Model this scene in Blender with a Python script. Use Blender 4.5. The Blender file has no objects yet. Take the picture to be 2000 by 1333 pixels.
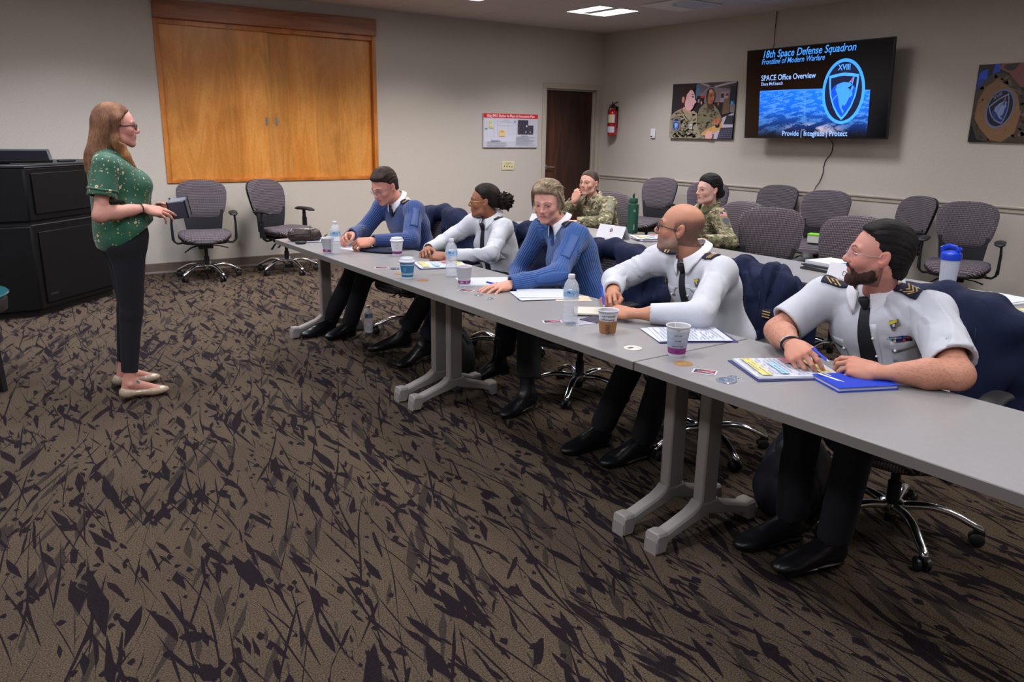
import bpy, bmesh, math, random
import numpy as np
from math import sin, cos, pi, radians, atan2, sqrt
from mathutils import Vector, Matrix
from mathutils.bvhtree import BVHTree

D = bpy.data
SC = bpy.context.scene
COL = SC.collection
RNG = random.Random(7)

# ------------------------------------------------------------------ camera
cam_d = D.cameras.new('camera')
cam_o = D.objects.new('camera', cam_d)
COL.objects.link(cam_o)
SC.camera = cam_o
CY, CP, CR = 0.6146, 0.2567, 0.0159
_f = Vector((sin(CY)*cos(CP), cos(CY)*cos(CP), -sin(CP)))
_r0 = Vector((cos(CY), -sin(CY), 0))
_u0 = _r0.cross(_f)
_r = _r0*cos(CR) + _u0*sin(CR)
_u = _u0*cos(CR) - _r0*sin(CR)
cam_o.matrix_world = Matrix(((_r.x, _u.x, -_f.x, -7.6864), (_r.y, _u.y, -_f.y, -8.7898), (_r.z, _u.z, -_f.z, 1.4821), (0, 0, 0, 1)))
cam_d.sensor_width = 36
cam_d.lens = 36*1565.15/2000
cam_d.clip_start = 0.05

# ------------------------------------------------------------------ world, exposure
W = D.worlds.new('world')
SC.world = W
W.use_nodes = True
W.node_tree.nodes['Background'].inputs[0].default_value = (0.5, 0.5, 0.55, 1)
W.node_tree.nodes['Background'].inputs[1].default_value = 0.15
SC.view_settings.view_transform = 'Standard'
SC.view_settings.look = 'None'
SC.view_settings.gamma = 1
SC.view_settings.exposure = 0.0
SC.cycles.max_bounces = 6
SC.cycles.diffuse_bounces = 3
SC.cycles.glossy_bounces = 3
SC.cycles.transmission_bounces = 6
SC.cycles.transparent_max_bounces = 8
SC.cycles.caustics_reflective = False
SC.cycles.caustics_refractive = False
SC.cycles.use_denoising = True
SC.cycles.sample_clamp_indirect = 4

# ceiling lamps: every recessed fixture carries one area lamp just under its lens (x centre, y centre, watts)
HC = 2.785
LAMPS = []
for _ky, _y in enumerate((-1.54, -3.94, -6.34, -8.74)):
    for _kx, _x in enumerate((-1.415, -3.145, -4.875, -6.605, -8.335)):
        LAMPS.append((_x, _y, ((38, 21, 17, 12), (38, 20, 15, 11), (38, 19, 15, 12), (33, 24, 22, 17), (26, 20, 20, 15))[_kx][_ky]))
for _x, _y, _w in LAMPS:
    l = D.lights.new('ceiling_lamp', 'AREA')
    l.shape = 'SQUARE'
    l.size = 0.5
    l.energy = _w
    l.color = (1.0, .99, 1.08) if _x > -2 else ((.93, .98, 1.12) if _x < -6 else (1.0, .955, .93))
    l.spread = radians(128 if _y > -3 or _x > -4 else 165)
    lo = D.objects.new('ceiling_lamp', l)
    lo.location = (_x, _y, HC - 0.012)
    COL.objects.link(lo)

# ------------------------------------------------------------------ node helpers
def newmat(name):
    m = D.materials.new(name)
    m.use_nodes = True
    nt = m.node_tree
    return m, nt, nt.nodes['Principled BSDF']

def N(nt, typ, **kw):
    n = nt.nodes.new('ShaderNode' + typ)
    for k, v in kw.items():
        if k.startswith('i_'):
            n.inputs[k[2:].replace('_', ' ')].default_value = v
        elif k[0] == 'n' and k[1:].isdigit():
            n.inputs[int(k[1:])].default_value = v
        else:
            setattr(n, k, v)
    return n

def L(nt, a, b):
    nt.links.new(a, b)

def rgb(c):
    return (c[0], c[1], c[2], 1)

def s2l(r, g, b):
    def f(c):
        c /= 255.
        return c/12.92 if c <= .04045 else ((c+.055)/1.055)**2.4
    return (f(r), f(g), f(b))

def mat(name, col, rough=.5, metal=0., spec=.5, bump=0, bscale=200, emit=None, estr=0, coat=0, alpha=1, trans=0, ior=1.45, var=0, vscale=5, sheen=0):
    m, nt, b = newmat(name)
    b.inputs['Base Color'].default_value = rgb(col)
    b.inputs['Roughness'].default_value = rough
    b.inputs['Metallic'].default_value = metal
    b.inputs['Specular IOR Level'].default_value = spec
    b.inputs['Coat Weight'].default_value = coat
    b.inputs['Alpha'].default_value = alpha
    b.inputs['Transmission Weight'].default_value = trans
    b.inputs['IOR'].default_value = ior
    b.inputs['Sheen Weight'].default_value = sheen
    if emit:
        b.inputs['Emission Color'].default_value = rgb(emit)
        b.inputs['Emission Strength'].default_value = estr
    if bump or var:
        tc = N(nt, 'TexCoord')
    if var:
        n = N(nt, 'TexNoise', i_Scale=vscale, i_Detail=4.0)
        L(nt, tc.outputs['Object'], n.inputs['Vector'])
        cr = N(nt, 'ValToRGB')
        cr.color_ramp.elements[0].position = .3
        cr.color_ramp.elements[1].position = .7
        cr.color_ramp.elements[0].color = rgb([c*(1-var) for c in col])
        cr.color_ramp.elements[1].color = rgb([min(1, c*(1+var)) for c in col])
        L(nt, n.outputs['Fac'], cr.inputs['Fac'])
        L(nt, cr.outputs['Color'], b.inputs['Base Color'])
    if bump:
        n = N(nt, 'TexNoise', i_Scale=bscale, i_Detail=3.0)
        L(nt, tc.outputs['Object'], n.inputs['Vector'])
        bp = N(nt, 'Bump', i_Strength=bump, i_Distance=.002)
        L(nt, n.outputs['Fac'], bp.inputs['Height'])
        L(nt, bp.outputs['Normal'], b.inputs['Normal'])
    return m

def matvc(name, rough=.5, emit=0, bump=0, bscale=300, spec=.5, sheen=0, bdist=.002, metal=0, noisecol=0):
    """material that takes its colour from the mesh's own colour attribute"""
    m, nt, b = newmat(name)
    a = N(nt, 'VertexColor', layer_name='Col')
    src = a.outputs['Color']
    tc = N(nt, 'TexCoord')
    if noisecol:
        n = N(nt, 'TexNoise', i_Scale=bscale*.6, i_Detail=4.0)
        L(nt, tc.outputs['Object'], n.inputs['Vector'])
        mr = N(nt, 'MapRange', n1=.3, n2=.7, n3=1-noisecol, n4=1+noisecol)
        L(nt, n.outputs['Fac'], mr.inputs[0])
        mx = N(nt, 'VectorMath', operation='SCALE')
        L(nt, src, mx.inputs[0])
        L(nt, mr.outputs[0], mx.inputs['Scale'])
        src = mx.outputs[0]
    L(nt, src, b.inputs['Base Color'])
    b.inputs['Roughness'].default_value = rough
    b.inputs['Metallic'].default_value = metal
    b.inputs['Specular IOR Level'].default_value = spec
    b.inputs['Sheen Weight'].default_value = sheen
    if emit:
        L(nt, src, b.inputs['Emission Color'])
        b.inputs['Emission Strength'].default_value = emit
    if bump:
        n = N(nt, 'TexNoise', i_Scale=bscale, i_Detail=3.0)
        L(nt, tc.outputs['Object'], n.inputs['Vector'])
        bp = N(nt, 'Bump', i_Strength=bump, i_Distance=bdist)
        L(nt, n.outputs['Fac'], bp.inputs['Height'])
        L(nt, bp.outputs['Normal'], b.inputs['Normal'])
    return m

# ------------------------------------------------------------------ mesh builder
class MB:
    def __init__(self):
        self.v = []; self.f = []; self.c = []; self.uv = []; self.m = []
        self.col = (1, 1, 1); self.mi = 0
    def add(self, vs, fs, col=None, uvs=None):
        o = len(self.v)
        self.v += [tuple(p) for p in vs]
        for f in fs:
            self.f.append(tuple(i+o for i in f))
            self.c.append(col or self.col)
            self.m.append(self.mi)
        self.uv += list(uvs) if uvs else [(0, 0)]*len(vs)
        return self
    def box(self, c, s, rz=0, M=None, col=None):
        hx, hy, hz = s[0]/2, s[1]/2, s[2]/2
        R = M if M else Matrix.Rotation(rz, 3, 'Z')
        vs = [Vector(c) + R @ Vector((x*hx, y*hy, z*hz)) for x in (-1, 1) for y in (-1, 1) for z in (-1, 1)]
        fs = [(0, 1, 3, 2), (4, 6, 7, 5), (0, 4, 5, 1), (2, 3, 7, 6), (0, 2, 6, 4), (1, 5, 7, 3)]
        return self.add(vs, fs, col)
    def lohi(self, lo, hi, col=None):
        return self.box([(a+b)/2 for a, b in zip(lo, hi)], [abs(b-a) for a, b in zip(lo, hi)], col=col)
    def prism(self, poly, z0, z1, col=None, M=None):
        n = len(poly)
        vs = [Vector((x, y, z0)) for x, y in poly] + [Vector((x, y, z1)) for x, y in poly]
        if M: vs = [M @ v for v in vs]
        a = sum(poly[i][0]*poly[(i+1) % n][1]-poly[(i+1) % n][0]*poly[i][1] for i in range(n))
        fs = [tuple(range(n))[::-1], tuple(range(n, 2*n))] + [(i, (i+1) % n, n+(i+1) % n, n+i) for i in range(n)]
        if a < 0: fs = [f[::-1] for f in fs]
        return self.add(vs, fs, col)
    def tube(self, pts, r, n=10, caps=True, col=None, flat=None, closed=False):
        """swept tube; r a number or list; flat=(a,b) scales across side and normal"""
        pts = [Vector(p) for p in pts]
        k = len(pts)
        rs = r if isinstance(r, (list, tuple)) else [r]*k
        vs = []
        prev = None
        for i, p in enumerate(pts):
            if closed:
                t = (pts[(i+1) % k]-pts[i-1])
            else:
                t = (pts[min(i+1, k-1)]-pts[max(i-1, 0)])
            t = t.normalized() if t.length > 1e-9 else Vector((0, 0, 1))
            if prev is None:
                a = Vector((0, 0, 1)) if abs(t.z) < .9 else Vector((1, 0, 0))
                s = t.cross(a).normalized()
            else:
                s = (prev - t*prev.dot(t))
                s = s.normalized() if s.length > 1e-6 else t.orthogonal().normalized()
            prev = s
            w = t.cross(s)
            fa, fb = flat if flat else (1, 1)
            for j in range(n):
                an = 2*pi*j/n
                vs.append(p + s*(cos(an)*rs[i]*fa) + w*(sin(an)*rs[i]*fb))
        fs = []
        for i in range(k if closed else k-1):
            for j in range(n):
                a, b = i*n+j, i*n+(j+1) % n
                c, d = ((i+1) % k)*n+(j+1) % n, ((i+1) % k)*n+j
                fs.append((a, b, c, d))
        if caps and not closed:
            fs.append(tuple(range(n))[::-1])
            fs.append(tuple(range((k-1)*n, k*n)))
        return self.add(vs, fs, col)
    def lathe(self, prof, c=(0, 0, 0), n=24, col=None, M=None, cols=None, a0=0, a1=2*pi):
        """prof: list of (r,z), bottom to top"""
        full = abs(a1-a0-2*pi) < 1e-6
        m = n if full else n+1
        vs = []
        for r, z in prof:
            for j in range(m):
                an = a0+(a1-a0)*j/n
                v = Vector((r*cos(an), r*sin(an), z))
                if M: v = M @ v
                vs.append(v+Vector(c))
        for i in range(len(prof)-1):
            fs = []
            for j in range(n):
                a, b = i*m+j, i*m+(j+1) % m
                fs.append((a, b, b+m, a+m))
            if i == 0:
                self.add(vs, fs, cols[i] if cols else col)
                o = len(self.v)-len(vs)
            else:
                for f in fs:
                    self.f.append(tuple(q+o for q in f)); self.c.append((cols[i] if cols else col) or self.col); self.m.append(self.mi)
        return self
    def sphere(self, c, r, n=16, m=10, col=None, M=None):
        r = r if isinstance(r, (tuple, list)) else (r, r, r)
        vs = []
        for i in range(m+1):
            t = pi*i/m
            for j in range(n):
                a = 2*pi*j/n
                v = Vector((r[0]*sin(t)*cos(a), r[1]*sin(t)*sin(a), -r[2]*cos(t)))
                if M: v = M @ v
                vs.append(v+Vector(c))
        fs = [(i*n+j, i*n+(j+1) % n, (i+1)*n+(j+1) % n, (i+1)*n+j) for i in range(m) for j in range(n)]
        return self.add(vs, fs, col)
    def build(self, name, m=None, parent=None, smooth=35, bevel=0, bseg=2, mats=None, subsurf=0, weld=False, solid=0):
        me = D.meshes.new(name)
        me.from_pydata(self.v, [], self.f)
        ca = me.color_attributes.new('Col', 'FLOAT_COLOR', 'CORNER')
        lt = np.array([len(f) for f in self.f])
        cc = np.repeat(np.array([tuple(c)+(1,) if len(c) == 3 else c for c in self.c], dtype=np.float32), lt, axis=0)
        ca.data.foreach_set('color', cc.ravel())
        if any(u != (0, 0) for u in self.uv):
            ul = me.uv_layers.new(name='UVMap')
            vi = np.concatenate([np.array(f) for f in self.f])
            ul.data.foreach_set('uv', np.array(self.uv, dtype=np.float32)[vi].ravel())
        for x in (mats or [m]):
            me.materials.append(x)
        me.polygons.foreach_set('material_index', self.m)
        me.update()
        if weld:
            bm = bmesh.new(); bm.from_mesh(me); bmesh.ops.remove_doubles(bm, verts=bm.verts, dist=1e-5); bm.to_mesh(me); bm.free()
        if smooth is not None:
            me.polygons.foreach_set('use_smooth', [True]*len(me.polygons))
            if smooth < 180:
                me.set_sharp_from_angle(angle=radians(smooth))
        ob = D.objects.new(name, me)
        COL.objects.link(ob)
        if parent: ob.parent = parent
        if solid:
            s = ob.modifiers.new('solid', 'SOLIDIFY'); s.thickness = solid; s.offset = 0
        if bevel:
            b = ob.modifiers.new('bevel', 'BEVEL')
            b.width = bevel; b.segments = bseg; b.limit_method = 'ANGLE'; b.angle_limit = radians(40)
            b.harden_normals = False
        if subsurf:
            s = ob.modifiers.new('sub', 'SUBSURF'); s.levels = subsurf; s.render_levels = subsurf
        return ob

def thing(name, label, cat, loc=(0, 0, 0), rz=0, group=None):
    o = D.objects.new(name, None)
    o.empty_display_size = .1
    COL.objects.link(o)
    o.location = loc
    o.rotation_euler = (0, 0, rz)
    return tag(o, label, cat, group)

def tag(o, label, cat, group=None, kind=None):
    o['label'] = label
    o['category'] = cat
    if group: o['group'] = group
    if kind: o['kind'] = kind
    return o

def struct(o):
    o['kind'] = 'structure'
    return o

KIDS = {}
def copy_tree(o, parent=None):
    c = o.copy()
    COL.objects.link(c)
    if parent: c.parent = parent
    for ch in list(o.children):
        copy_tree(ch, c)
    return c

_tc = {}
def text_mesh(s, size=1, bold=0, shear=0, align='LEFT'):
    k = (s, bold, shear, align)
    if k not in _tc:
        cu = D.curves.new('t', 'FONT')
        cu.body = s
        cu.size = 1
        cu.offset = bold
        cu.shear = shear
        cu.align_x = align
        cu.resolution_u = 3
        ob = D.objects.new('t', cu)
        COL.objects.link(ob)
        dg = bpy.context.evaluated_depsgraph_get()
        me = D.meshes.new_from_object(ob.evaluated_get(dg))
        _tc[k] = ([tuple(v.co) for v in me.vertices], [tuple(p.vertices) for p in me.polygons])
        D.objects.remove(ob); D.curves.remove(cu); D.meshes.remove(me)
    vs, fs = _tc[k]
    return [(x*size, y*size) for x, y, z in vs], fs

class Art:
    """flat artwork: coloured shapes and lettering in thin layers over a surface given by fn(x,y,h)->3D"""
    def __init__(self, fn, step=.0003):
        self.mb = MB(); self.fn = fn; self.k = 0; self.step = step
    def poly(self, pts, col, up=True):
        if up: self.k += 1
        a = sum(pts[i][0]*pts[(i+1) % len(pts)][1]-pts[(i+1) % len(pts)][0]*pts[i][1] for i in range(len(pts)))
        f = tuple(range(len(pts)))
        self.mb.add([self.fn(x, y, self.k*self.step) for x, y in pts], [f if a > 0 else f[::-1]], col)
        return self
    def rect(self, x0, y0, x1, y1, col, up=True):
        return self.poly([(x0, y0), (x1, y0), (x1, y1), (x0, y1)], col, up)
    def grid(self, x0, y0, x1, y1, col, nx=8, ny=1, up=True):
        if up: self.k += 1
        vs = [self.fn(x0+(x1-x0)*i/nx, y0+(y1-y0)*j/ny, self.k*self.step) for j in range(ny+1) for i in range(nx+1)]
        fs = [(j*(nx+1)+i, j*(nx+1)+i+1, (j+1)*(nx+1)+i+1, (j+1)*(nx+1)+i) for j in range(ny) for i in range(nx)]
        self.mb.add(vs, fs, col)
        return self
    def ell(self, cx, cy, rx, ry, col, n=28, rot=0, up=True):
        c, s = cos(rot), sin(rot)
        return self.poly([(cx+rx*cos(2*pi*i/n)*c-ry*sin(2*pi*i/n)*s, cy+rx*cos(2*pi*i/n)*s+ry*sin(2*pi*i/n)*c) for i in range(n)], col, up)
    def ring(self, cx, cy, rx, ry, w, col, n=40, rot=0):
        self.k += 1
        c, s = cos(rot), sin(rot)
        vs = []
        for q in (0, w):
            for i in range(n):
                a = 2*pi*i/n
                x, y = (rx-q)*cos(a), (ry-q)*sin(a)
                vs.append(self.fn(cx+x*c-y*s, cy+x*s+y*c, self.k*self.step))
        self.mb.add(vs, [(i, (i+1) % n, n+(i+1) % n, n+i) for i in range(n)], col)
        return self
    def line(self, pts, w, col):
        self.k += 1
        vs = []
        for i, p in enumerate(pts):
            a = pts[max(i-1, 0)]; b = pts[min(i+1, len(pts)-1)]
            dx, dy = b[0]-a[0], b[1]-a[1]
            l = sqrt(dx*dx+dy*dy) or 1
            nx, ny = -dy/l*w/2, dx/l*w/2
            vs += [self.fn(p[0]+nx, p[1]+ny, self.k*self.step), self.fn(p[0]-nx, p[1]-ny, self.k*self.step)]
        self.mb.add(vs, [(2*i+1, 2*i+3, 2*i+2, 2*i) for i in range(len(pts)-1)], col)
        return self
    def text(self, s, x, y, size, col, bold=0, shear=0, align='LEFT', sx=1, rot=0):
        self.k += 1
        vs, fs = text_mesh(s, size, bold, shear, align)
        c, q = cos(rot), sin(rot)
        self.mb.add([self.fn(x+a*sx*c-b*q, y+a*sx*q+b*c, self.k*self.step) for a, b in vs], fs, col)
        return self
    def build(self, name, m, parent=None):
        return self.mb.build(name, m, parent, smooth=None)

def plane_fn(o, ux, uy, n=None):
    o, ux, uy = Vector(o), Vector(ux).normalized(), Vector(uy).normalized()
    n = Vector(n).normalized() if n else ux.cross(uy)
    return lambda x, y, h: o + ux*x + uy*y + n*h

# ------------------------------------------------------------------ materials
def noise_mix(nt, vec, scale, c0, c1, p0=.35, p1=.65, detail=4, dist=0):
    n = N(nt, 'TexNoise', i_Scale=scale, i_Detail=float(detail), i_Distortion=dist)
    if vec is not None: L(nt, vec, n.inputs['Vector'])
    cr = N(nt, 'ValToRGB')
    cr.color_ramp.elements[0].position = p0; cr.color_ramp.elements[1].position = p1
    cr.color_ramp.elements[0].color = rgb(c0); cr.color_ramp.elements[1].color = rgb(c1)
    L(nt, n.outputs['Fac'], cr.inputs['Fac'])
    return n, cr

def carpet_mat():
    m, nt, b = newmat('patterned_carpet')
    tc = N(nt, 'TexCoord')
    base = tc.outputs['Object']
    # wandering direction field
    wn = N(nt, 'TexNoise', i_Scale=.9, i_Detail=1.0)
    L(nt, base, wn.inputs['Vector'])
    def shards(rot, sx, sy, scale, thr, seed, soft=.012, warp=.35):
        mp = N(nt, 'Mapping')
        mp.inputs['Rotation'].default_value = (0, 0, rot)
        mp.inputs['Location'].default_value = (seed, seed*1.7, seed*.3)
        mp0 = N(nt, 'VectorMath', operation='MULTIPLY_ADD')
        L(nt, wn.outputs['Color'], mp0.inputs[0])
        mp0.inputs[1].default_value = (warp, warp, 0)
        L(nt, base, mp0.inputs[2])
        L(nt, mp0.outputs[0], mp.inputs['Vector'])
        ms = N(nt, 'VectorMath', operation='MULTIPLY')
        L(nt, mp.outputs[0], ms.inputs[0])
        ms.inputs[1].default_value = (sx, sy, 1)
        v1 = N(nt, 'TexVoronoi', i_Scale=scale, voronoi_dimensions='2D', feature='F1', distance='MANHATTAN')
        L(nt, ms.outputs[0], v1.inputs['Vector'])
        n2 = N(nt, 'TexNoise', i_Scale=scale*.55, i_Detail=2.0, noise_dimensions='2D')
        L(nt, ms.outputs[0], n2.inputs['Vector'])
        a = N(nt, 'Math', operation='MULTIPLY_ADD', n1=1.3, n2=-.45)
        L(nt, n2.outputs['Fac'], a.inputs[0])
        s = N(nt, 'Math', operation='SUBTRACT')
        L(nt, a.outputs[0], s.inputs[0]); L(nt, v1.outputs['Distance'], s.inputs[1])
        r = N(nt, 'MapRange', n1=thr, n2=thr+soft, n3=0., n4=1.)
        L(nt, s.outputs[0], r.inputs[0])
        return r.outputs[0]
    def streaks(rot, sx, sy, scale, thr, seed, width):
        mp = N(nt, 'Mapping')
        mp.inputs['Rotation'].default_value = (0, 0, rot)
        mp.inputs['Location'].default_value = (seed, seed*1.3, 0)
        mp0 = N(nt, 'VectorMath', operation='MULTIPLY_ADD')
        L(nt, wn.outputs['Color'], mp0.inputs[0])
        mp0.inputs[1].default_value = (.14, .14, 0)
        L(nt, base, mp0.inputs[2])
        L(nt, mp0.outputs[0], mp.inputs['Vector'])
        ms = N(nt, 'VectorMath', operation='MULTIPLY')
        L(nt, mp.outputs[0], ms.inputs[0])
        ms.inputs[1].default_value = (sx, sy, 1)
        v1 = N(nt, 'TexVoronoi', i_Scale=scale, voronoi_dimensions='2D', feature='DISTANCE_TO_EDGE')
        L(nt, ms.outputs[0], v1.inputs['Vector'])
        n2 = N(nt, 'TexNoise', i_Scale=scale*1.1, i_Detail=1.0, noise_dimensions='2D')
        L(nt, ms.outputs[0], n2.inputs['Vector'])
        a = N(nt, 'MapRange', n1=thr, n2=thr+.22, n3=0., n4=width)
        L(nt, n2.outputs['Fac'], a.inputs[0])
        s = N(nt, 'Math', operation='LESS_THAN')
        L(nt, v1.outputs['Distance'], s.inputs[0]); L(nt, a.outputs[0], s.inputs[1])
        return s.outputs[0]
    A = [shards(radians(4), 7.0, 1.15, 1.9, .07, 3.1, warp=.10), shards(radians(-10), 7.5, 1.3, 2.2, .11, 9.4, warp=.10),
         shards(radians(24), 8.0, 1.2, 1.8, .12, 15.2, warp=.12), shards(radians(12), 3.6, 2.4, 4.2, .14, 44.2, warp=.1)]
    S = [streaks(radians(8), 8.0, .75, 2.0, .47, 1.3, .06), streaks(radians(-5), 9., .8, 2.2, .50, 6.3, .06),
         streaks(radians(24), 8.5, .8, 1.8, .50, 11.3, .06)]
    cur = None
    for o in A+S:
        if cur is None: cur = o; continue
        mx = N(nt, 'Math', operation='MAXIMUM')
        L(nt, cur, mx.inputs[0]); L(nt, o, mx.inputs[1]); cur = mx.outputs[0]
    G = shards(radians(14), 6.0, 1., 2.1, .08, 22.0, warp=.12)
    G2 = shards(radians(30), 7.5, .8, 2.0, .08, 31.0, warp=.12)
    _, cb = noise_mix(nt, base, 210, s2l(42, 35, 30), s2l(106, 91, 75), .3, .7, 4)
    _, big = noise_mix(nt, base, 1.7, (.92, .9, .9), (1.06, 1.05, 1.0), .4, .6, 2)
    mul = N(nt, 'Mix', data_type='RGBA', blend_type='MULTIPLY')
    mul.inputs['Factor'].default_value = 1
    L(nt, cb.outputs['Color'], mul.inputs['A']); L(nt, big.outputs['Color'], mul.inputs['B'])
    _, cd = noise_mix(nt, base, 230, s2l(16, 11, 15), s2l(40, 30, 35), .3, .7, 4)
    _, cg = noise_mix(nt, base, 220, s2l(32, 27, 25), s2l(70, 60, 53), .3, .7, 4)
    gm = N(nt, 'Math', operation='MAXIMUM')
    L(nt, G, gm.inputs[0]); L(nt, G2, gm.inputs[1])
    m1 = N(nt, 'Mix', data_type='RGBA')
    L(nt, gm.outputs[0], m1.inputs['Factor']); L(nt, mul.outputs['Result'], m1.inputs['A']); L(nt, cg.outputs['Color'], m1.inputs['B'])
    m2 = N(nt, 'Mix', data_type='RGBA')
    L(nt, cur, m2.inputs['Factor']); L(nt, m1.outputs['Result'], m2.inputs['A']); L(nt, cd.outputs['Color'], m2.inputs['B'])
    L(nt, m2.outputs['Result'], b.inputs['Base Color'])
    b.inputs['Roughness'].default_value = .95
    b.inputs['Specular IOR Level'].default_value = .1
    n = N(nt, 'TexNoise', i_Scale=350.0, i_Detail=2.0)
    L(nt, base, n.inputs['Vector'])
    bp = N(nt, 'Bump', i_Strength=.8, i_Distance=.006)
    L(nt, n.outputs['Fac'], bp.inputs['Height']); L(nt, bp.outputs['Normal'], b.inputs['Normal'])
    return m

def wall_mat():
    m, nt, b = newmat('painted_wall')
    tc = N(nt, 'TexCoord')
    _, c = noise_mix(nt, tc.outputs['Object'], 90, s2l(182, 174, 164), s2l(192, 184, 174), .3, .7, 5)
    L(nt, c.outputs['Color'], b.inputs['Base Color'])
    b.inputs['Roughness'].default_value = .8
    b.inputs['Specular IOR Level'].default_value = .25
    n = N(nt, 'TexNoise', i_Scale=70.0, i_Detail=4.0)
    L(nt, tc.outputs['Object'], n.inputs['Vector'])
    bp = N(nt, 'Bump', i_Strength=.25, i_Distance=.004)
    L(nt, n.outputs['Fac'], bp.inputs['Height']); L(nt, bp.outputs['Normal'], b.inputs['Normal'])
    return m

def wood_mat(name, c0, c1, c2, axis='Z', scale=1., rough=.35, swirl=1.):
    m, nt, b = newmat(name)
    tc = N(nt, 'TexCoord')
    mp = N(nt, 'Mapping')
    sc = {'Z': (3.4, 3.4, .55), 'X': (.45, 6, 6), 'Y': (6, .45, 6)}[axis]
    mp.inputs['Scale'].default_value = [q*scale for q in sc]
    L(nt, tc.outputs['Object'], mp.inputs['Vector'])
    n1 = N(nt, 'TexNoise', i_Scale=1.3, i_Detail=3.0, i_Distortion=swirl)
    L(nt, mp.outputs[0], n1.inputs['Vector'])
    wv = N(nt, 'Math', operation='MULTIPLY', n1=26.)
    L(nt, n1.outputs['Fac'], wv.inputs[0])
    sn = N(nt, 'Math', operation='SINE')
    L(nt, wv.outputs[0], sn.inputs[0])
    mr = N(nt, 'MapRange', n1=-1., n2=1., n3=.35, n4=.62)
    L(nt, sn.outputs[0], mr.inputs[0])
    n2 = N(nt, 'TexNoise', i_Scale=.8, i_Detail=3.0)
    L(nt, mp.outputs[0], n2.inputs['Vector'])
    av = N(nt, 'Mix', data_type='FLOAT')
    av.inputs[0].default_value = .62
    L(nt, mr.outputs[0], av.inputs[2]); L(nt, n2.outputs['Fac'], av.inputs[3])
    cr = N(nt, 'ValToRGB')
    e = cr.color_ramp.elements
    e[0].position = .36; e[0].color = rgb(c0)
    e[1].position = .62; e[1].color = rgb(c2)
    x = e.new(.5); x.color = rgb(c1)
    L(nt, av.outputs[0], cr.inputs['Fac'])
    # fine pores
    mp2 = N(nt, 'Mapping')
    mp2.inputs['Scale'].default_value = [q*22 for q in sc]
    L(nt, tc.outputs['Object'], mp2.inputs['Vector'])
    n3 = N(nt, 'TexNoise', i_Scale=4.0, i_Detail=2.0)
    L(nt, mp2.outputs[0], n3.inputs['Vector'])
    pr = N(nt, 'MapRange', n1=.35, n2=.6, n3=.86, n4=1.04)
    L(nt, n3.outputs['Fac'], pr.inputs[0])
    vm = N(nt, 'VectorMath', operation='SCALE')
    L(nt, cr.outputs['Color'], vm.inputs[0]); L(nt, pr.outputs[0], vm.inputs['Scale'])
    L(nt, vm.outputs[0], b.inputs['Base Color'])
    b.inputs['Roughness'].default_value = rough
    return m

def panel_wood():
    """maple veneer flitches: vertical bands of differing tone"""
    m = wood_mat('maple_veneer', s2l(190, 118, 46), s2l(204, 134, 60), s2l(216, 150, 76), 'Z', .9, .32, 2.2)
    nt = m.node_tree
    b = nt.nodes['Principled BSDF']
    src = b.inputs['Base Color'].links[0].from_socket
    tc = N(nt, 'TexCoord')
    sp = N(nt, 'SeparateXYZ'); L(nt, tc.outputs['Object'], sp.inputs[0])
    q = N(nt, 'Math', operation='MULTIPLY', n1=3.6); L(nt, sp.outputs['X'], q.inputs[0])
    fl = N(nt, 'Math', operation='FLOOR'); L(nt, q.outputs[0], fl.inputs[0])
    wn = N(nt, 'TexWhiteNoise', noise_dimensions='1D'); L(nt, fl.outputs[0], wn.inputs['W'])
    mr = N(nt, 'MapRange', n3=.88, n4=1.06); L(nt, wn.outputs['Value'], mr.inputs[0])
    # blotchy stain, darker spots of the veneer itself
    n = N(nt, 'TexNoise', i_Scale=2.2, i_Detail=3.0)
    L(nt, tc.outputs['Object'], n.inputs['Vector'])
    m2 = N(nt, 'MapRange', n1=.55, n2=.72, n3=1., n4=.78); L(nt, n.outputs['Fac'], m2.inputs[0])
    mm = N(nt, 'Math', operation='MULTIPLY'); L(nt, mr.outputs[0], mm.inputs[0]); L(nt, m2.outputs[0], mm.inputs[1])
    vm = N(nt, 'VectorMath', operation='SCALE'); L(nt, src, vm.inputs[0]); L(nt, mm.outputs[0], vm.inputs['Scale'])
    L(nt, vm.outputs[0], b.inputs['Base Color'])
    return m

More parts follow.
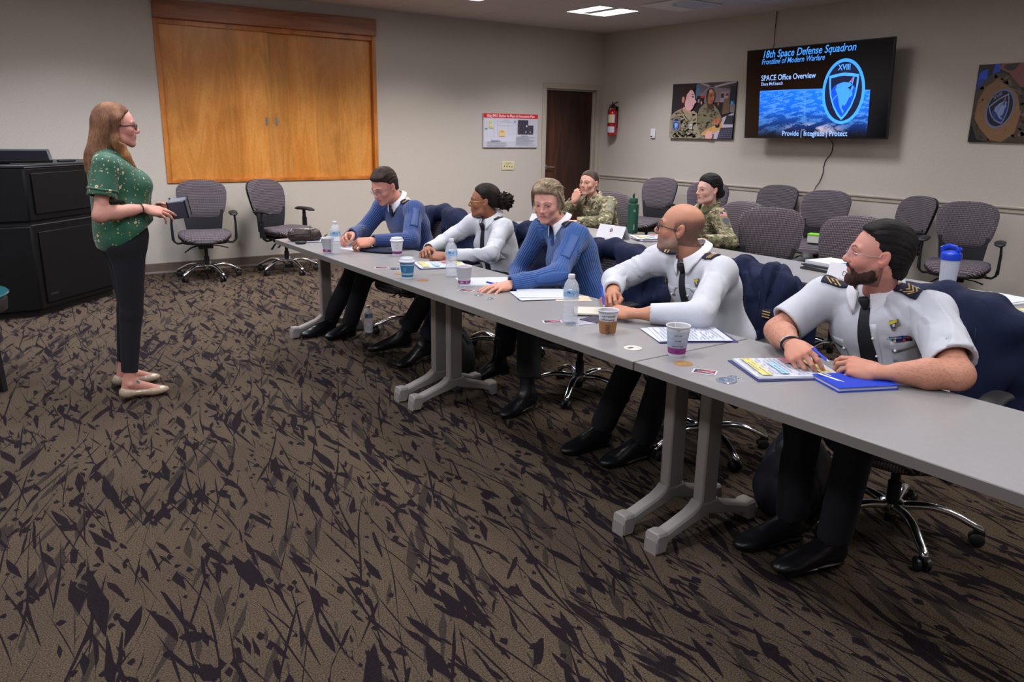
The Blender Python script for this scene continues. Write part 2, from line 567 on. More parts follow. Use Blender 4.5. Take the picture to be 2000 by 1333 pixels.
def fabric_mat(name, dark, light, pu=.0105, pv=.0165):
    m, nt, b = newmat(name)
    uv = N(nt, 'UVMap')
    sp = N(nt, 'SeparateXYZ'); L(nt, uv.outputs[0], sp.inputs[0])
    def wave(src, per, ph=0.):
        a = N(nt, 'Math', operation='MULTIPLY_ADD', n1=2*pi/per, n2=ph); L(nt, src, a.inputs[0])
        s = N(nt, 'Math', operation='SINE'); L(nt, a.outputs[0], s.inputs[0]); return s.outputs[0]
    w1 = wave(sp.outputs['Y'], pv)
    w2 = wave(sp.outputs['X'], pu)
    w3 = wave(sp.outputs['Y'], pv, pi)
    # light row with dots, thin pale line between rows
    a = N(nt, 'Math', operation='MULTIPLY_ADD', n1=.55); L(nt, w2, a.inputs[0]); L(nt, w1, a.inputs[2])
    r = N(nt, 'MapRange', n1=.25, n2=.75); L(nt, a.outputs[0], r.inputs[0])
    r2 = N(nt, 'MapRange', n1=.93, n2=.99); L(nt, w3, r2.inputs[0])
    mx = N(nt, 'Math', operation='MAXIMUM'); L(nt, r.outputs[0], mx.inputs[0]); L(nt, r2.outputs[0], mx.inputs[1])
    mi = N(nt, 'Mix', data_type='RGBA'); mi.inputs['A'].default_value = rgb(dark); mi.inputs['B'].default_value = rgb(light)
    L(nt, mx.outputs[0], mi.inputs['Factor'])
    L(nt, mi.outputs['Result'], b.inputs['Base Color'])
    b.inputs['Roughness'].default_value = .85
    b.inputs['Specular IOR Level'].default_value = .2
    bp = N(nt, 'Bump', i_Strength=.4, i_Distance=.001); L(nt, mx.outputs[0], bp.inputs['Height']); L(nt, bp.outputs['Normal'], b.inputs['Normal'])
    return m

M = {}
M['wall'] = wall_mat()
M['trimpaint'] = mat('trim_paint', s2l(176, 167, 154), .45)
M['base'] = mat('rubber_baseboard', s2l(98, 84, 76), .55, var=.06, vscale=9)
M['carpet'] = carpet_mat()
M['maple'] = panel_wood()
M['oak'] = wood_mat('oak_header', s2l(120, 70, 40), s2l(150, 92, 56), s2l(166, 106, 68), 'X', 1.6, .4, .5)
M['frame_wood'] = wood_mat('maple_frame', s2l(160, 90, 30), s2l(188, 112, 44), s2l(200, 126, 56), 'Z', 2, .35, .4)
M['walnut'] = wood_mat('dark_walnut_door', s2l(34, 15, 9), s2l(58, 28, 15), s2l(84, 44, 24), 'Z', .9, .4, .8)
M['steel'] = mat('brushed_steel', (.55, .55, .57), .3, 1.)
M['chrome'] = mat('polished_aluminium', (.72, .73, .76), .16, 1.)
M['blackp'] = mat('black_plastic', (.013, .013, .015), .38)
M['blacks'] = mat('black_soft_plastic', (.011, .011, .013), .55, bump=.2, bscale=400)
M['blackm'] = mat('black_metal', (.010, .010, .011), .42)
M['blackfab'] = mat('black_upholstery', (.012, .012, .016), .8)
M['tabletop'] = mat('grey_laminate', s2l(140, 137, 137), .33, var=.025, vscale=60, spec=.5)
M['tableedge'] = mat('grey_edge_band', s2l(108, 102, 97), .5)
M['tableleg'] = mat('grey_painted_metal', s2l(140, 133, 128), .42, bump=.15, bscale=500)
M['fabA'] = fabric_mat('dotted_chair_fabric', s2l(46, 37, 41), s2l(118, 111, 119))
M['vc'] = matvc('printed_surface', .6)
M['vcgloss'] = matvc('glossy_print', .3)
M['white'] = mat('white_plastic', (.75, .75, .76), .4)
M['paper'] = mat('white_paper', (.80, .81, .84), .7)
M['brassd'] = mat('brass', (.6, .42, .15), .35, 1.)
# ================================================================== the room
XL, YF = -9.6, -11.2   # left wall, wall behind the camera
mb = MB(); mb.lohi((XL, YF, -.1), (0, 0, 0)); fl = struct(mb.build('floor', M['carpet'], smooth=None))

def ceiling():
    """2 ft tiles in a hidden grid, openings left for the fixtures; tiles are panels with a bevelled reveal"""
    mb = MB()
    def edges(c, p, lo, hi, w=.60):
        e = sorted([q-w/2 for q in c]+[q+w/2 for q in c])
        out = []
        e = [lo]+e+[hi]
        for a, b in zip(e[:-1], e[1:]):
            n = max(1, round((b-a)/.58))
            out += [a+(b-a)*i/n for i in range(n)]
        return out+[hi]
    cx = sorted(set(l[0] for l in LAMPS)); cy = sorted(set(l[1] for l in LAMPS))
    ex = edges(cx, 0, XL, 0); ey = edges(cy, 0, YF, 0)
    g = .004
    for a, b in zip(ex[:-1], ex[1:]):
        for c, d in zip(ey[:-1], ey[1:]):
            mx, my = (a+b)/2, (c+d)/2
            if any(abs(mx-l[0]) < .05 and abs(my-l[1]) < .05 for l in LAMPS): continue
            vs = [(a, c, HC), (b, c, HC), (b, d, HC), (a, d, HC), (a+g, c+g, HC-.004), (b-g, c+g, HC-.004), (b-g, d-g, HC-.004), (a+g, d-g, HC-.004)]
            mb.add(vs, [(7, 6, 5, 4), (4, 5, 1, 0), (5, 6, 2, 1), (6, 7, 3, 2), (7, 4, 0, 3)])
    m = mat('acoustic_ceiling_tile', s2l(206, 198, 198), .9, bump=.5, bscale=160, var=.04, vscale=220)
    return struct(mb.build('ceiling', m, smooth=None))
ceiling()
M['lens'] = mat('lamp_lens', (.95, .95, .95), .5, emit=(1, .97, .98), estr=9)
M['lampside'] = mat('lamp_reflector', (.9, .9, .92), .35, emit=(1, .97, .98), estr=2.2)
def make_lamp():
    t = thing('ceiling_light', 'recessed square ceiling light', 'ceiling light')
    h = MB(); r = .3
    h.add([(-r, -r, 0), (r, -r, 0), (r, r, 0), (-r, r, 0), (-r, -r, .1), (r, -r, .1), (r, r, .1), (-r, r, .1)],
          [(4, 5, 6, 7), (0, 1, 5, 4), (1, 2, 6, 5), (2, 3, 7, 6), (3, 0, 4, 7)])
    h.build('housing', M['lampside'], t, smooth=None)
    fr = MB()
    for a, b in (((-r, -r), (r, -r+.018)), ((-r, r-.018), (r, r)), ((-r, -r+.018), (-r+.018, r-.018)), ((r-.018, -r+.018), (r, r-.018))):
        fr.lohi((a[0], a[1], -.006), (b[0], b[1], .004))
    fr.build('frame', M['white'], t, smooth=None)
    d = MB(); n = 10
    for x0, x1 in ((-.275, -.06), (.06, .275)):
        vs = []
        for i in range(n+1):
            x = x0+(x1-x0)*i/n; z = .012+.045*sin(pi*i/n)
            vs += [(x, -.27, z), (x, .27, z)]
        d.add(vs, [(2*i, 2*i+1, 2*i+3, 2*i+2) for i in range(n)])
    d.build('diffuser', M['lens'], t, smooth=180)
    b = MB(); b.lohi((-.055, -.27, .0), (.055, .27, .02)); b.build('centre_basket', M['white'], t, bevel=.006)
    return t
proto = make_lamp()
_lab = {0: ('square ceiling light nearest the room corner by the door', 'square ceiling light cut by the top of the photo, above the safety sign')}
first = True
for x, y, w in LAMPS:
    o = proto if first else copy_tree(proto)
    first = False
    o.location = (x, y, HC)
    o['group'] = 'recessed ceiling lights'
    if y > -2 and x > -2: o['label'] = _lab[0][0]
    elif y > -2 and x > -4: o['label'] = _lab[0][1]
    else:
        od = ('first', 'second', 'third', 'fourth', 'fifth')
        o['label'] = 'recessed ceiling light, %s row from the back wall, %s from the right wall' % (od[round((-1.54-y)/2.4)], od[round((-1.415-x)/1.73)])
# air vent in the ceiling
t = thing('ceiling_vent', 'square ceiling air vent with dark edge near the right wall', 'vent', (-1.13, -2.45, HC))
v = MB(); v.box((0, 0, -.012), (.60, .60, .012)); v.build('frame', M['white'], t, bevel=.003)
v = MB()
for k in range(5): v.lohi((-.26+k*.02, -.26+k*.05, -.03-.004*k), (.26-k*.02, -.25+k*.05, -.018))
v.build('vane', M['white'], t, smooth=None)

# walls
T = .14
PX0, PX1, PZ0, PZ1 = -5.79, -3.46, .93, 2.60   # sliding panel opening
DX0, DX1, DZ = -1.0, -.10, 2.045
w = MB()
w.lohi((XL, 0, 0), (PX0, T, HC)); w.lohi((PX0, 0, 0), (PX1, T, PZ0)); w.lohi((PX0, 0, PZ1), (PX1, T, HC))
w.lohi((PX1, 0, 0), (DX0, T, HC)); w.lohi((DX0, 0, DZ), (DX1, T, HC)); w.lohi((DX1, 0, 0), (0, T, HC))
struct(w.build('wall_back', M['wall'], smooth=None))
w = MB(); w.lohi((0, YF, 0), (T, T, HC)); struct(w.build('wall_right', M['wall'], smooth=None))
w = MB(); w.lohi((XL-T, YF-T, 0), (XL, T, HC)); struct(w.build('wall_left', M['wall'], smooth=None))
w = MB(); w.lohi((XL, YF-T, 0), (T, YF, HC)); struct(w.build('wall_front', M['wall'], smooth=None))
def baseboard(name, a, b):
    a, b = Vector(a), Vector(b); d = (b-a).normalized(); n = Vector((-d.y, d.x, 0))
    m_ = MB(); pr = [(0, 0), (.016, 0), (.012, .012), (.006, .02), (.006, .1), (0, .105)]
    vs = [a+n*x+Vector((0, 0, z)) for x, z in pr]+[b+n*x+Vector((0, 0, z)) for x, z in pr]
    k = len(pr)
    m_.add(vs, [(i, (i+1) % k, k+(i+1) % k, k+i) for i in range(k)]+[tuple(range(k))[::-1], tuple(range(k, 2*k))])
    return struct(m_.build(name, M['base'], smooth=None))
baseboard('baseboard_back', (-1.055, 0, 0), (XL, 0, 0))
baseboard('baseboard_right', (0, YF, 0), (0, 0, 0))
baseboard('baseboard_left', (XL, 0, 0), (XL, YF, 0))
# chair rail along the right wall
m_ = MB(); pr = [(0, -.055), (-.010, -.05), (-.012, -.02), (-.022, -.012), (-.024, 0), (-.014, .006), (0, .008)]
for y0, y1 in ((YF, -4.632), (-4.628, -.0)):
    vs = [(x, y0, .9+z) for x, z in pr]+[(x, y1, .9+z) for x, z in pr]; k = len(pr)
    m_.add(vs, [(i, (i+1) % k, k+(i+1) % k, k+i) for i in range(k)]+[tuple(range(k)), tuple(range(k, 2*k))[::-1]])
struct(m_.build('trim_1', M['trimpaint'], smooth=25))

# door with painted steel frame
t = D.objects.new('door_1', None); COL.objects.link(t); t['kind'] = 'structure'
m_ = MB(); jy = .085
m_.lohi((DX0, jy, .005), (DX1, jy+.045, DZ-.01))
m_.build('door_slab', M['walnut'], t, bevel=.002)
m_ = MB()
for x0, x1 in ((DX0-.055, DX0+.012), (DX1-.012, DX1+.055)): m_.lohi((x0, -.014, 0), (x1, T, DZ-.012))
m_.lohi((DX0-.055, -.014, DZ-.012), (DX1+.055, T, DZ+.055))
m_.lohi((DX1-.03, .05, 0), (DX1-.01, jy, DZ)); m_.lohi((DX0, .05, DZ-.03), (DX1, jy, DZ-.01))
m_.build('door_frame', M['trimpaint'], t, bevel=.004)
m_ = MB(); hx, hz = DX0+.075, 1.015
m_.lathe([(0, 0), (.033, 0), (.033, .006), (.028, .012), (.012, .014), (.011, .05), (0, .05)], (hx, jy, hz), 20, M=Matrix.Rotation(pi/2, 3, 'X'))
m_.tube([(hx, jy-.045, hz), (hx+.03, jy-.052, hz+.001), (hx+.07, jy-.05, hz), (hx+.125, jy-.046, hz-.003)], [.011, .010, .009, .0085], 12)
m_.build('door_handle', M['steel'], t)

# sliding veneer panels under a header
t = thing('sliding_panel_cabinet', 'wall cabinet closed by two large maple sliding panels under an oak header', 'cabinet', (0, 0, 0))
hd = MB(); hd.lohi((-5.80, -.045, 2.49), (-3.445, .0, 2.665)); hd.build('header', M['oak'], t, bevel=.004)
fr = MB()
for lo, hi in (((-5.80, -.012, .91), (-5.755, T, 2.5)), ((-3.49, -.012, .91), (-3.445, T, 2.5)), ((-5.755, -.012, .91), (-3.49, T, .945)), ((-5.755, .0, 2.44), (-3.49, T, 2.6))):
    fr.lohi(lo, hi)
fr.build('frame', M['frame_wood'], t, bevel=.003)
for x0, x1, y in ((-5.755, -4.672, .018), (-4.69, -3.49, .048)):
    p = MB(); p.lohi((x0, y, .945), (x1, y+.022, 2.46)); q = p.build('sliding_panel', M['maple'], t, bevel=.002)
    hx = -4.735 if y < .03 else -4.618
    h = MB(); r_ = .012; hh = .032
    ring = [(r_*cos(a), hh+r_*sin(a)) for a in np.linspace(0, pi, 9)]+[(-r_*cos(a), -hh-r_*sin(a)) for a in np.linspace(0, pi, 9)]
    vo = [(hx+a*1.0, y-.003, 1.54+b) for a, b in ring]; vi = [(hx+a*.75, y-.003, 1.54+b*.93) for a, b in ring]; vd = [(hx+a*.7, y-.0008, 1.54+b*.9) for a, b in ring]
    vb = [(hx+a, y, 1.54+b) for a, b in ring]; k = len(ring)
    h.add(vb+vo+vi+vd, [(s*k+i, s*k+(i+1) % k, (s+1)*k+(i+1) % k, (s+1)*k+i) for s in range(3) for i in range(k)]+[tuple(range(3*k, 4*k))]*1)
    h.build('flush_pull', M['steel'], q)

# ------------------------------------------------------------------ things on the walls
def wall_art(name, label, cat, y0, z0, w, h, th=.02):
    """board on the right wall: x=0 wall, art x runs to -y"""
    t = thing(name, label, cat, (0, y0, z0))
    m_ = MB(); m_.lohi((-th, -w, 0), (-.001, 0, h)); m_.build('board', M['blackp'], t, bevel=.001)
    return t, Art(plane_fn((-th-.0003, 0, 0), (0, -1, 0), (0, 0, 1)), .0004)

CAMO = [s2l(120, 112, 88), s2l(92, 90, 68), s2l(70, 62, 48), s2l(150, 142, 118), s2l(54, 56, 40)]
def blotches(a, region, n, size, seed, cols=CAMO):
    """irregular camouflage marks, kept inside a polygon"""
    r = random.Random(seed)
    xs = [p[0] for p in region]; ys = [p[1] for p in region]
    def inside(x, y):
        c = False
        for i in range(len(region)):
            x1, y1 = region[i]; x2, y2 = region[i-1]
            if (y1 > y) != (y2 > y) and x < (x2-x1)*(y-y1)/(y2-y1)+x1: c = not c
        return c
    a.k += 1
    for _ in range(n*4):
        x = r.uniform(min(xs), max(xs)); y = r.uniform(min(ys), max(ys)); s = size*r.uniform(.5, 1.3); an = r.uniform(-.6, .6)
        pts = []
        for k in range(9):
            t = 2*pi*k/9; q = s*r.uniform(.5, 1.1)
            px, py = q*1.5*cos(t), q*.55*sin(t)
            pts.append((x+px*cos(an)-py*sin(an), y+px*sin(an)+py*cos(an)))
        if all(inside(*p) for p in pts):
            a.poly(pts, r.choice(cols), up=False)
            a.k += 0
            n -= 1
            if n <= 0: break

def shield_emblem(a, cx, cy, rx, ry, outer, dark, edge, sea, land, text_col, rot=0, roman=True):
    """oval patch: ring, numeral, shield with globe and a pair of darts"""
    c, s = cos(rot), sin(rot)
    def P(x, y): return (cx+(x*rx)*c-(y*ry)*s, cy+(x*rx)*s+(y*ry)*c)
    a.ell(cx, cy, rx, ry, outer, 44, rot)
    a.ell(cx, cy, rx*.87, ry*.90, dark, 44, rot)
    def shield(k):
        pts = [(-.70, .50), (-.36, .545), (0, .575), (.36, .545), (.70, .50), (.68, .2), (.60, -.15), (.44, -.46), (.22, -.72), (0, -.88), (-.22, -.72), (-.44, -.46), (-.60, -.15), (-.68, .2)]
        return [P(x*k, (y+.12)*k-.12) for x, y in pts]
    a.poly(shield(1), edge); a.poly(shield(.87), dark)
    g = [(-.57, -.0), (-.50, .12), (-.36, .21), (-.15, .27), (.1, .28), (.35, .24), (.50, .16), (.58, .04), (.53, -.14), (.39, -.42), (.19, -.64), (0, -.77), (-.19, -.63), (-.39, -.40), (-.53, -.14)]
    a.poly([P(x, y) for x, y in g], sea)
    am = [(-.3, .22), (0, .29), (.3, .26), (.5, .12), (.42, .02), (.45, -.12), (.3, -.2), (.2, -.36), (.12, -.44), (.02, -.4), (-.02, -.5), (.1, -.6), (.06, -.68), (-.1, -.5), (-.18, -.3), (-.24, -.1), (-.36, .06)]
    a.poly([P(x, y) for x, y in am], land)
    a.poly([P(x, y) for x, y in [(-.55, -.26), (.3, .2), (.3, .22), (-.54, -.24)]], outer)
    a.poly([P(x, y) for x, y in [(-.5, -.3), (.42, .38), (.42, .40), (-.5, -.28)]], outer)
    a.poly([P(x, y) for x, y in [(.24, .24), (.46, .46), (.5, .44), (.42, .2), (.36, .28)]], outer)
    a.poly([P(x, y) for x, y in [(.29, .28), (.43, .42), (.40, .26), (.36, .30)]], s2l(200, 40, 60))
    a.poly([P(x, y) for x, y in [(.2, .1), (.42, .2), (.32, .0), (.3, .08)]], dark)
    if roman: a.text('XVIII', *P(0, .655), ry*.245, text_col, .02, 0, 'CENTER', rx/ry*1.15, rot)

# television with the slide
t = thing('television', 'large black flat television on the right wall showing a blue briefing slide', 'television', (-.205, -3.50, 1.915))
t.rotation_euler = (radians(-.5), radians(-4), 0)
b_ = MB(); b_.lohi((-.025, -.85, -.465), (.012, .85, .465)); b_.build('bezel', M['blackp'], t, bevel=.004)
b_ = MB(); b_.lohi((.012, -.5, -.35), (.05, .5, .25)); b_.build('rear_housing', M['blackm'], t, bevel=.02)
b_ = MB(); b_.box((.118, 0, 0), (.136, .12, .12)); b_.box((.06, 0, 0), (.02, .5, .3)); b_.build('wall_bracket', M['blackm'], t, smooth=None)
M['screenoff'] = mat('screen_glass', (.004, .004, .006), .12)
b_ = MB(); b_.lohi((-.0262, -.842, -.452), (-.0252, .842, .457)); b_.build('screen', M['screenoff'], t, smooth=None)
a = Art(plane_fn((-.0268, .85, -.465), (0, -1, 0), (0, 0, 1)), .0003)
BL, LB = (.06, .30, .95), (.30, .62, 1.0)
M['slide'] = matvc('slide_light', .4, emit=1.0)
M['slidesrc'] = None
a.text('18th Space Defense Squadron', .205, .838, .105, (.05, .30, .9), .010, .25, sx=.87)
a.text('Frontline of Modern Warfare', .200, .772, .078, (.05, .28, .85), .010, .25, sx=.83)
a.text('SPACE Office Overview', .205, .605, .080, (.28, .48, .95), .010, 0, sx=.86)
a.text('Diana McKissock', .205, .555, .048, (.28, .45, .9), .008, 0, sx=.85)
# picture of the limb of the earth, in vertical strips under a gently curved horizon
def earth_tone(u, v, r=random.Random(3)):
    return None
def pn(x, y, s=0):
    return .5+.5*sin(x*1.7+s+1.9*sin(y*2.3+s*1.3)+1.1*sin(x*3.1-y*1.9+s))
a.k += 1
NXg, NYg = 170, 64
vs = []; fs = []
for j in range(NYg+1):
    for i in range(NXg+1):
        u = i/NXg; top = .502-.03*max(0, u-.25)**1.4-.045*max(0, u-.6)
        v = j/NYg
        vs.append(a.fn(.195+1.30*u, .02+(top-.02)*v, a.k*a.step))
for j in range(NYg):
    for i in range(NXg):
        u, v = i/NXg, j/NYg
        px = (u-.5)*(2.2+6*v*v)+.5; py = v*v*16
        n = (pn(px*3.1, py*.8, 1)*1.3+pn(px*7, py*2, 4)*.8+pn(px*19+2*sin(py), py*4.5, 2)*.5+pn(px*41+3*sin(py*.7), py*9, 7)*.4)/3.0
        cl = max(0, min(1, (n-.46)*4))*(.35+.65*min(1, 3*v*(1.4-v)+.2))
        g = max(0, 1-abs(u-.52)*3.2)*max(0, 1-abs(v-.1)*5)
        base = Vector((.0, .035+.10*v, .25+.5*v))*(.25+.9*min(1, v*1.8))
        c = base.lerp(Vector((.08, .30, .85)), cl*.75)*(.2+.75*min(1, v*1.7))
        c = c.lerp(Vector((.55, .48, .55)), min(1, g*cl*1.4))
        if v > .955: c = Vector((.03, .2, .9))
        if v < .16: c = c*(.15+v*5)
        i0 = j*(NXg+1)+i
        a.mb.add([vs[i0], vs[i0+1], vs[i0+NXg+2], vs[i0+NXg+1]], [(0, 1, 2, 3)], tuple(c))
shield_emblem(a, 1.205, .458, .235, .312, (.04, .30, .95), (.004, .006, .03), (.05, .33, .95), (.0, .06, .72), (.04, .26, .85), (.07, .34, .95))
a.text('Provide | Integrate | Protect', .51, .03, .074, (.25, .45, .95), .008, 0, sx=.92)
a.build('slide_image', M['slide'], t)
# power and signal cables of the screen
c_ = MB(); c_.tube([(-.012, -2.80, 2.785), (-.012, -2.795, 2.6), (-.02, -2.81, 2.45), (-.05, -2.80, 2.33)], .0045, 6); o_ = c_.build('cable', M['blackp'])
tag(o_, 'thin black cable running from the ceiling down behind the television', 'cable')
pts = [(-.05, -3.62, 1.48), (-.012, -3.66, 1.40), (-.009, -3.66, 1.32), (-.009, -3.60, 1.24), (-.009, -3.575, 1.16), (-.009, -3.585, 1.10), (-.009, -3.545, 1.0), (-.03, -3.50, .90), (-.03, -3.5, .80), (-.012, -3.49, .6)]
sm = []
for i in range(len(pts)-1):
    for k in range(4): sm.append(tuple(pts[i][q]+(pts[i+1][q]-pts[i][q])*k/4+.004*sin(i*4+k*1.6)*(q == 1) for q in range(3)))
c_ = MB(); c_.tube(sm+[pts[-1]], .0045, 6); o_ = c_.build('cable', M['blackp'])
tag(o_, 'thin black cable hanging from under the television to behind the chairs', 'cable')

# photograph of two people in camouflage at a desk
t, a = wall_art('wall_photo', 'frameless photo print of two people in camouflage uniforms, left of the television', 'picture', -1.335, 1.425, 1.0, .65)
S_ = s2l
a.rect(0, 0, 1, .65, S_(44, 38, 44))
a.poly([(.42, .65), (1, .65), (1, .30), (.42, .36)], S_(120, 110, 116))
a.poly([(.40, .65), (.62, .65), (.58, .60), (.48, .53), (.40, .56)], S_(96, 88, 96))
a.poly([(.55, .65), (1, .65), (1, .56), (.62, .60)], S_(72, 62, 66))
a.poly([(.68, .59), (1, .635), (1, .65), (.86, .64), (.67, .605)], S_(176, 166, 176))
a.poly([(.44, .645), (.58, .60), (.60, .615), (.46, .655)], S_(160, 150, 160))
a.rect(.385, .47, .45, .63, S_(78, 108, 140)); a.rect(.41, .33, .53, .50, S_(30, 27, 36)); a.rect(.47, .478, .54, .500, S_(178, 40, 44)); a.rect(.43, .41, .455, .46, S_(150, 150, 165))
a.rect(.78, .42, .90, .54, S_(150, 130, 146)); a.rect(.785, .47, .83, .52, S_(40, 44, 60)); a.rect(.92, .40, 1., .60, S_(26, 34, 58)); a.rect(.94, .39, .98, .43, S_(60, 150, 200))
a.rect(.42, .28, .92, .42, S_(34, 30, 36)); a.ell(.49, .42, .014, .02, S_(190, 120, 90)); a.ell(.755, .40, .012, .02, S_(180, 80, 70))
a.poly([(.82, .28), (.84, .46), (.92, .47), (.93, .30)], S_(104, 84, 66)); a.ell(.875, .49, .018, .028, S_(200, 150, 120)); a.ell(.877, .505, .02, .018, S_(120, 50, 40))
# desk, keyboard, papers
a.poly([(.45, 0), (1, 0), (1, .30), (.85, .25), (.66, .17)], S_(190, 184, 200)); a.poly([(.45, .0), (.55, .0), (.72, .07), (.86, .12), (.82, .19), (.66, .17)], S_(208, 160, 96))
a.poly([(.78, 0), (.82, .13), (1, .135), (1, 0)], S_(44, 44, 62))
for r0 in range(5):
    for c0 in range(8): a.rect(.80+c0*.025+.003*r0, .012+r0*.024, .815+c0*.025+.003*r0, .026+r0*.024, S_(98, 100, 124), up=(r0+c0 == 0))
a.poly([(.86, .17), (.90, .27), (1, .27), (1, .17)], S_(46, 48, 62)); a.ell(.77, .155, .035, .028, S_(22, 24, 34)); a.ell(.765, .165, .014, .008, S_(150, 170, 200))
a.line([(.667, .08), (.682, .19)], .009, S_(216, 140, 60))
# man
body = [(.42, .06), (.44, .26), (.47, .35), (.56, .42), (.69, .40), (.76, .34), (.82, .26), (.84, .21), (.76, .17), (.62, .12), (.50, .05)]
a.poly(body, CAMO[0]); blotches(a, body, 60, .022, 5)
a.poly([(.57, .44), (.60, .36), (.66, .33), (.70, .36), (.68, .42)], S_(70, 48, 38))
a.ell(.63, .49, .068, .088, S_(150, 98, 70), rot=.1); a.poly([(.565, .50), (.575, .56), (.62, .585), (.68, .575), (.64, .56), (.60, .53), (.592, .46), (.60, .42), (.57, .44)], S_(58, 40, 34))
a.ell(.682, .475, .016, .02, S_(168, 106, 78)); a.line([(.625, .502), (.655, .510)], .008, S_(60, 36, 28)); a.line([(.67, .505), (.692, .50)], .008, S_(60, 36, 28)); a.ell(.64, .49, .009, .006, S_(30, 20, 18)); a.line([(.65, .435), (.685, .438)], .007, S_(96, 52, 44)); a.ell(.635, .55, .026, .02, S_(190, 140, 110))
a.poly([(.70, .20), (.74, .235), (.79, .25), (.82, .22), (.81, .18), (.76, .165), (.71, .165)], S_(190, 116, 82))
for k in range(4): a.line([(.735+.02*k, .235-.004*k), (.745+.02*k, .19-.003*k)], .004, S_(110, 60, 44))
# woman
body = [(0, 0), (0, .26), (.08, .32), (.19, .36), (.30, .30), (.38, .33), (.44, .30), (.46, .16), (.52, .05), (.70, .03), (.62, .0)]
a.poly(body, CAMO[3]); blotches(a, body, 110, .026, 8)
a.poly([(.20, .38), (.22, .28), (.28, .24), (.34, .28), (.34, .36)], S_(196, 140, 126))
a.ell(.31, .455, .088, .125, S_(214, 168, 168), rot=.05); a.poly([(.375, .46), (.405, .455), (.425, .43), (.405, .415), (.385, .41)], S_(218, 170, 168))
a.poly([(.17, .36), (.17, .50), (.20, .60), (.28, .635), (.36, .63), (.395, .60), (.37, .575), (.31, .57), (.26, .52), (.235, .42), (.21, .36)], S_(52, 30, 32)); a.ell(.205, .46, .022, .038, S_(196, 136, 120))
a.line([(.34, .515), (.375, .52)], .008, S_(50, 28, 32)); a.ell(.362, .49, .016, .009, S_(40, 26, 34)); a.line([(.36, .385), (.395, .39)], .008, S_(176, 84, 92))
a.poly([(.19, .36), (.24, .30), (.33, .20), (.38, .27), (.34, .30), (.24, .33)], CAMO[3]); a.line([(.19, .35), (.25, .27), (.33, .20)], .01, CAMO[4])
a.poly([(.05, .10), (.05, .24), (.12, .28), (.18, .24), (.20, .12), (.12, .06)], S_(128, 104, 84)); shield_emblem(a, .115, .165, .060, .078, S_(90, 130, 180), S_(24, 36, 70), S_(150, 180, 214), S_(30, 90, 190), S_(150, 190, 230), S_(120, 150, 190), roman=False)
a.rect(.345, .11, .39, .17, S_(196, 190, 180)); a.rect(.36, .13, .375, .15, S_(90, 90, 110))
a.poly([(.60, .02), (.62, .07), (.68, .09), (.72, .07), (.72, .02), (.70, .0), (.62, .0)], S_(222, 170, 168))
a.build('print', M['vcgloss'], t)

# photograph of a shoulder patch
t, a = wall_art('wall_photo', 'frameless photo print of a shoulder patch on camouflage, right of the television', 'picture', -5.03, 1.45, 1.0, .66)
a.rect(0, 0, 1, .66, S_(12, 10, 18)); f0 = a.fn; a.fn = lambda x, y, h: f0(x*.62, y, h)
a.poly([(.005, .50), (.03, .60), (.13, .62), (.15, .50), (.09, .54), (.07, .48)], S_(24, 70, 200)); a.poly([(.0, .42), (.06, .50), (.12, .52), (.06, .55), (.02, .52)], S_(20, 54, 150))
a.poly([(.20, .58), (.22, .66), (.29, .66), (.30, .60), (.26, .585)], S_(24, 66, 180)); a.poly([(.29, .62), (.31, .66), (1.6, .66), (1.6, .40), (.60, .46), (.42, .58)], S_(120, 70, 66)); a.poly([(.33, .63), (.36, .65), (.55, .66), (.48, .60), (.40, .60)], S_(40, 26, 34))
body = [(.0, .18), (.01, .42), (.08, .50), (.20, .58), (.36, .58), (.48, .54), (.62, .44), (.75, .36), (1.2, .1), (1.6, .05), (1.6, 0), (.30, 0), (.12, .02)]
a.poly(body, S_(62, 52, 44)); blotches(a, body, 150, .032, 12, [S_(84, 72, 60), S_(46, 42, 32), S_(36, 28, 26), S_(104, 86, 70), S_(58, 60, 42)])
a.poly([(.05, .20), (.06, .36), (.14, .47), (.28, .53), (.42, .48), (.58, .40), (.66, .24), (.62, .08), (.46, .0), (.30, .02), (.14, .12)], S_(124, 92, 62)); blotches(a, [(.05, .20), (.06, .36), (.14, .47), (.28, .53), (.42, .48), (.58, .40), (.66, .24), (.62, .08), (.46, .0), (.30, .02), (.14, .12)], 90, .012, 13, [S_(140, 106, 74), S_(106, 78, 54), S_(132, 98, 66)])
shield_emblem(a, .375, .285, .195, .160, S_(96, 104, 140), S_(10, 12, 24), S_(110, 120, 160), S_(26, 50, 110), S_(120, 136, 180), S_(130, 136, 170), rot=.42)
a.build('print', M['vcgloss'], t)

# fire extinguisher on its bracket
t = thing('fire_extinguisher', 'red fire extinguisher hanging on the right wall beside the door', 'fire extinguisher', (-.085, -.305, 1.44))
m_ = MB(); m_.lathe([(0, 0), (.045, 0), (.06, .01), (.062, .03), (.062, .285), (.056, .315), (.036, .34), (.02, .35), (.018, .365), (0, .365)], n=28)
m_.build('tank', mat('red_enamel', s2l(170, 12, 18), .25, coat=.3), t)
a = Art(lambda x, y, h: Vector((-(.0625+h)*cos(x/.0625), -(.0625+h)*sin(x/.0625), y)), .0003)
a.grid(-.085, .17, .085, .275, S_(196, 196, 204), 14); a.grid(.01, .175, .045, .272, S_(206, 196, 90), 4)
for k in range(5): a.rect(-.05+.012*(k % 3), .185+.018*k, -.035+.012*(k % 3), .195+.018*k, S_(70, 66, 100), up=(k == 0))
a.grid(-.085, .04, .085, .12, S_(196, 198, 210), 14)
for k in range(5): a.grid(-.055, .052+.012*k, .055, .056+.012*k, S_(120, 124, 150), 6, up=(k == 0))
a.grid(-.1, .155, .1, .163, S_(20, 18, 20), 14)
a.build('label', M['vc'], t)
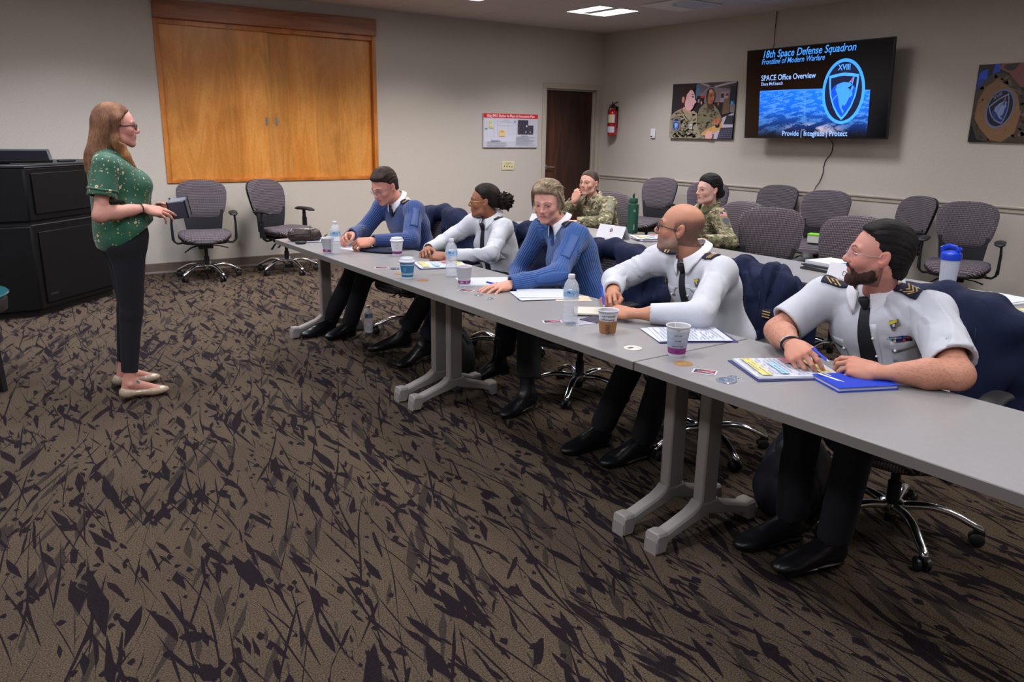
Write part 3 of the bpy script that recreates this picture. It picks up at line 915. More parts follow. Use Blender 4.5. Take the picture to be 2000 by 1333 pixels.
m_ = MB(); m_.box((0, 0, .385), (.035, .035, .045)); m_.tube([(.0, 0, .40), (-.01, -.05, .425), (-.01, -.105, .435)], .008, 8); m_.tube([(0, 0, .39), (-.01, -.05, .385), (-.01, -.1, .375)], .007, 8); m_.tube([(0, .0, .40), (0, .02, .44)], .008, 8)
m_.build('valve_handle', M['blackm'], t, smooth=40)
m_ = MB(); m_.lathe([(0, 0), (.017, 0), (.017, .012), (0, .012)], (-.03, .015, .39), 16, M=Matrix.Rotation(-pi/2, 3, 'Y')); m_.build('gauge', M['steel'], t)
m_ = MB(); m_.tube([(0, .02, .375), (-.005, .055, .37), (-.01, .078, .33), (-.008, .082, .25), (-.005, .08, .15), (-.003, .078, .05)], [.008]*4+[.009, .012], 10); m_.build('hose', M['blacks'], t)
m_ = MB(); m_.lohi((.06, -.02, .1), (.084, .02, .38)); m_.build('wall_bracket', M['blackm'], t, smooth=None)

# light switch sized thermostat plate
t = thing('wall_sensor', 'small white plastic sensor on the right wall between extinguisher and photo', 'wall sensor', (0, -1.02, 1.475))
m_ = MB(); m_.lohi((-.022, -.04, -.06), (-.0005, .04, .06)); m_.build('cover', M['white'], t, bevel=.008, bseg=3)
m_ = MB(); m_.lohi((-.024, .0, -.045), (-.0215, .03, -.03)); m_.build('window', M['blackp'], t, smooth=None)

# safety sign on the back wall, text as in the photo
t = thing('safety_sign', 'white evacuation plan board with red title bar on the back wall', 'sign', (-1.99, 0, 1.272))
m_ = MB(); m_.lohi((0, -.022, 0), (.85, -.004, .42)); m_.build('board', mat('sign_board', S_(196, 196, 206), .45), t, bevel=.001)
a = Art(plane_fn((0, -.0224, 0), (1, 0, 0), (0, 0, 1)), .0003)
a.rect(0, .365, .85, .42, S_(208, 26, 30)); a.text('Bldg 8401 Shelter In-Place & Evacuation Plan', .425, .377, .048, S_(246, 230, 230), .012, 0, 'CENTER', .86)
a.rect(.015, .07, .50, .355, S_(206, 208, 220))
for (x, y, w_, h_) in ((.05, .14, .1, .1), (.16, .12, .05, .22), (.22, .27, .2, .05), (.38, .16, .07, .16), (.05, .25, .05, .06), (.28, .32, .12, .02), (.11, .08, .1, .04)):
    for k in range(2):
        a.line([(x, y), (x+w_, y), (x+w_, y+h_), (x, y+h_), (x, y)], .0015, S_(150, 152, 166))
a.rect(.085, .295, .115, .33, S_(228, 206, 60)); a.rect(.085, .24, .115, .275, S_(228, 206, 60)); a.rect(.1, .237, .15, .245, S_(170, 160, 90)); a.rect(.235, .135, .33, .215, S_(228, 200, 140)); a.rect(.255, .185, .31, .212, S_(214, 170, 70)); a.rect(.25, .145, .32, .149, S_(180, 140, 90))
a.rect(.02, .225, .055, .24, S_(80, 170, 120)); a.ell(.48, .325, .012, .014, S_(110, 160, 190))
a.rect(.53, .17, .69, .345, S_(52, 48, 62)); a.rect(.69, .17, .775, .28, S_(52, 48, 62))
r_ = random.Random(4)
for k in range(150):
    x = r_.uniform(.535, .765); y = r_.uniform(.175, .335 if x < .68 else .27); s = r_.uniform(.003, .009)
    a.poly([(x, y), (x+s, y+s*.4), (x+s*.6, y+s*1.4), (x-s*.3, y+s)], r_.choice([S_(90, 84, 104), S_(30, 28, 40), S_(120, 112, 130), S_(66, 56, 72)]), up=(k == 0))
a.ell(.665, .27, .012, .014, S_(200, 200, 214)); a.ell(.655, .195, .01, .012, S_(190, 190, 204)); a.ell(.725, .195, .013, .01, S_(170, 170, 184))
def lines(x0, x1, y0, y1, n, seed, col, w=.004, uneven=True):
    r = random.Random(seed)
    for k in range(n):
        y = y1-(y1-y0)*k/max(1, n-1)
        e = x1-(x1-x0)*r.choice([0, 0, .05, .1, .3]) if uneven else x1
        a.rect(x0, y, e, y+w, col, up=(k == 0))
lines(.50, .80, .03, .13, 9, 3, S_(140, 140, 156)); lines(.05, .36, .02, .07, 6, 5, S_(140, 140, 156)); a.rect(.58, .146, .69, .152, S_(120, 120, 136)); a.rect(.11, .082, .25, .088, S_(120, 120, 136))
a.build('printed_plan', M['vc'], t)

t = thing('wall_outlet', 'ivory wall plate with four sockets below the safety sign', 'wall plate', (-1.695, 0, .985))
m_ = MB(); m_.lohi((0, -.009, 0), (.2, 0, .11)); m_.build('plate', mat('ivory_plastic', S_(206, 198, 156), .4), t, bevel=.004)
a = Art(plane_fn((0, -.0094, 0), (1, 0, 0), (0, 0, 1)), .0003)
for k in range(4): a.ell(.04+.04*k, .05-.003*k, .009, .010, S_(120, 112, 80)); a.ell(.04+.04*k, .05-.003*k, .004, .006, S_(50, 46, 34))
a.rect(.05, .088, .15, .092, S_(150, 142, 104)); a.rect(.06, .07, .14, .073, S_(160, 150, 110)); a.rect(.08, .008, .12, .014, S_(232, 228, 210))
a.build('socket_marks', M['vc'], t)

# ------------------------------------------------------------------ folding seminar tables
TH = .7136
def make_table(name, label, cat, x, y, group, holes=True):
    """long side along y, front towards -x; origin at the middle of the front edge on the floor"""
    t = thing(name, label, cat, (x, y, 0), 0, group)
    m_ = MB(); m_.lohi((.003, -.913, TH-.03), (.608, .913, TH)); m_.build('tabletop', M['tabletop'], t, bevel=.002)
    m_ = MB()
    m_.lohi((0, -.915, TH-.031), (.0035, .915, TH-.002)); m_.lohi((.6075, -.915, TH-.031), (.611, .915, TH-.002))
    m_.lohi((.0035, -.9155, TH-.031), (.6075, -.9128, TH-.002)); m_.lohi((.0035, .9128, TH-.031), (.6075, .9155, TH-.002))
    m_.build('edge_band', M['tableedge'], t, smooth=None)
    for s in (-1, 1):
        yc = s*.832
        m_ = MB()
        # column: wide box section, turned with its face to the front
        m_.prism([(.285, yc-.021), (.291, yc-.026), (.359, yc-.026), (.365, yc-.021), (.365, yc+.021), (.359, yc+.026), (.291, yc+.026), (.285, yc+.021)], .10, TH-.03)
        # foot: arms sweep down from the column to a thick toe
        for d in (-1, 1):
            xs = [.325+d*q for q in (0, .045, .06, .09, .17, .215, .232, .268, .276)]
            tops = [.145, .15, .135, .118, .092, .078, .083, .083, .05]
            bots = [.095, .080, .078, .070, .050, .036, .004, .004, .004]
            ws = [.030, .030, .030, .029, .028, .030, .036, .034, .026]
            vs = []
            for X_, tp, bt, w_ in zip(xs, tops, bots, ws):
                b2 = w_*.75
                vs += [(X_, yc-w_, bt), (X_, yc+w_, bt), (X_, yc+w_, tp-.012), (X_, yc+b2, tp), (X_, yc-b2, tp), (X_, yc-w_, tp-.012)]
            fs = []
            for i in range(len(xs)-1):
                for j in range(6):
                    q = (i*6+j, i*6+(j+1) % 6, (i+1)*6+(j+1) % 6, (i+1)*6+j)
                    fs.append(q if d < 0 else q[::-1])
            e = tuple(range(len(vs)-6, len(vs)))
            fs.append(e[::-1] if d < 0 else e)
            m_.add(vs, fs)
        m_.build('leg', M['tableleg'], t, smooth=30, bevel=.004, bseg=2)
        m_ = MB()
        for d in (-1, 1):
            m_ = MB(); m_.lathe([(0, 0), (.026, 0), (.026, .006), (0, .006)], (.325+d*.25, yc, 0), 14); m_.build('foot_glide', M['blackp'], t)
        m_ = MB(); m_.lohi((.12, yc-.05, TH-.045), (.52, yc+.05, TH-.031)); m_.build('top_bracket', M['tableleg'], t, bevel=.004)
    m_ = MB(); m_.lohi((.30, -.80, TH-.10), (.33, .80, TH-.045)); m_.build('stretcher', M['tableleg'], t, smooth=None)
    return t
GT = 'long grey tables in two rows'
TBL = []
for i, (lab) in enumerate(('long grey table at the far end of the front row, brown pouch on its corner', 'middle long grey table of the front row, with blue sweater person', 'nearest long grey table of the front row, blue notebook on it')):
    TBL.append(make_table('folding_table', lab, 'table', -5.80+(0, -.002, .002)[i], -3.185-.916-1.832*i-(0, .001, .003)[i], GT))
for i, (lab) in enumerate(('far long grey table of the back row, near the door', 'middle long grey table of the back row, with stack of binders', 'nearest long grey table of the back row, with shaker bottle')):
    TBL.append(make_table('folding_table', lab, 'table', -3.925, -3.05-.916-1.832*i, GT))
M['cork'] = mat('bare_particle_board', s2l(150, 112, 66), .9, var=.12, vscale=90, bump=.4, bscale=500)
M['cream'] = mat('cream_plastic', s2l(206, 202, 190), .45)
# grommet holes: open ones show the raw board, one has a cream cap (each is part of its table)
def grommet(tb, x, y, capped):
    m_ = MB(); lx, ly = x-tb.location.x, y-tb.location.y
    if capped:
        m_.lathe([(.034, 0), (.034, .0025), (.030, .0035), (0, .0035)], (lx, ly, TH), 28, col=(.6, .6, .55))
        m_.build('grommet_cap', M['cream'], tb)
        m_ = MB(); m_.lohi((lx-.022, ly-.004, TH+.0034), (lx+.0, ly+.008, TH+.0042)); m_.build('grommet_slot', M['blackp'], tb, smooth=None)
    else:
        m_.lathe([(.033, .0008), (.031, .0008)], (lx, ly, TH), 28); m_.lathe([(.031, .0006), (0, .0006)], (lx, ly, TH), 28)
        m_.build('grommet_hole', M['cork'], tb)
grommet(TBL[1], -5.68, -5.125, False); grommet(TBL[0], -5.69, -4.88, False)
grommet(TBL[1], -5.68, -6.72, True); grommet(TBL[2], -5.67, -6.96, False)

# ------------------------------------------------------------------ conference chair
def cushion(w0, w1, w2, h, th, bulge, curve, pwr=3.2, nr=9, na=56, mapf=None):
    """padded slab: outline superellipse whose half-width runs w0 (bottom) w1 (middle) w2 (top); returns MB in map coordinates"""
    m_ = MB()
    def outline(a):
        c, s = cos(a), sin(a)
        x = abs(c)**(2/pwr)*(1 if c > 0 else -1); y = abs(s)**(2/pwr)*(1 if s > 0 else -1)
        return x, y
    def wid(v):
        return w0*(1-v)*(1-v*1.)+2*v*(1-v)*w1*1.02+w2*v*v
    vs = []; uv = []
    rings = [q/nr for q in range(1, nr+1)]
    rings = [1-(1-q)**1.7 for q in rings]
    for side in (1, -1):
        for r in rings:
            for k in range(na):
                x, y = outline(2*pi*k/na)
                X, Y = x*r, y*r
                v = (Y+1)/2
                hw = wid(v)
                t = th/2*(max(0, 1-r**5))**.5*(1+bulge*(1-r*r)*(1 if side > 0 else .2))
                px, py, pz = X*hw, Y*h/2, side*t+curve*(X*X)
                vs.append(mapf(px, py, pz)); uv.append((px+1, py+1))
        vs.append(mapf(0, 0, side*th/2*(1+bulge*(1 if side > 0 else .2)))); uv.append((1, 1))
    n = nr*na
    fs = []
    for s in (0, 1):
        o = s*(n+1)
        for i in range(nr-1):
            for k in range(na):
                q = (o+i*na+k, o+i*na+(k+1) % na, o+(i+1)*na+(k+1) % na, o+(i+1)*na+k)
                fs.append(q[::-1] if s == 0 else q)
        for k in range(na):
            q = (o+n, o+k, o+(k+1) % na)
            fs.append(q if s == 0 else q[::-1])
    for k in range(na):
        a_, b_ = (nr-1)*na+k, (nr-1)*na+(k+1) % na
        fs.append((a_, b_, n+1+b_, n+1+a_)[::-1])
    m_.add(vs, fs, uvs=uv)
    return m_

def make_chair():
    """faces +x, origin on the floor under the column"""
    t = thing('conference_chair', 'grey dotted fabric swivel chair', 'chair')
    # back: bottom z .585, top .955
    lean = radians(11)
    def bk(x, y, z, off=0):
        # x sideways, y up along the back, z forward
        sy = y
        return Vector((-.235-sin(lean)*(sy+.19)+cos(lean)*(z+off)-.05*((sy+.02)/.19)**2*.25, x, .757+cos(lean)*sy+sin(lean)*(z+off)*.3-.03*(x/.24)**2*max(0, sy)*5))
    cushion(.185, .252, .236, .40, .06, .22, .042, 4.6, mapf=lambda x, y, z: bk(x, y, z)).build('backrest', M['fabA'], t, smooth=180)
    # black shell behind and below
    cushion(.18, .246, .232, .40, .03, .0, .042, 4.6, mapf=lambda x, y, z: bk(x, y*.985, z-.036)).build('back_shell', M['blacks'], t, smooth=180)
    m_ = MB(); vs = []; nx, ny = 12, 8
    for th_ in (0, -.022):
        for j in range(ny+1):
            v = j/ny; z = .42+.24*v; hw = .165+.03*v
            for i in range(nx+1):
                u = i/nx*2-1
                vs.append((-.222-.02*(1-v)**2-.012*v+.042*u*u+th_, u*hw, z))
    W_ = nx+1; K = (ny+1)*W_; fs = []
    for j in range(ny):
        for i in range(nx):
            a_ = j*W_+i
            fs += [(a_, a_+1, a_+W_+1, a_+W_), (K+a_+W_, K+a_+W_+1, K+a_+1, K+a_)]
    for j in range(ny):
        for i in (0, nx):
            a_, b_ = j*W_+i, (j+1)*W_+i
            q = (a_, b_, K+b_, K+a_); fs.append(q if i == 0 else q[::-1])
    for i in range(nx):
        fs.append((i+1, i, K+i, K+i+1)); a_ = ny*W_+i; fs.append((a_, a_+1, K+a_+1, K+a_))
    m_.add(vs, fs); m_.build('lower_back', M['blackfab'], t, smooth=50)
    # seat: rounded front edge
    def st(x, y, z):
        # x sideways, y fore-aft, z up
        d = max(0, y-.10)
        b = max(0, -y-.16)
        return Vector((y+.03, x, .425+z*(1 if z > 0 else .9)-d*d*2.2+b*b*1.5+.35*x*x*(1 if z > 0 else .3)))
    cushion(.225, .262, .235, .49, .095, .12, .0, 3.6, mapf=st).build('seat', M['fabA'], t, smooth=180)
    cushion(.20, .24, .21, .45, .03, .0, 0, 3.4, nr=5, na=40, mapf=lambda x, y, z: Vector((y+.025, x, .372+z))).build('seat_pan', M['blacks'], t, smooth=180)
    m_ = MB(); m_.box((.0, 0, .335), (.24, .14, .05)); m_.box((-.12, 0, .35), (.20, .08, .03)); m_.box((-.215, 0, .40), (.03, .10, .12)); m_.build('tilt_mechanism', M['blackp'], t, bevel=.008)
    for s, x_, ln, dn in ((1, .05, .15, -.03), (-1, .06, .12, -.05), (-1, -.02, .14, -.075)):
        m_ = MB(); m_.tube([(x_, s*.06, .335), (x_+.01, s*(.06+ln*.6), .335+dn*.4), (x_+.02, s*(.06+ln), .335+dn)], [.006, .007, .009], 8, flat=(1.6, .7)); m_.build('lever', M['blackp'], t)
    for s in (-1, 1):
        m_ = MB()
        m_.tube([(0, s*.15, .36), (0, s*.26, .352), (-.004, s*.288, .375), (-.012, s*.296, .44), (-.02, s*.298, .55), (-.015, s*.292, .635)], [.016, .016, .018, .019, .018, .016], 10, flat=(1.35, .6))
        m_.box((-.018, s*.299, .47), (.05, .020, .17))
        ar = m_.build('armrest', M['blackp'], t, smooth=50)
        m_ = MB(); n_ = 12; pts = [(-.13+.26*i/n_, s*(.29-.012*sin(pi*i/n_)), .648-.010*(abs(i/n_-.45)*2)**3) for i in range(n_+1)]
        rr = [.012+.024*min(1, sin(pi*min(max(i/n_, .03), .97))*2.2) for i in range(n_+1)]
        m_.tube(pts, rr, 14, flat=(1.15, .5)); m_.build('arm_pad', M['blacks'], ar, smooth=180)
        m_ = MB(); m_.lathe([(0, 0), (.007, 0), (.007, .004), (0, .004)], (-.018, s*.309, .52), 10, M=Matrix.Rotation(-s*pi/2, 3, 'X')); m_.build('bolt', M['steel'], ar)
    m_ = MB(); m_.lathe([(.024, .09), (.025, .10), (.025, .22), (.018, .222), (.018, .33)], n=18); m_.lathe([(0, .045), (.022, .045), (.022, .09)], n=18); m_.build('gas_column', M['blackp'], t)
    m_ = MB(); m_.lathe([(0, .085), (.038, .088), (.046, .11), (.044, .135), (.03, .142), (0, .142)], n=24); m_.build('hub', M['chrome'], t)
    me_leg = me_cas = None
    for k in range(5):
        an = 2*pi*k/5+.3
        if me_leg is None:
            n_ = 12; pts = []; rr = []
            for i in range(n_+1):
                u = i/n_; r_ = .03+.275*u
                pts.append((r_, 0, .118+.018*sin(pi*min(1, u*1.15))-.045*u*u*u)); rr.append(.021-.006*u)
            pts.append((.314, 0, .066)); rr.append(.013); pts.append((.315, 0, .058)); rr.append(.010)
            m_ = MB(); m_.tube(pts, rr, 12, flat=(1.05, .85)); lg = m_.build('leg', M['chrome'], t, smooth=180); me_leg = lg
            m_ = MB()
            for s in (-1, 1): m_.lathe([(0, -.011), (.018, -.011), (.026, -.007), (.0275, 0), (.026, .007), (.018, .011), (0, .011)], (.30, s*.017, .028), 18, M=Matrix.Rotation(pi/2, 3, 'X'))
            m_.tube([(.305, -.006, .05), (.305, .006, .05)], .022, 12); m_.tube([(.313, 0, .045), (.313, 0, .062)], .008, 8)
            cs = m_.build('caster', M['blackp'], t, smooth=40); me_cas = cs
        else:
            lg = me_leg.copy(); COL.objects.link(lg); lg.parent = t
            cs = me_cas.copy(); COL.objects.link(cs); cs.parent = t
        lg.rotation_euler = (0, 0, an); cs.rotation_euler = (0, 0, an)
    return t
CH0 = make_chair()
CHU = [False]
def chair(x, y, facing, label, group=None, base=0, h=0):
    """facing: heading of the sitter in degrees, 0 = +x"""
    o = CH0 if not CHU[0] else copy_tree(CH0)
    CHU[0] = True
    o.location = (x, y, 0); o.rotation_euler = (0, 0, radians(facing))
    o['label'] = label
    if group: o['group'] = group
    elif 'group' in o: del o['group']
    for c in o.children:
        if c.name.split('.')[0] in ('leg', 'caster'): c.rotation_euler.z += radians(base)
    return o
GW = 'chairs against the walls'
chair(-5.60, -.50, -104, 'grey swivel chair against the back wall, behind the dark gadget held by the presenter', GW, 10)
chair(-4.80, -.56, -66, 'grey swivel chair against the back wall, turned behind the brown pouch', GW, 30)
chair(-.66, -1.66, -165, 'grey swivel chair by the right wall nearest the fire extinguisher', GW, 10)
chair(-.72, -2.58, -150, 'grey swivel chair at the right wall behind the head of the dark-haired soldier', GW, 40)
chair(-.44, -3.20, -172, 'grey swivel chair by the wall, only its low back top showing between soldier and cable', GW, 20)
chair(-.66, -4.02, -160, 'grey swivel chair at the right wall under the dangling cable', GW, 0)
chair(-.50, -4.68, 158, 'grey swivel chair turned sideways at the right wall, behind the head of the bearded man', GW, 25)
chair(-.72, -5.45, -158, 'grey swivel chair at the right wall behind the blue-lidded shaker bottle', GW, 12)
chair(-.72, -6.50, 175, 'grey swivel chair at the right edge of the photo, only arm and seat showing', GW, 12)
GR = 'chairs at the back row of tables'
chair(-2.93, -3.30, 205, 'grey swivel chair under the soldier with a hand to her mouth', GR, 5)
chair(-2.62, -4.44, 176, 'grey swivel chair under the smiling dark-haired soldier', GR, 20)
chair(-2.80, -5.08, 214, 'empty grey swivel chair drawn up to the back row, large pale back', GR, 0)
chair(-2.86, -5.72, 196, 'empty grey swivel chair behind the stack of binders', GR, 30)
GF = 'chairs at the front row of tables'
FRONT = [chair(-4.90, -3.60, 190, 'grey swivel chair of the man in blue sweater with glasses', GF, 10),
         chair(-4.70, -4.40, 190, 'grey swivel chair of the woman in white shirt with curly bun', GF, 20),
         chair(-4.78, -5.36, 190, 'grey swivel chair of the short-haired woman in blue sweater', GF, 0),
         chair(-4.81, -6.33, 190, 'grey swivel chair of the bald man with glasses', GF, 35),
         chair(-4.84, -7.32, 190, 'grey swivel chair of the bearded man nearest the camera', GF, 14)]

for o, z in zip(FRONT, (.93, .86, .87, .89, .93)): o.scale = (1, 1, z)

# ------------------------------------------------------------------ lectern, monitor, side table
t = thing('lectern_console', 'large black angled media console in two tiers, behind the presenter', 'console', (0, 0, 0))
FP = [(-8.35, -1.60), (-7.16, -1.60), (-6.50, -.93), (-6.50, -.42), (-8.35, -.42)]
def inset(poly, d):
    cx = sum(p[0] for p in poly)/len(poly); cy = sum(p[1] for p in poly)/len(poly)
    return [(cx+(x-cx)*(1-d/abs(sqrt((x-cx)**2+(y-cy)**2))), cy+(y-cy)*(1-d/abs(sqrt((x-cx)**2+(y-cy)**2)))) for x, y in poly]
M['pod'] = mat('black_console_laminate', (.0042, .0042, .005), .5, spec=.3, bump=.15, bscale=300)
m_ = MB(); m_.prism(inset(FP, .05), 0, .05); m_.build('plinth', M['blackp'], t, smooth=None)
m_ = MB(); m_.prism(FP, .05, .715); m_.build('lower_cabinet', M['pod'], t, bevel=.012, bseg=3)
m_ = MB(); m_.prism(inset(FP, .03), .715, .745); m_.build('reveal', M['blackp'], t, smooth=None)
m_ = MB(); m_.prism(inset(FP, .0), .745, 1.15); m_.build('upper_cabinet', M['pod'], t, bevel=.012, bseg=3)
m_ = MB(); m_.prism(inset(FP, -.004), 1.150, 1.172); m_.build('worktop', M['blackm'], t, bevel=.004)
# recessed doors on the angled face
da = Vector((.66, .67, 0)).normalized(); dn = Vector((.67, -.66, 0)).normalized()
for z0, z1 in ((.10, .66), (.80, 1.11)):
    m_ = MB(); A_ = Vector((-7.16, -1.60, 0))+da*.06; B_ = A_+da*.80
    vs = [A_+Vector((0, 0, z0)), B_+Vector((0, 0, z0)), B_+Vector((0, 0, z1)), A_+Vector((0, 0, z1))]
    vs = [v+dn*.001 for v in vs]+[v+dn*.012 for v in vs]
    m_.add(vs, [(4, 5, 6, 7), (0, 1, 5, 4), (1, 2, 6, 5), (2, 3, 7, 6), (3, 0, 4, 7)]); m_.build('door', M['pod'], t, bevel=.003)
a = Art(plane_fn(Vector((-7.16, -1.60, .155))+da*.10+dn*.0135, da, (0, 0, 1), dn), .0003)
for k in range(22): a.rect(.004*k, 0, .004*k+.0018, .02 if k % 3 else .014, (.05, .05, .055), up=(k == 0))
a.build('vent_marking', M['vc'], t)
M['satin'] = mat('dark_satin_metal', (.10, .10, .11), .35, .8); c0 = Vector((-7.16, -1.60, 0))
for z in (.72, 1.158): m_ = MB(); m_.tube([c0+Vector((.0, 0, z-.004)), c0+da*.92+Vector((0, 0, z-.004))], .006, 8); m_.build('corner_trim', M['satin'], t)
# monitor lying back on the top
t = thing('monitor', 'black flat monitor leaning back on top of the console', 'monitor', (-7.26, -1.30, 1.1550), radians(4))
m_ = MB(); R3 = Matrix.Rotation(radians(48), 3, 'X')
m_.box((0, .02, .075), (.66, .15, .03), M=Matrix.Rotation(radians(34), 3, 'X')); m_.build('screen_housing', M['blackp'], t, bevel=.006)
m_ = MB(); m_.box((0, -.003, .082), (.61, .115, .004), M=Matrix.Rotation(radians(34), 3, 'X')); m_.build('screen', M['screenoff'], t, smooth=None)
m_ = MB(); m_.prism([(-.2, -.04), (.2, -.04), (.2, .1), (-.2, .1)], 0, .02); m_.box((0, .04, .04), (.08, .05, .05)); m_.build('stand', M['blackp'], t, bevel=.005)
t = thing('remote_control', 'small black remote control on top of the console', 'remote control', (-6.80, -1.02, 1.1725), radians(30))
m_ = MB(); m_.box((0, 0, .011), (.15, .045, .018)); m_.build('body', M['blackp'], t, bevel=.006)
m_ = MB()
for i in range(5):
    for j in range(3): m_.box((-.05+.022*i, -.012+.012*j, .021), (.01, .007, .003))
m_.build('button', mat('grey_rubber', (.08, .08, .09), .6), t, smooth=None)
# side table with a glass top at the left edge
t = thing('side_table', 'round side table with teal glass top and black legs at the left edge', 'side table', (-7.80, -3.36, 0))
zt = .545
m_ = MB(); m_.lathe([(0, zt-.012), (.352, zt-.012), (.358, zt-.006), (.352, zt), (0, zt)], n=64)
m_.build('glass_top', mat('teal_glass', s2l(40, 104, 108), .12, spec=.6, coat=.5), t, smooth=40)
m_ = MB(); m_.lathe([(.25, zt-.10), (.34, zt-.10), (.345, zt-.04), (.34, zt-.03), (.25, zt-.03)], n=48); m_.build('apron', M['blackp'], t, smooth=40)
m_ = MB(); m_.lathe([(.30, zt-.03), (.34, zt-.03), (.34, zt-.0125), (.30, zt-.0125)], n=48); m_.build('frosted_band', mat('frosted_rim', s2l(70, 84, 100), .4), t, smooth=40)
for k in range(4):
    an = radians(-42+90*k); m_ = MB(); m_.tube([(.30*cos(an), .30*sin(an), zt-.09), (.335*cos(an), .335*sin(an), 0.0)], [.034, .022], 4, flat=(1, 1)); m_.build('leg', M['blackp'], t, smooth=30)
# joints in metres: hip centre, neck base, head centre (between the ears), shoulders, elbows, wrists, knees, ankles, toes (left, right)
RIG = {
 'P1': dict(hip=(-4.86, -3.66, .54), neck=(-5.06, -3.66, .985), head=(-5.17, -3.66, 1.095), look=(-.86, -.22, -.46), sL=(-5.05, -3.87, .94), sR=(-5.10, -3.49, .94),
            eL=(-5.19, -4.07, .77), eR=(-5.25, -3.46, .765), wL=(-5.46, -4.07, .785), wR=(-5.46, -3.72, .785), kL=(-5.30, -3.60, .50), kR=(-5.30, -3.42, .50), aL=(-5.36, -3.42, .09), aR=(-5.46, -3.27, .09), tL=(-5.56, -3.47, .03), tR=(-5.68, -3.32, .03)),
 'P2': dict(hip=(-4.68, -4.44, .54), neck=(-4.80, -4.46, .925), head=(-4.85, -4.44, 1.045), look=(-.80, .59, -.03), sL=(-4.82, -4.61, .885), sR=(-4.84, -4.29, .885),
            eL=(-5.03, -4.78, .755), eR=(-5.03, -4.20, .755), wL=(-5.27, -4.67, .755), wR=(-5.24, -4.38, .755), kL=(-5.12, -4.46, .50), kR=(-5.12, -4.26, .50), aL=(-5.22, -4.30, .12), aR=(-5.23, -4.04, .13), tL=(-5.44, -4.36, .03), tR=(-5.46, -3.97, .05)),
 'P3': dict(hip=(-4.78, -5.46, .54), neck=(-4.93, -5.34, .985), head=(-5.01, -5.31, 1.115), look=(-.82, -.52, -.28), sL=(-4.97, -5.51, .945), sR=(-4.93, -5.16, .935),
            eL=(-5.18, -5.63, .775), eR=(-4.98, -5.02, .70), wL=(-5.43, -5.57, .745), wR=(-5.16, -5.20, .60), kL=(-5.20, -5.42, .50), kR=(-5.16, -5.18, .50), aL=(-5.22, -5.46, .12), aR=(-5.06, -4.98, .16), tL=(-5.40, -5.48, .03), tR=(-5.24, -4.90, .05)),
 'P4': dict(hip=(-4.80, -6.40, .54), neck=(-4.95, -6.33, .945), head=(-5.01, -6.285, 1.075), look=(-.60, .80, .10), sL=(-4.97, -6.50, .90), sR=(-4.95, -6.11, .90),
            eL=(-5.22, -6.62, .765), eR=(-5.12, -5.99, .80), wL=(-5.40, -6.42, .757), wR=(-5.31, -6.19, .785), kL=(-5.22, -6.46, .50), kR=(-5.20, -6.24, .50), aL=(-5.16, -6.28, .10), aR=(-5.22, -6.06, .10), tL=(-5.38, -6.26, .03), tR=(-5.44, -6.05, .03)),
 'P5': dict(hip=(-4.86, -7.30, .54), neck=(-5.00, -7.235, .955), head=(-5.075, -7.27, 1.09), look=(-.60, .80, .05), sL=(-4.99, -7.435, .90), sR=(-5.02, -7.045, .895),
            eL=(-5.165, -7.635, .765), eR=(-5.20, -6.985, .775), wL=(-5.31, -7.46, .755), wR=(-5.36, -7.165, .785), kL=(-5.28, -7.40, .50), kR=(-5.26, -7.18, .50), aL=(-5.28, -7.36, .10), aR=(-5.24, -7.16, .10), tL=(-5.50, -7.30, .04), tR=(-5.46, -7.10, .03)),
 'P6': dict(hip=(-2.86, -3.42, .54), neck=(-3.03, -3.40, .92), head=(-3.08, -3.38, 1.055), look=(-.93, -.30, .02), sL=(-3.02, -3.59, .885), sR=(-3.04, -3.21, .885),
            eL=(-3.18, -3.72, .755), eR=(-3.26, -3.19, .75), wL=(-3.38, -3.58, .75), wR=(-3.215, -3.35, .905), kL=(-3.30, -3.52, .50), kR=(-3.30, -3.32, .50), aL=(-3.34, -3.52, .10), aR=(-3.34, -3.32, .10), tL=(-3.52, -3.52, .03), tR=(-3.52, -3.32, .03)),
 'P7': dict(hip=(-2.72, -4.50, .54), neck=(-2.87, -4.57, .94), head=(-2.92, -4.59, 1.075), look=(-.90, .20, -.03), sL=(-2.94, -4.72, .885), sR=(-2.80, -4.43, .885),
            eL=(-3.02, -4.91, .72), eR=(-3.00, -4.36, .735), wL=(-3.27, -4.88, .74), wR=(-3.25, -4.60, .74), kL=(-3.18, -4.56, .50), kR=(-3.18, -4.36, .50), aL=(-3.22, -4.56, .10), aR=(-3.22, -4.36, .10), tL=(-3.40, -4.56, .03), tR=(-3.40, -4.36, .03)),
}
# ================================================================== implicit-surface modelling for figures and cloth
A3 = lambda p: np.array(p, dtype=np.float64)
def unit(v):
    v = A3(v); return v/np.linalg.norm(v)
_rt = np.random.RandomState(5).rand(32, 32, 32).astype(np.float32)
def vn(x, y, z):
    """smooth value noise 0..1"""
    xi, yi, zi = np.floor(x).astype(int), np.floor(y).astype(int), np.floor(z).astype(int)
    fx, fy, fz = x-xi, y-yi, z-zi
    fx, fy, fz = fx*fx*(3-2*fx), fy*fy*(3-2*fy), fz*fz*(3-2*fz)
    r = 0
    for a in (0, 1):
        wa = fx if a else 1-fx
        for b in (0, 1):
            wb = fy if b else 1-fy
            for c in (0, 1):
                wc = fz if c else 1-fz
                r = r+wa*wb*wc*_rt[(xi+a) % 32, (yi+b) % 32, (zi+c) % 32]
    return r

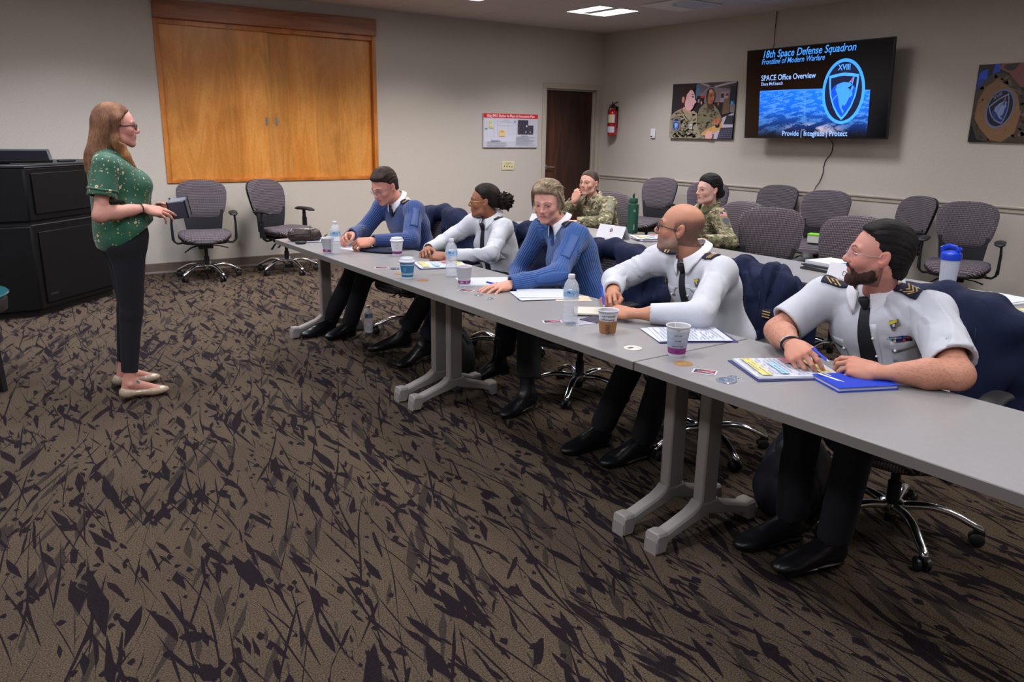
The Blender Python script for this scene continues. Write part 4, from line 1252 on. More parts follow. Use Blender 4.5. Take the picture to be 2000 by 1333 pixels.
class Grid:
    def __init__(s, lo, hi, h):
        s.lo = A3(lo); s.h = h
        s.n = [int((hi[i]-lo[i])/h)+2 for i in range(3)]
        s.ax = [s.lo[i]+h*np.arange(s.n[i]) for i in range(3)]
        s.f = np.full(s.n, .5, dtype=np.float32)
    def _blk(s, lo, hi, pad):
        i0 = [max(0, int((lo[i]-pad-s.lo[i])/s.h)) for i in range(3)]
        i1 = [min(s.n[i], int((hi[i]+pad-s.lo[i])/s.h)+2) for i in range(3)]
        if any(a >= b for a, b in zip(i0, i1)): return None
        sl = tuple(slice(a, b) for a, b in zip(i0, i1))
        X = (s.ax[0][sl[0]][:, None, None], s.ax[1][sl[1]][None, :, None], s.ax[2][sl[2]][None, None, :])
        return sl, X
    def comb(s, sl, d, k, op):
        f = s.f[sl]
        if op == 'add':
            hh = np.maximum(k-np.abs(f-d), 0)/k if k > 0 else 0
            s.f[sl] = np.minimum(f, d)-hh*hh*k/4
        elif op == 'sub':
            d = -d
            hh = np.maximum(k-np.abs(f-d), 0)/k if k > 0 else 0
            s.f[sl] = np.maximum(f, d)+hh*hh*k/4
        elif op == 'and':
            s.f[sl] = np.maximum(f, d)
    def cap(s, a, b, ra, rb=None, k=.02, op='add', flat=None, side=None):
        """tapered capsule; flat<1 squeezes it across direction `side`"""
        rb = ra if rb is None else rb
        a, b = A3(a), A3(b); rm = max(ra, rb)
        q = s._blk(np.minimum(a, b)-rm, np.maximum(a, b)+rm, k+.012)
        if not q: return s
        sl, X = q
        ba = b-a; L2 = max(1e-9, ba@ba)
        P = [X[i]-a[i] for i in range(3)]
        t = np.clip((P[0]*ba[0]+P[1]*ba[1]+P[2]*ba[2])/L2, 0, 1)
        Q = [P[i]-t*ba[i] for i in range(3)]
        if flat:
            sd = unit(side); c = Q[0]*sd[0]+Q[1]*sd[1]+Q[2]*sd[2]
            Q = [Q[i]+c*sd[i]*(1/flat-1) for i in range(3)]
            r = ra+(rb-ra)*t
            d = (np.sqrt(Q[0]**2+Q[1]**2+Q[2]**2)-r)*(flat if flat < 1 else 1)
        else:
            d = np.sqrt(Q[0]**2+Q[1]**2+Q[2]**2)-(ra+(rb-ra)*t)
        s.comb(sl, d.astype(np.float32), k, op)
        return s
    def ell(s, c, r, R=None, k=.02, op='add'):
        c = A3(c); r = A3(r if hasattr(r, '__len__') else (r, r, r)); rm = max(r)
        q = s._blk(c-rm, c+rm, k+.012)
        if not q: return s
        sl, X = q
        P = [X[i]-c[i] for i in range(3)]
        if R is not None:
            P = [P[0]*R[0, j]+P[1]*R[1, j]+P[2]*R[2, j] for j in range(3)]
        k0 = np.sqrt((P[0]/r[0])**2+(P[1]/r[1])**2+(P[2]/r[2])**2)
        k1 = np.sqrt((P[0]/r[0]**2)**2+(P[1]/r[1]**2)**2+(P[2]/r[2]**2)**2)
        d = k0*(k0-1)/np.maximum(k1, 1e-6)
        s.comb(sl, d.astype(np.float32), k, op)
        return s
    def cut(s, p, n, R=9):
        """remove everything beyond the plane through p with normal n, within radius R of p"""
        p, n = A3(p), unit(n)
        q = s._blk(p-R, p+R, 0) if R < 5 else (tuple(slice(0, m) for m in s.n), (s.ax[0][:, None, None], s.ax[1][None, :, None], s.ax[2][None, None, :]))
        if not q: return s
        sl, X = q
        d = (X[0]-p[0])*n[0]+(X[1]-p[1])*n[1]+(X[2]-p[2])*n[2]
        if R < 5:
            rr = np.sqrt((X[0]-p[0])**2+(X[1]-p[1])**2+(X[2]-p[2])**2)
            d = np.where(rr < R, d, -1)
        s.comb(sl, d.astype(np.float32), 0, 'and')
        return s
    def XYZ(s):
        return s.ax[0][:, None, None], s.ax[1][None, :, None], s.ax[2][None, None, :]
    def near(s, band=.03):
        idx = np.nonzero(np.abs(s.f) < band)
        P = np.stack([s.ax[i][idx[i]] for i in range(3)], 1)
        return idx, P
    def displace(s, fn, band=.03):
        idx, P = s.near(band)
        s.f[idx] -= fn(P).astype(np.float32)
        return s
    def mesh(s):
        f = s.f; n = s.n
        ins = f < 0
        c = np.zeros([m-1 for m in n], dtype=np.uint8)
        for a in (0, 1):
            for b in (0, 1):
                for d in (0, 1):
                    c += ins[a:n[0]-1+a, b:n[1]-1+b, d:n[2]-1+d]
        act = np.nonzero((c > 0) & (c < 8))
        N_ = len(act[0])
        vid = np.full(c.shape, -1, dtype=np.int64); vid[act] = np.arange(N_)
        acc = np.zeros((N_, 3)); cnt = np.zeros(N_)
        I = np.stack(act, 1)
        cor = [(a, b, d) for a in (0, 1) for b in (0, 1) for d in (0, 1)]
        for p in cor:
            for ax in range(3):
                if p[ax]: continue
                q = list(p); q[ax] = 1
                f0 = f[I[:, 0]+p[0], I[:, 1]+p[1], I[:, 2]+p[2]]; f1 = f[I[:, 0]+q[0], I[:, 1]+q[1], I[:, 2]+q[2]]
                m = (f0 < 0) != (f1 < 0)
                t = f0[m]/(f0[m]-f1[m])
                e = np.tile(A3(p), (m.sum(), 1)); e[:, ax] += t
                acc[m] += e; cnt[m] += 1
        V = s.lo+s.h*(I+acc/cnt[:, None])
        F = []
        for ax in range(3):
            o = [a for a in range(3) if a != ax]
            s0 = [slice(None)]*3; s1 = [slice(None)]*3
            s0[ax] = slice(0, n[ax]-1); s1[ax] = slice(1, n[ax])
            A_, B_ = ins[tuple(s0)], ins[tuple(s1)]
            for flip in (0, 1):
                m = (A_ & ~B_) if not flip else (~A_ & B_)
                ii = np.stack(np.nonzero(m), 1)
                ok = (ii[:, o[0]] > 0) & (ii[:, o[1]] > 0) & (ii[:, o[0]] < n[o[0]]-1) & (ii[:, o[1]] < n[o[1]]-1)
                ii = ii[ok]
                def g(da, db):
                    j = ii.copy(); j[:, o[0]] -= da; j[:, o[1]] -= db
                    return vid[j[:, 0], j[:, 1], j[:, 2]]
                q = np.stack([g(1, 1), g(0, 1), g(0, 0), g(1, 0)], 1)
                if (ax == 1) != bool(flip): q = q[:, ::-1]
                F.append(q)
        return V, np.concatenate(F)

def relax(V, F, it=1, lam=.5):
    for _ in range(it):
        S = np.zeros_like(V); n = np.zeros(len(V))
        for a in range(4):
            for b in ((a+1) % 4,):
                np.add.at(S, F[:, a], V[F[:, b]]); np.add.at(n, F[:, a], 1)
                np.add.at(S, F[:, b], V[F[:, a]]); np.add.at(n, F[:, b], 1)
        V = V*(1-lam)+lam*S/np.maximum(n, 1)[:, None]
    return V

class Mesh:
    """vertex/face arrays with vertex colours; several can be joined into one object"""
    def __init__(s):
        s.V = []; s.F = []; s.C = []; s.n = 0; s.X = []
    def add(s, V, F, C, X=None):
        C = np.broadcast_to(A3(C), (len(V), 3)) if np.ndim(C) == 1 else C
        s.V.append(V); s.F.append(np.asarray(F)+s.n); s.C.append(C); s.n += len(V)
        s.X.append(X if X is not None else np.zeros((len(V), 3)))
        return s
    def build(s, name, m, parent=None, extra=None, mods=None):
        V = np.concatenate(s.V); C = np.concatenate(s.C)
        Fs = [f for f in s.F]
        loops = np.concatenate([f.ravel() for f in Fs]); tot = np.concatenate([np.full(len(f), f.shape[1]) for f in Fs])
        me = D.meshes.new(name)
        me.vertices.add(len(V)); me.vertices.foreach_set('co', V.astype(np.float32).ravel())
        me.loops.add(len(loops)); me.loops.foreach_set('vertex_index', loops.astype(np.int32))
        st = np.concatenate([[0], np.cumsum(tot)[:-1]])
        me.polygons.add(len(tot)); me.polygons.foreach_set('loop_start', st.astype(np.int32)); me.polygons.foreach_set('loop_total', tot.astype(np.int32))
        me.update(calc_edges=True)
        me.validate()
        ca = me.color_attributes.new('Col', 'FLOAT_COLOR', 'POINT')
        ca.data.foreach_set('color', np.concatenate([C, np.ones((len(C), 1))], 1).astype(np.float32).ravel())
        if extra:
            at = me.attributes.new(extra, 'FLOAT_VECTOR', 'POINT'); at.data.foreach_set('vector', np.concatenate(s.X).astype(np.float32).ravel())
        me.polygons.foreach_set('use_smooth', [True]*len(me.polygons))
        me.materials.append(m)
        ob = D.objects.new(name, me); COL.objects.link(ob)
        if parent: ob.parent = parent
        return ob

def bvh_of(V, F):
    return BVHTree.FromPolygons([tuple(v) for v in V], [tuple(int(i) for i in f) for f in F])
def drape(bv, o, ux, uy, n, off=.002, reach=.15, back=.35):
    """surface point below (x,y) of a frame, looked up by casting a ray onto the cloth or skin below"""
    o, ux, uy, n = Vector(o), Vector(ux).normalized(), Vector(uy).normalized(), Vector(n).normalized()
    last = [None]
    def fn(x, y, h):
        p = o+ux*x+uy*y
        hit = bv.ray_cast(p+n*reach, -n, reach+back)
        if hit[0] is None:
            q = p+n*(last[0] if last[0] is not None else 0)
            return q+n*(off+h)
        last[0] = (hit[0]-p).dot(n)
        return hit[0]+n*(off+h)
    return fn
def sheet(fn, shape, nx, ny, col, m, name, parent, th=.002, smooth=180):
    """thin cloth patch over fn; shape(s,t) in 0..1 -> (x,y)"""
    mb = MB()
    vs = [fn(*shape(i/nx, j/ny), 0) for j in range(ny+1) for i in range(nx+1)]
    fs = [(j*(nx+1)+i, j*(nx+1)+i+1, (j+1)*(nx+1)+i+1, (j+1)*(nx+1)+i) for j in range(ny) for i in range(nx)]
    mb.add(vs, fs, col)
    ob = mb.build(name, m, parent, smooth=smooth)
    sm = ob.modifiers.new('solid', 'SOLIDIFY'); sm.thickness = th; sm.offset = 1
    return ob

# ------------------------------------------------------------------ figure materials
M['skin'] = matvc('skin', .52, bump=.12, bscale=900, spec=.4, noisecol=.05)
def hair_mat():
    m, nt, b = newmat('hair')
    a = N(nt, 'VertexColor', layer_name='Col')
    at = N(nt, 'Attribute', attribute_name='flow')
    n = N(nt, 'TexNoise', i_Scale=1.0, i_Detail=3.0, i_Roughness=.65); L(nt, at.outputs['Vector'], n.inputs['Vector'])
    mr = N(nt, 'MapRange', n1=.32, n2=.68, n3=.5, n4=1.45); L(nt, n.outputs['Fac'], mr.inputs[0])
    vm = N(nt, 'VectorMath', operation='SCALE'); L(nt, a.outputs['Color'], vm.inputs[0]); L(nt, mr.outputs[0], vm.inputs['Scale']); L(nt, vm.outputs[0], b.inputs['Base Color'])
    bp = N(nt, 'Bump', i_Strength=.9, i_Distance=.004); L(nt, n.outputs['Fac'], bp.inputs['Height']); L(nt, bp.outputs['Normal'], b.inputs['Normal'])
    b.inputs['Roughness'].default_value = .55; b.inputs['Specular IOR Level'].default_value = .18
    return m
M['hair'] = hair_mat()
M['eye'] = matvc('eye', .12)
M['shirt'] = matvc('white_shirt_cotton', .75, bump=.12, bscale=1400, sheen=.1)
M['navy'] = mat('navy_cloth', s2l(20, 25, 52), .8, bump=.3, bscale=900)
M['gold'] = mat('gold_braid', s2l(196, 158, 84), .5, .2, bump=.5, bscale=1500)
M['tie'] = mat('black_necktie', s2l(24, 25, 34), .7, bump=.2, bscale=1200)
M['trouser'] = mat('navy_black_trousers', (.0065, .0068, .010), .9, bump=.2, bscale=900)
M['leather'] = mat('black_shoe_leather', (.008, .008, .010), .3, bump=.25, bscale=60)
M['lensglass'] = mat('spectacle_lens', (.95, .97, 1), .05, alpha=.12, spec=.6)
M['wirem'] = mat('spectacle_wire', (.28, .26, .25), .3, .9)
def wrinkle(m, scale, dist, sz=(1, 1, .35)):
    """broad creases on top of the weave"""
    nt = m.node_tree; b = nt.nodes['Principled BSDF']
    tc = N(nt, 'TexCoord'); mp = N(nt, 'Mapping'); mp.inputs['Scale'].default_value = sz; mp.inputs['Rotation'].default_value = (.35, .2, 0); L(nt, tc.outputs['Object'], mp.inputs['Vector'])
    n = N(nt, 'TexNoise', i_Scale=scale, i_Detail=2.5, i_Distortion=1.2); L(nt, mp.outputs[0], n.inputs['Vector'])
    a = N(nt, 'Math', operation='SUBTRACT', n1=.5); L(nt, n.outputs['Fac'], a.inputs[0]); c = N(nt, 'Math', operation='ABSOLUTE'); L(nt, a.outputs[0], c.inputs[0]); p = N(nt, 'Math', operation='POWER', n1=1.); L(nt, c.outputs[0], p.inputs[0])
    bp = N(nt, 'Bump', i_Strength=.7, i_Distance=dist); L(nt, p.outputs[0], bp.inputs['Height'])
    if b.inputs['Normal'].links: L(nt, b.inputs['Normal'].links[0].from_socket, bp.inputs['Normal'])
    L(nt, bp.outputs['Normal'], b.inputs['Normal'])
    return m
wrinkle(M['shirt'], 7., .007)
M['jacket'] = mat('navy_jacket_cloth', s2l(19, 28, 58), .8, bump=.35, bscale=700, spec=.3)

wrinkle(M['jacket'], 6., .022)

def knit_mat():
    m = matvc('ribbed_knit', .85, sheen=.25)
    nt = m.node_tree; b = nt.nodes['Principled BSDF']
    at = N(nt, 'Attribute', attribute_name='rib')
    sp = N(nt, 'SeparateXYZ'); L(nt, at.outputs['Vector'], sp.inputs[0])
    an = N(nt, 'Math', operation='ARCTAN2'); L(nt, sp.outputs['Y'], an.inputs[0]); L(nt, sp.outputs['X'], an.inputs[1])
    mu = N(nt, 'Math', operation='MULTIPLY'); L(nt, an.outputs[0], mu.inputs[0]); L(nt, sp.outputs['Z'], mu.inputs[1])
    sn = N(nt, 'Math', operation='SINE'); L(nt, mu.outputs[0], sn.inputs[0])
    bp = N(nt, 'Bump', i_Strength=.8, i_Distance=.0018); L(nt, sn.outputs[0], bp.inputs['Height'])
    L(nt, bp.outputs['Normal'], b.inputs['Normal'])
    # base colour is scaled darker towards the furrow between two ribs
    mr = N(nt, 'MapRange', n1=-1., n2=.2, n3=.84, n4=1.); L(nt, sn.outputs[0], mr.inputs[0])
    src = b.inputs['Base Color'].links[0].from_socket
    vm = N(nt, 'VectorMath', operation='SCALE'); L(nt, src, vm.inputs[0]); L(nt, mr.outputs[0], vm.inputs['Scale']); L(nt, vm.outputs[0], b.inputs['Base Color'])
    return m
M['knit'] = knit_mat()

def camo_mat():
    m, nt, b = newmat('camouflage_cloth')
    tc = N(nt, 'TexCoord')
    mp = N(nt, 'Mapping'); mp.inputs['Scale'].default_value = (1, 1, 1.7); L(nt, tc.outputs['Object'], mp.inputs['Vector'])
    cur = None
    for i, (sc, c, p) in enumerate(((14., s2l(150, 140, 112), 0), (17., s2l(104, 104, 74), .47), (22., s2l(82, 68, 50), .56), (26., s2l(178, 168, 142), .60), (30., s2l(58, 62, 44), .60))):
        if i == 0: cur = None; first_c = c; continue
        n = N(nt, 'TexNoise', i_Scale=sc, i_Detail=2.5, i_Distortion=.6)
        ad = N(nt, 'VectorMath', operation='ADD'); ad.inputs[1].default_value = (i*3.1, i*7.7, i*1.3)
        L(nt, mp.outputs[0], ad.inputs[0]); L(nt, ad.outputs[0], n.inputs['Vector'])
        st = N(nt, 'MapRange', n1=p, n2=p+.012); L(nt, n.outputs['Fac'], st.inputs[0])
        mx = N(nt, 'Mix', data_type='RGBA'); mx.inputs['B'].default_value = rgb(c)
        if cur is None: mx.inputs['A'].default_value = rgb(first_c)
        else: L(nt, cur, mx.inputs['A'])
        L(nt, st.outputs[0], mx.inputs['Factor']); cur = mx.outputs['Result']
    L(nt, cur, b.inputs['Base Color']); b.inputs['Roughness'].default_value = .85
    n = N(nt, 'TexNoise', i_Scale=900.0); L(nt, tc.outputs['Object'], n.inputs['Vector'])
    bp = N(nt, 'Bump', i_Strength=.3, i_Distance=.001); L(nt, n.outputs['Fac'], bp.inputs['Height']); L(nt, bp.outputs['Normal'], b.inputs['Normal'])
    return m
M['camo'] = camo_mat()

# ------------------------------------------------------------------ heads
SK = {'fair': s2l(200, 148, 130), 'pink': s2l(204, 142, 126), 'olive': s2l(186, 130, 104), 'brown': s2l(150, 98, 72), 'light': s2l(198, 150, 133)}
def gauss(P, c, r):
    c = A3(c); r = A3(r if hasattr(r, '__len__') else (r, r, r))
    return np.exp(-(((P-c)/r)**2).sum(1))
def mixc(C, col, w):
    return C*(1-w[:, None])+A3(col)*w[:, None]

def head_grid(o):
    """o: options. returns grid of the head in its own frame (x forward, y left, z up, origin between the ears)"""
    f = o.get('female', False)
    g = Grid((-.135, -.105, -.22), (.14, .105, .135), .0024)
    jw = o.get('jaw', .90 if f else 1.0)
    g.ell((-.014, 0, .030), (.098, .077, .084), k=.01)
    g.ell((.028, 0, -.015), (.062, .064, .078), k=.03)
    g.ell((.028, 0, -.068), (.050, .047*jw, .038), k=.03)
    for s in (-1, 1):
        g.cap((-.008, s*.060*jw, -.038), (.020, s*.051*jw, -.078), .014, .013, k=.03)
        g.cap((.020, s*.051*jw, -.078), (.074, s*.012, -.102), .013, .012, k=.025)
        g.ell((.056, s*.041, -.028), (.024, .021, .022), k=.02)
    g.ell((.076, 0, -.099), (.0165, .020, .014), k=.018)
    g.ell((.075, 0, -.056), (.0205, .029, .029), k=.022)
    br = .7 if f else 1.
    for s in (-1, 1):
        g.cap((.084, s*.008, .018), (.073, s*.044, .019), .008*br+.001, .007*br, k=.016)
    for s in (-1, 1):
        g.ell((.100, s*.032, .000), (.020, .019, .0115), k=.014, op='sub')
    nk = o.get('neck')
    g.cap((-.022, 0, -.055), nk, .050 if f else .057, .052 if f else .060, k=.03)
    oe = o.get('eye_open', 1.)
    for s in (-1, 1):
        g.ell((.0705, s*.032, .000), (.0155, .0165, .0135), k=.005)
        g.cap((.0855, s*.024, .0075), (.079, s*.047, .0055), .0022, .0016, k=.003)
        g.ell((.088, s*.0320, -.0005), (.012, .0130, .0050*oe), k=.001, op='sub')
    ns = o.get('nose', 1.)
    g.cap((.0865, 0, .018), (.1075, 0, -.024), .0080, .0088*ns, k=.014)
    g.ell((.1075+.004*(ns-1), 0, -.0295), (.0100*ns, .0098*ns, .0092*ns), k=.010)
    for s in (-1, 1):
        g.ell((.0985, s*.0105*ns, -.0335), (.0090, .0065, .0068), k=.008)
        g.ell((.1035, s*.0058, -.0405), (.0045, .0030, .0040), k=.002, op='sub')
    sm = o.get('smile', 0.)*.006
    lp = o.get('lips', 1.)
    for s in (-1, 1):
        g.cap((.0945, s*.004, -.0565), (.0825, s*(.022+sm), -.0612+sm), .0042*lp, .0020, k=.006)
        g.cap((.0930, s*.003, -.0675), (.0825, s*(.020+sm), -.0632+sm), .0050*lp, .0020, k=.006)
    for s in (-1, 1):
        g.cap((.1010, 0, -.0620), (.0860, s*(.0235+sm), -.0616+sm), .0017+.002*o.get('mouth_open', 0), .0010, k=.001, op='sub')
        if sm: g.cap((.090, s*.020, -.038), (.074, s*.036, -.058), .0012, .001, k=.005, op='sub')
    # ears
    for s in (-1, 1):
        ca, sa = cos(.28), sin(.28)
        R = np.array([[ca, 0, sa], [0, 1, 0], [-sa, 0, ca]]).T
        g.ell((-.012, s*.080, -.006), (.0185, .0075, .031), R, k=.004)
        g.ell((-.006, s*.0875, -.002), (.0115, .0070, .0205), R, k=.002, op='sub'); g.ell((.002, s*.0825, -.010), (.006, .004, .008), k=.002, op='sub'); g.cap((-.012, s*.0825, -.018), (-.010, s*.0825, .012), .0035, .003, k=.004)
        g.ell((-.008, s*.0785, -.034), (.008, .005, .009), k=.004)
    return g

def head_colors(P, o):
    base = A3(o['skin']); C = np.tile(base, (len(P), 1))
    ay = np.stack([P[:, 0], np.abs(P[:, 1]), P[:, 2]], 1)
    red = base*A3((1.05, .72, .68)); lip = A3(o.get('lip', base*A3((.86, .50, .50))))
    C = mixc(C, red, .55*gauss(ay, (.07, .045, -.035), (.03, .02, .022)))
    C = mixc(C, red, .5*gauss(P, (.112, 0, -.032), (.014, .016, .012)))
    C = mixc(C, red, .5*gauss(ay, (-.01, .085, -.01), (.03, .012, .04)))
    C = mixc(C, base*A3((.72, .58, .55)), .5*gauss(ay, (.085, .032, -.001), (.02, .019, .012)))
    m = (gauss(ay, (.094, .010, -.0622), (.016, .018, .0085)) > .5) & (P[:, 0] > .080)
    C[m] = lip
    bw = o.get('brow', A3((.06, .035, .02)))
    zb = .0205+.006*np.sin(np.clip((ay[:, 1]-.010)/.04, 0, 1)*pi)
    w = (np.abs(P[:, 2]-zb) < .0034*o.get('browt', 1)*(1.25-np.clip((ay[:, 1]-.012)/.04, 0, 1)*.7)) & (ay[:, 1] > .010) & (ay[:, 1] < .050) & (P[:, 0] > .055)
    C = mixc(C, bw, w*.8)
    lash = (np.abs(P[:, 2]-.0055) < .0016) & (np.abs(ay[:, 1]-.032) < .0155) & (P[:, 0] > .068)
    C = mixc(C, A3((.03, .02, .015)), lash*.75)
    if o.get('stubble') is not None:
        st = A3(o['stubble']); q = vn(P[:, 0]*500, P[:, 1]*500, P[:, 2]*500)
        reg = 1/(1+np.exp((P[:, 2]-(-.048+.25*np.clip(.045-P[:, 0], 0, .06)+0*P[:, 0]))/.005))*(P[:, 0] > -.015)*(P[:, 2] > -.118)
        mu_ = gauss(P, (.1, 0, -.050), (.02, .034, .005))
        reg = np.clip(reg+mu_, 0, 1)*(~m)
        C = mixc(C, st, reg*(.45+.4*q))
    if o.get('scalp') is not None:
        st = A3(o['scalp']); q = vn(P[:, 0]*420, P[:, 1]*420, P[:, 2]*420)
        zt = .045-.45*np.clip(P[:, 0]+.02, 0, .1)+.25*np.clip(-.05-P[:, 0], 0, .1)
        reg = 1/(1+np.exp((P[:, 2]-zt)/.006))*(P[:, 0] < .022-.6*np.clip(-.01-P[:, 2], 0, .05))*(P[:, 2] > -.075)*(np.abs(P[:, 1]) < .079)
        C = mixc(C, st, reg*(.55+.35*q))
    return C

def hair_cap(g, hx, zb, t=.010, top=.006, side=.0, back=.0, k=.012, ring=None):
    """cap of hair over the cranium; hx: hairline (z,x) pairs; zb: lower edge (x,z) pairs"""
    g.ell((-.016-back/2, 0, .030+top/2), (.098+t+back/2, .077+t*.75+side, .084+t+top/2), k=.01)
    g.cap((-.05, 0, -.01), (-.055, 0, -.05), .055+t*.6+side, .048+t*.5, k=.03)
    return hairline(g, hx, zb, t+top*.4)

def hairline(g, hx, zb, taper=.01, soft=.030):
    """trim hair to the hairline and let it lie down flat towards that edge"""
    X, Y, Z = g.XYZ()
    hxv = np.interp(g.ax[2], [p[0] for p in hx], [p[1] for p in hx])[None, None, :]
    zbv = np.interp(g.ax[0], [p[0] for p in zb], [p[1] for p in zb])[:, None, None]
    idx = np.nonzero(np.abs(g.f) < .04)
    x, y, z = g.ax[0][idx[0]], g.ax[1][idx[1]], g.ax[2][idx[2]]
    hv, zv = hxv[0, 0][idx[2]], zbv[:, 0, 0][idx[0]]
    nz = (vn(y*140+9, z*140+3, x*30)-.5)*.008
    d = x-hv+nz
    w = np.clip(1+d/soft, 0, 1)
    g.f[idx] += (w*w*taper).astype(np.float32)
    d0 = np.maximum(X-hxv, zbv-Z)+0*Y
    d0[idx] = np.maximum(d, zv-z+nz)
    g.f = np.maximum(g.f, d0).astype(np.float32)
    return g

def flow_coords(P, mode):
    """coordinates that vary quickly across the hair and slowly along it"""
    x, y, z = P[:, 0], P[:, 1], P[:, 2]
    if mode == 'down':
        a = np.arctan2(y, -(x+.01))*.09; return np.stack([a, z*.07, np.hypot(x+.01, y)*.3], 1)
    if mode == 'back':
        a = np.arctan2(y, z+.03)*.09; return np.stack([a, x*.07, np.hypot(y, z+.03)*.3], 1)
    if mode == 'side':
        a = np.arctan2(x+.02, z+.03)*.09; return np.stack([a, y*.12, np.hypot(x+.02, z+.03)*.3], 1)
    return P*.9
def strand_noise(P, mode, k=150):
    q = flow_coords(P, mode)*k
    return vn(q[:, 0]+50, q[:, 1]+50, q[:, 2]+50)*.6+vn(q[:, 0]*2.6+57, q[:, 1]*2.6+53, q[:, 2]*2.6+5)*.4

def to_world(V, fr):
    return fr['o']+fr['s']*(V@fr['R'].T)
def head_frame(head, look, s=1.0, roll=0.):
    f = unit(look); l = unit(np.cross((0, 0, 1), f)); u = np.cross(f, l)
    if roll: l, u = l*cos(roll)+u*sin(roll), u*cos(roll)-l*sin(roll)
    return dict(o=A3(head), R=np.stack([f, l, u], 1), s=s)
def to_local(p, fr):
    return (A3(p)-fr['o'])@fr['R']/fr['s']

def make_eyes(fr, gaze, root, iris=(.10, .06, .03)):
    """eyeballs as one small part each"""
    for s in (-1, 1):
        c = A3((.0735, s*.032, .0)); r = .0118
        gz = unit(gaze); gz = unit(gz+A3((0, 0, 0)))
        l = unit(np.cross((0, 0, 1), gz)); u = np.cross(gz, l)
        mb = MB(); n = 20
        angs = [0, .16, .22, .44, .52, .9, 1.4, 2.2]
        cols = [(.005, .005, .006)]*2+[iris]*2+[tuple(q*.4 for q in iris)]+[(.78, .76, .75)]*3
        vs = [c+gz*r]
        for a in angs[1:]:
            for j in range(n): vs.append(c+r*(gz*cos(a)+(l*cos(2*pi*j/n)+u*sin(2*pi*j/n))*sin(a)))
        W = [tuple(v) for v in to_world(np.array(vs), fr)]
        mb.add(W, [(0, 1+j, 1+(j+1) % n) for j in range(n)], cols[0])
        o_ = 0
        for i in range(len(angs)-2):
            for j in range(n):
                mb.f.append((1+i*n+j, 1+(i+1)*n+j, 1+(i+1)*n+(j+1) % n, 1+i*n+(j+1) % n)); mb.c.append(cols[i+1]); mb.m.append(0)
        mb.build('eye', M['eye'], root, smooth=180)

def make_glasses(fr, root, shape='rect', m=None, w=.024, h=.016, wire=.0014, rimless=False, x0=.103, z0=-.003, temple=None, top_only=False):
    m = m or M['wirem']; mb = MB()
    gl = None
    rims = []
    for s in (-1, 1):
        pts = []
        for k in range(28):
            a = 2*pi*k/28; c, q = cos(a), sin(a)
            p = 2.0 if shape == 'round' else 4.
            yy = s*.033+w*abs(c)**(2/p)*(1 if c > 0 else -1); zz = z0+h*abs(q)**(2/p)*(1 if q > 0 else -1)
            pts.append((x0-.35*max(0, abs(yy)-.02)-.1*(z0-zz)*0, yy, zz))
        rims.append(pts)
    W = lambda pp: [tuple(v) for v in to_world(np.array(pp), fr)]
    if not rimless:
        for p in rims: mb.tube(W(p), wire*fr['s'], 6, closed=True)
    else:
        for p in rims: mb.tube(W(p[1:14]), .0005*fr['s'], 5)
    mb.tube(W([(x0+.001, -.010, z0+.003), (x0+.004, 0, z0+.006), (x0+.001, .010, z0+.003)]), wire*fr['s'], 6)
    for s in (-1, 1):
        mb.tube(W([(x0-.014, s*.056, z0+h*.5), (x0-.020, s*.066, z0+h*.5), (.03, s*.077, z0+.004), (-.01, s*.081, .000), (-.024, s*.082, -.012)]), (temple or wire)*fr['s'], 6)
        for q in (-1,): mb.tube(W([(x0-.002, s*.012, z0-.002), (x0-.010, s*.011, z0-.008)]), wire*.6*fr['s'], 5)
    g = mb.build('glasses', m, root, smooth=180)
    for p in rims:
        l = MB(); l.add(W(p), [tuple(range(len(p)))]); l.build('lens', M['lensglass'], g, smooth=None)
    return g

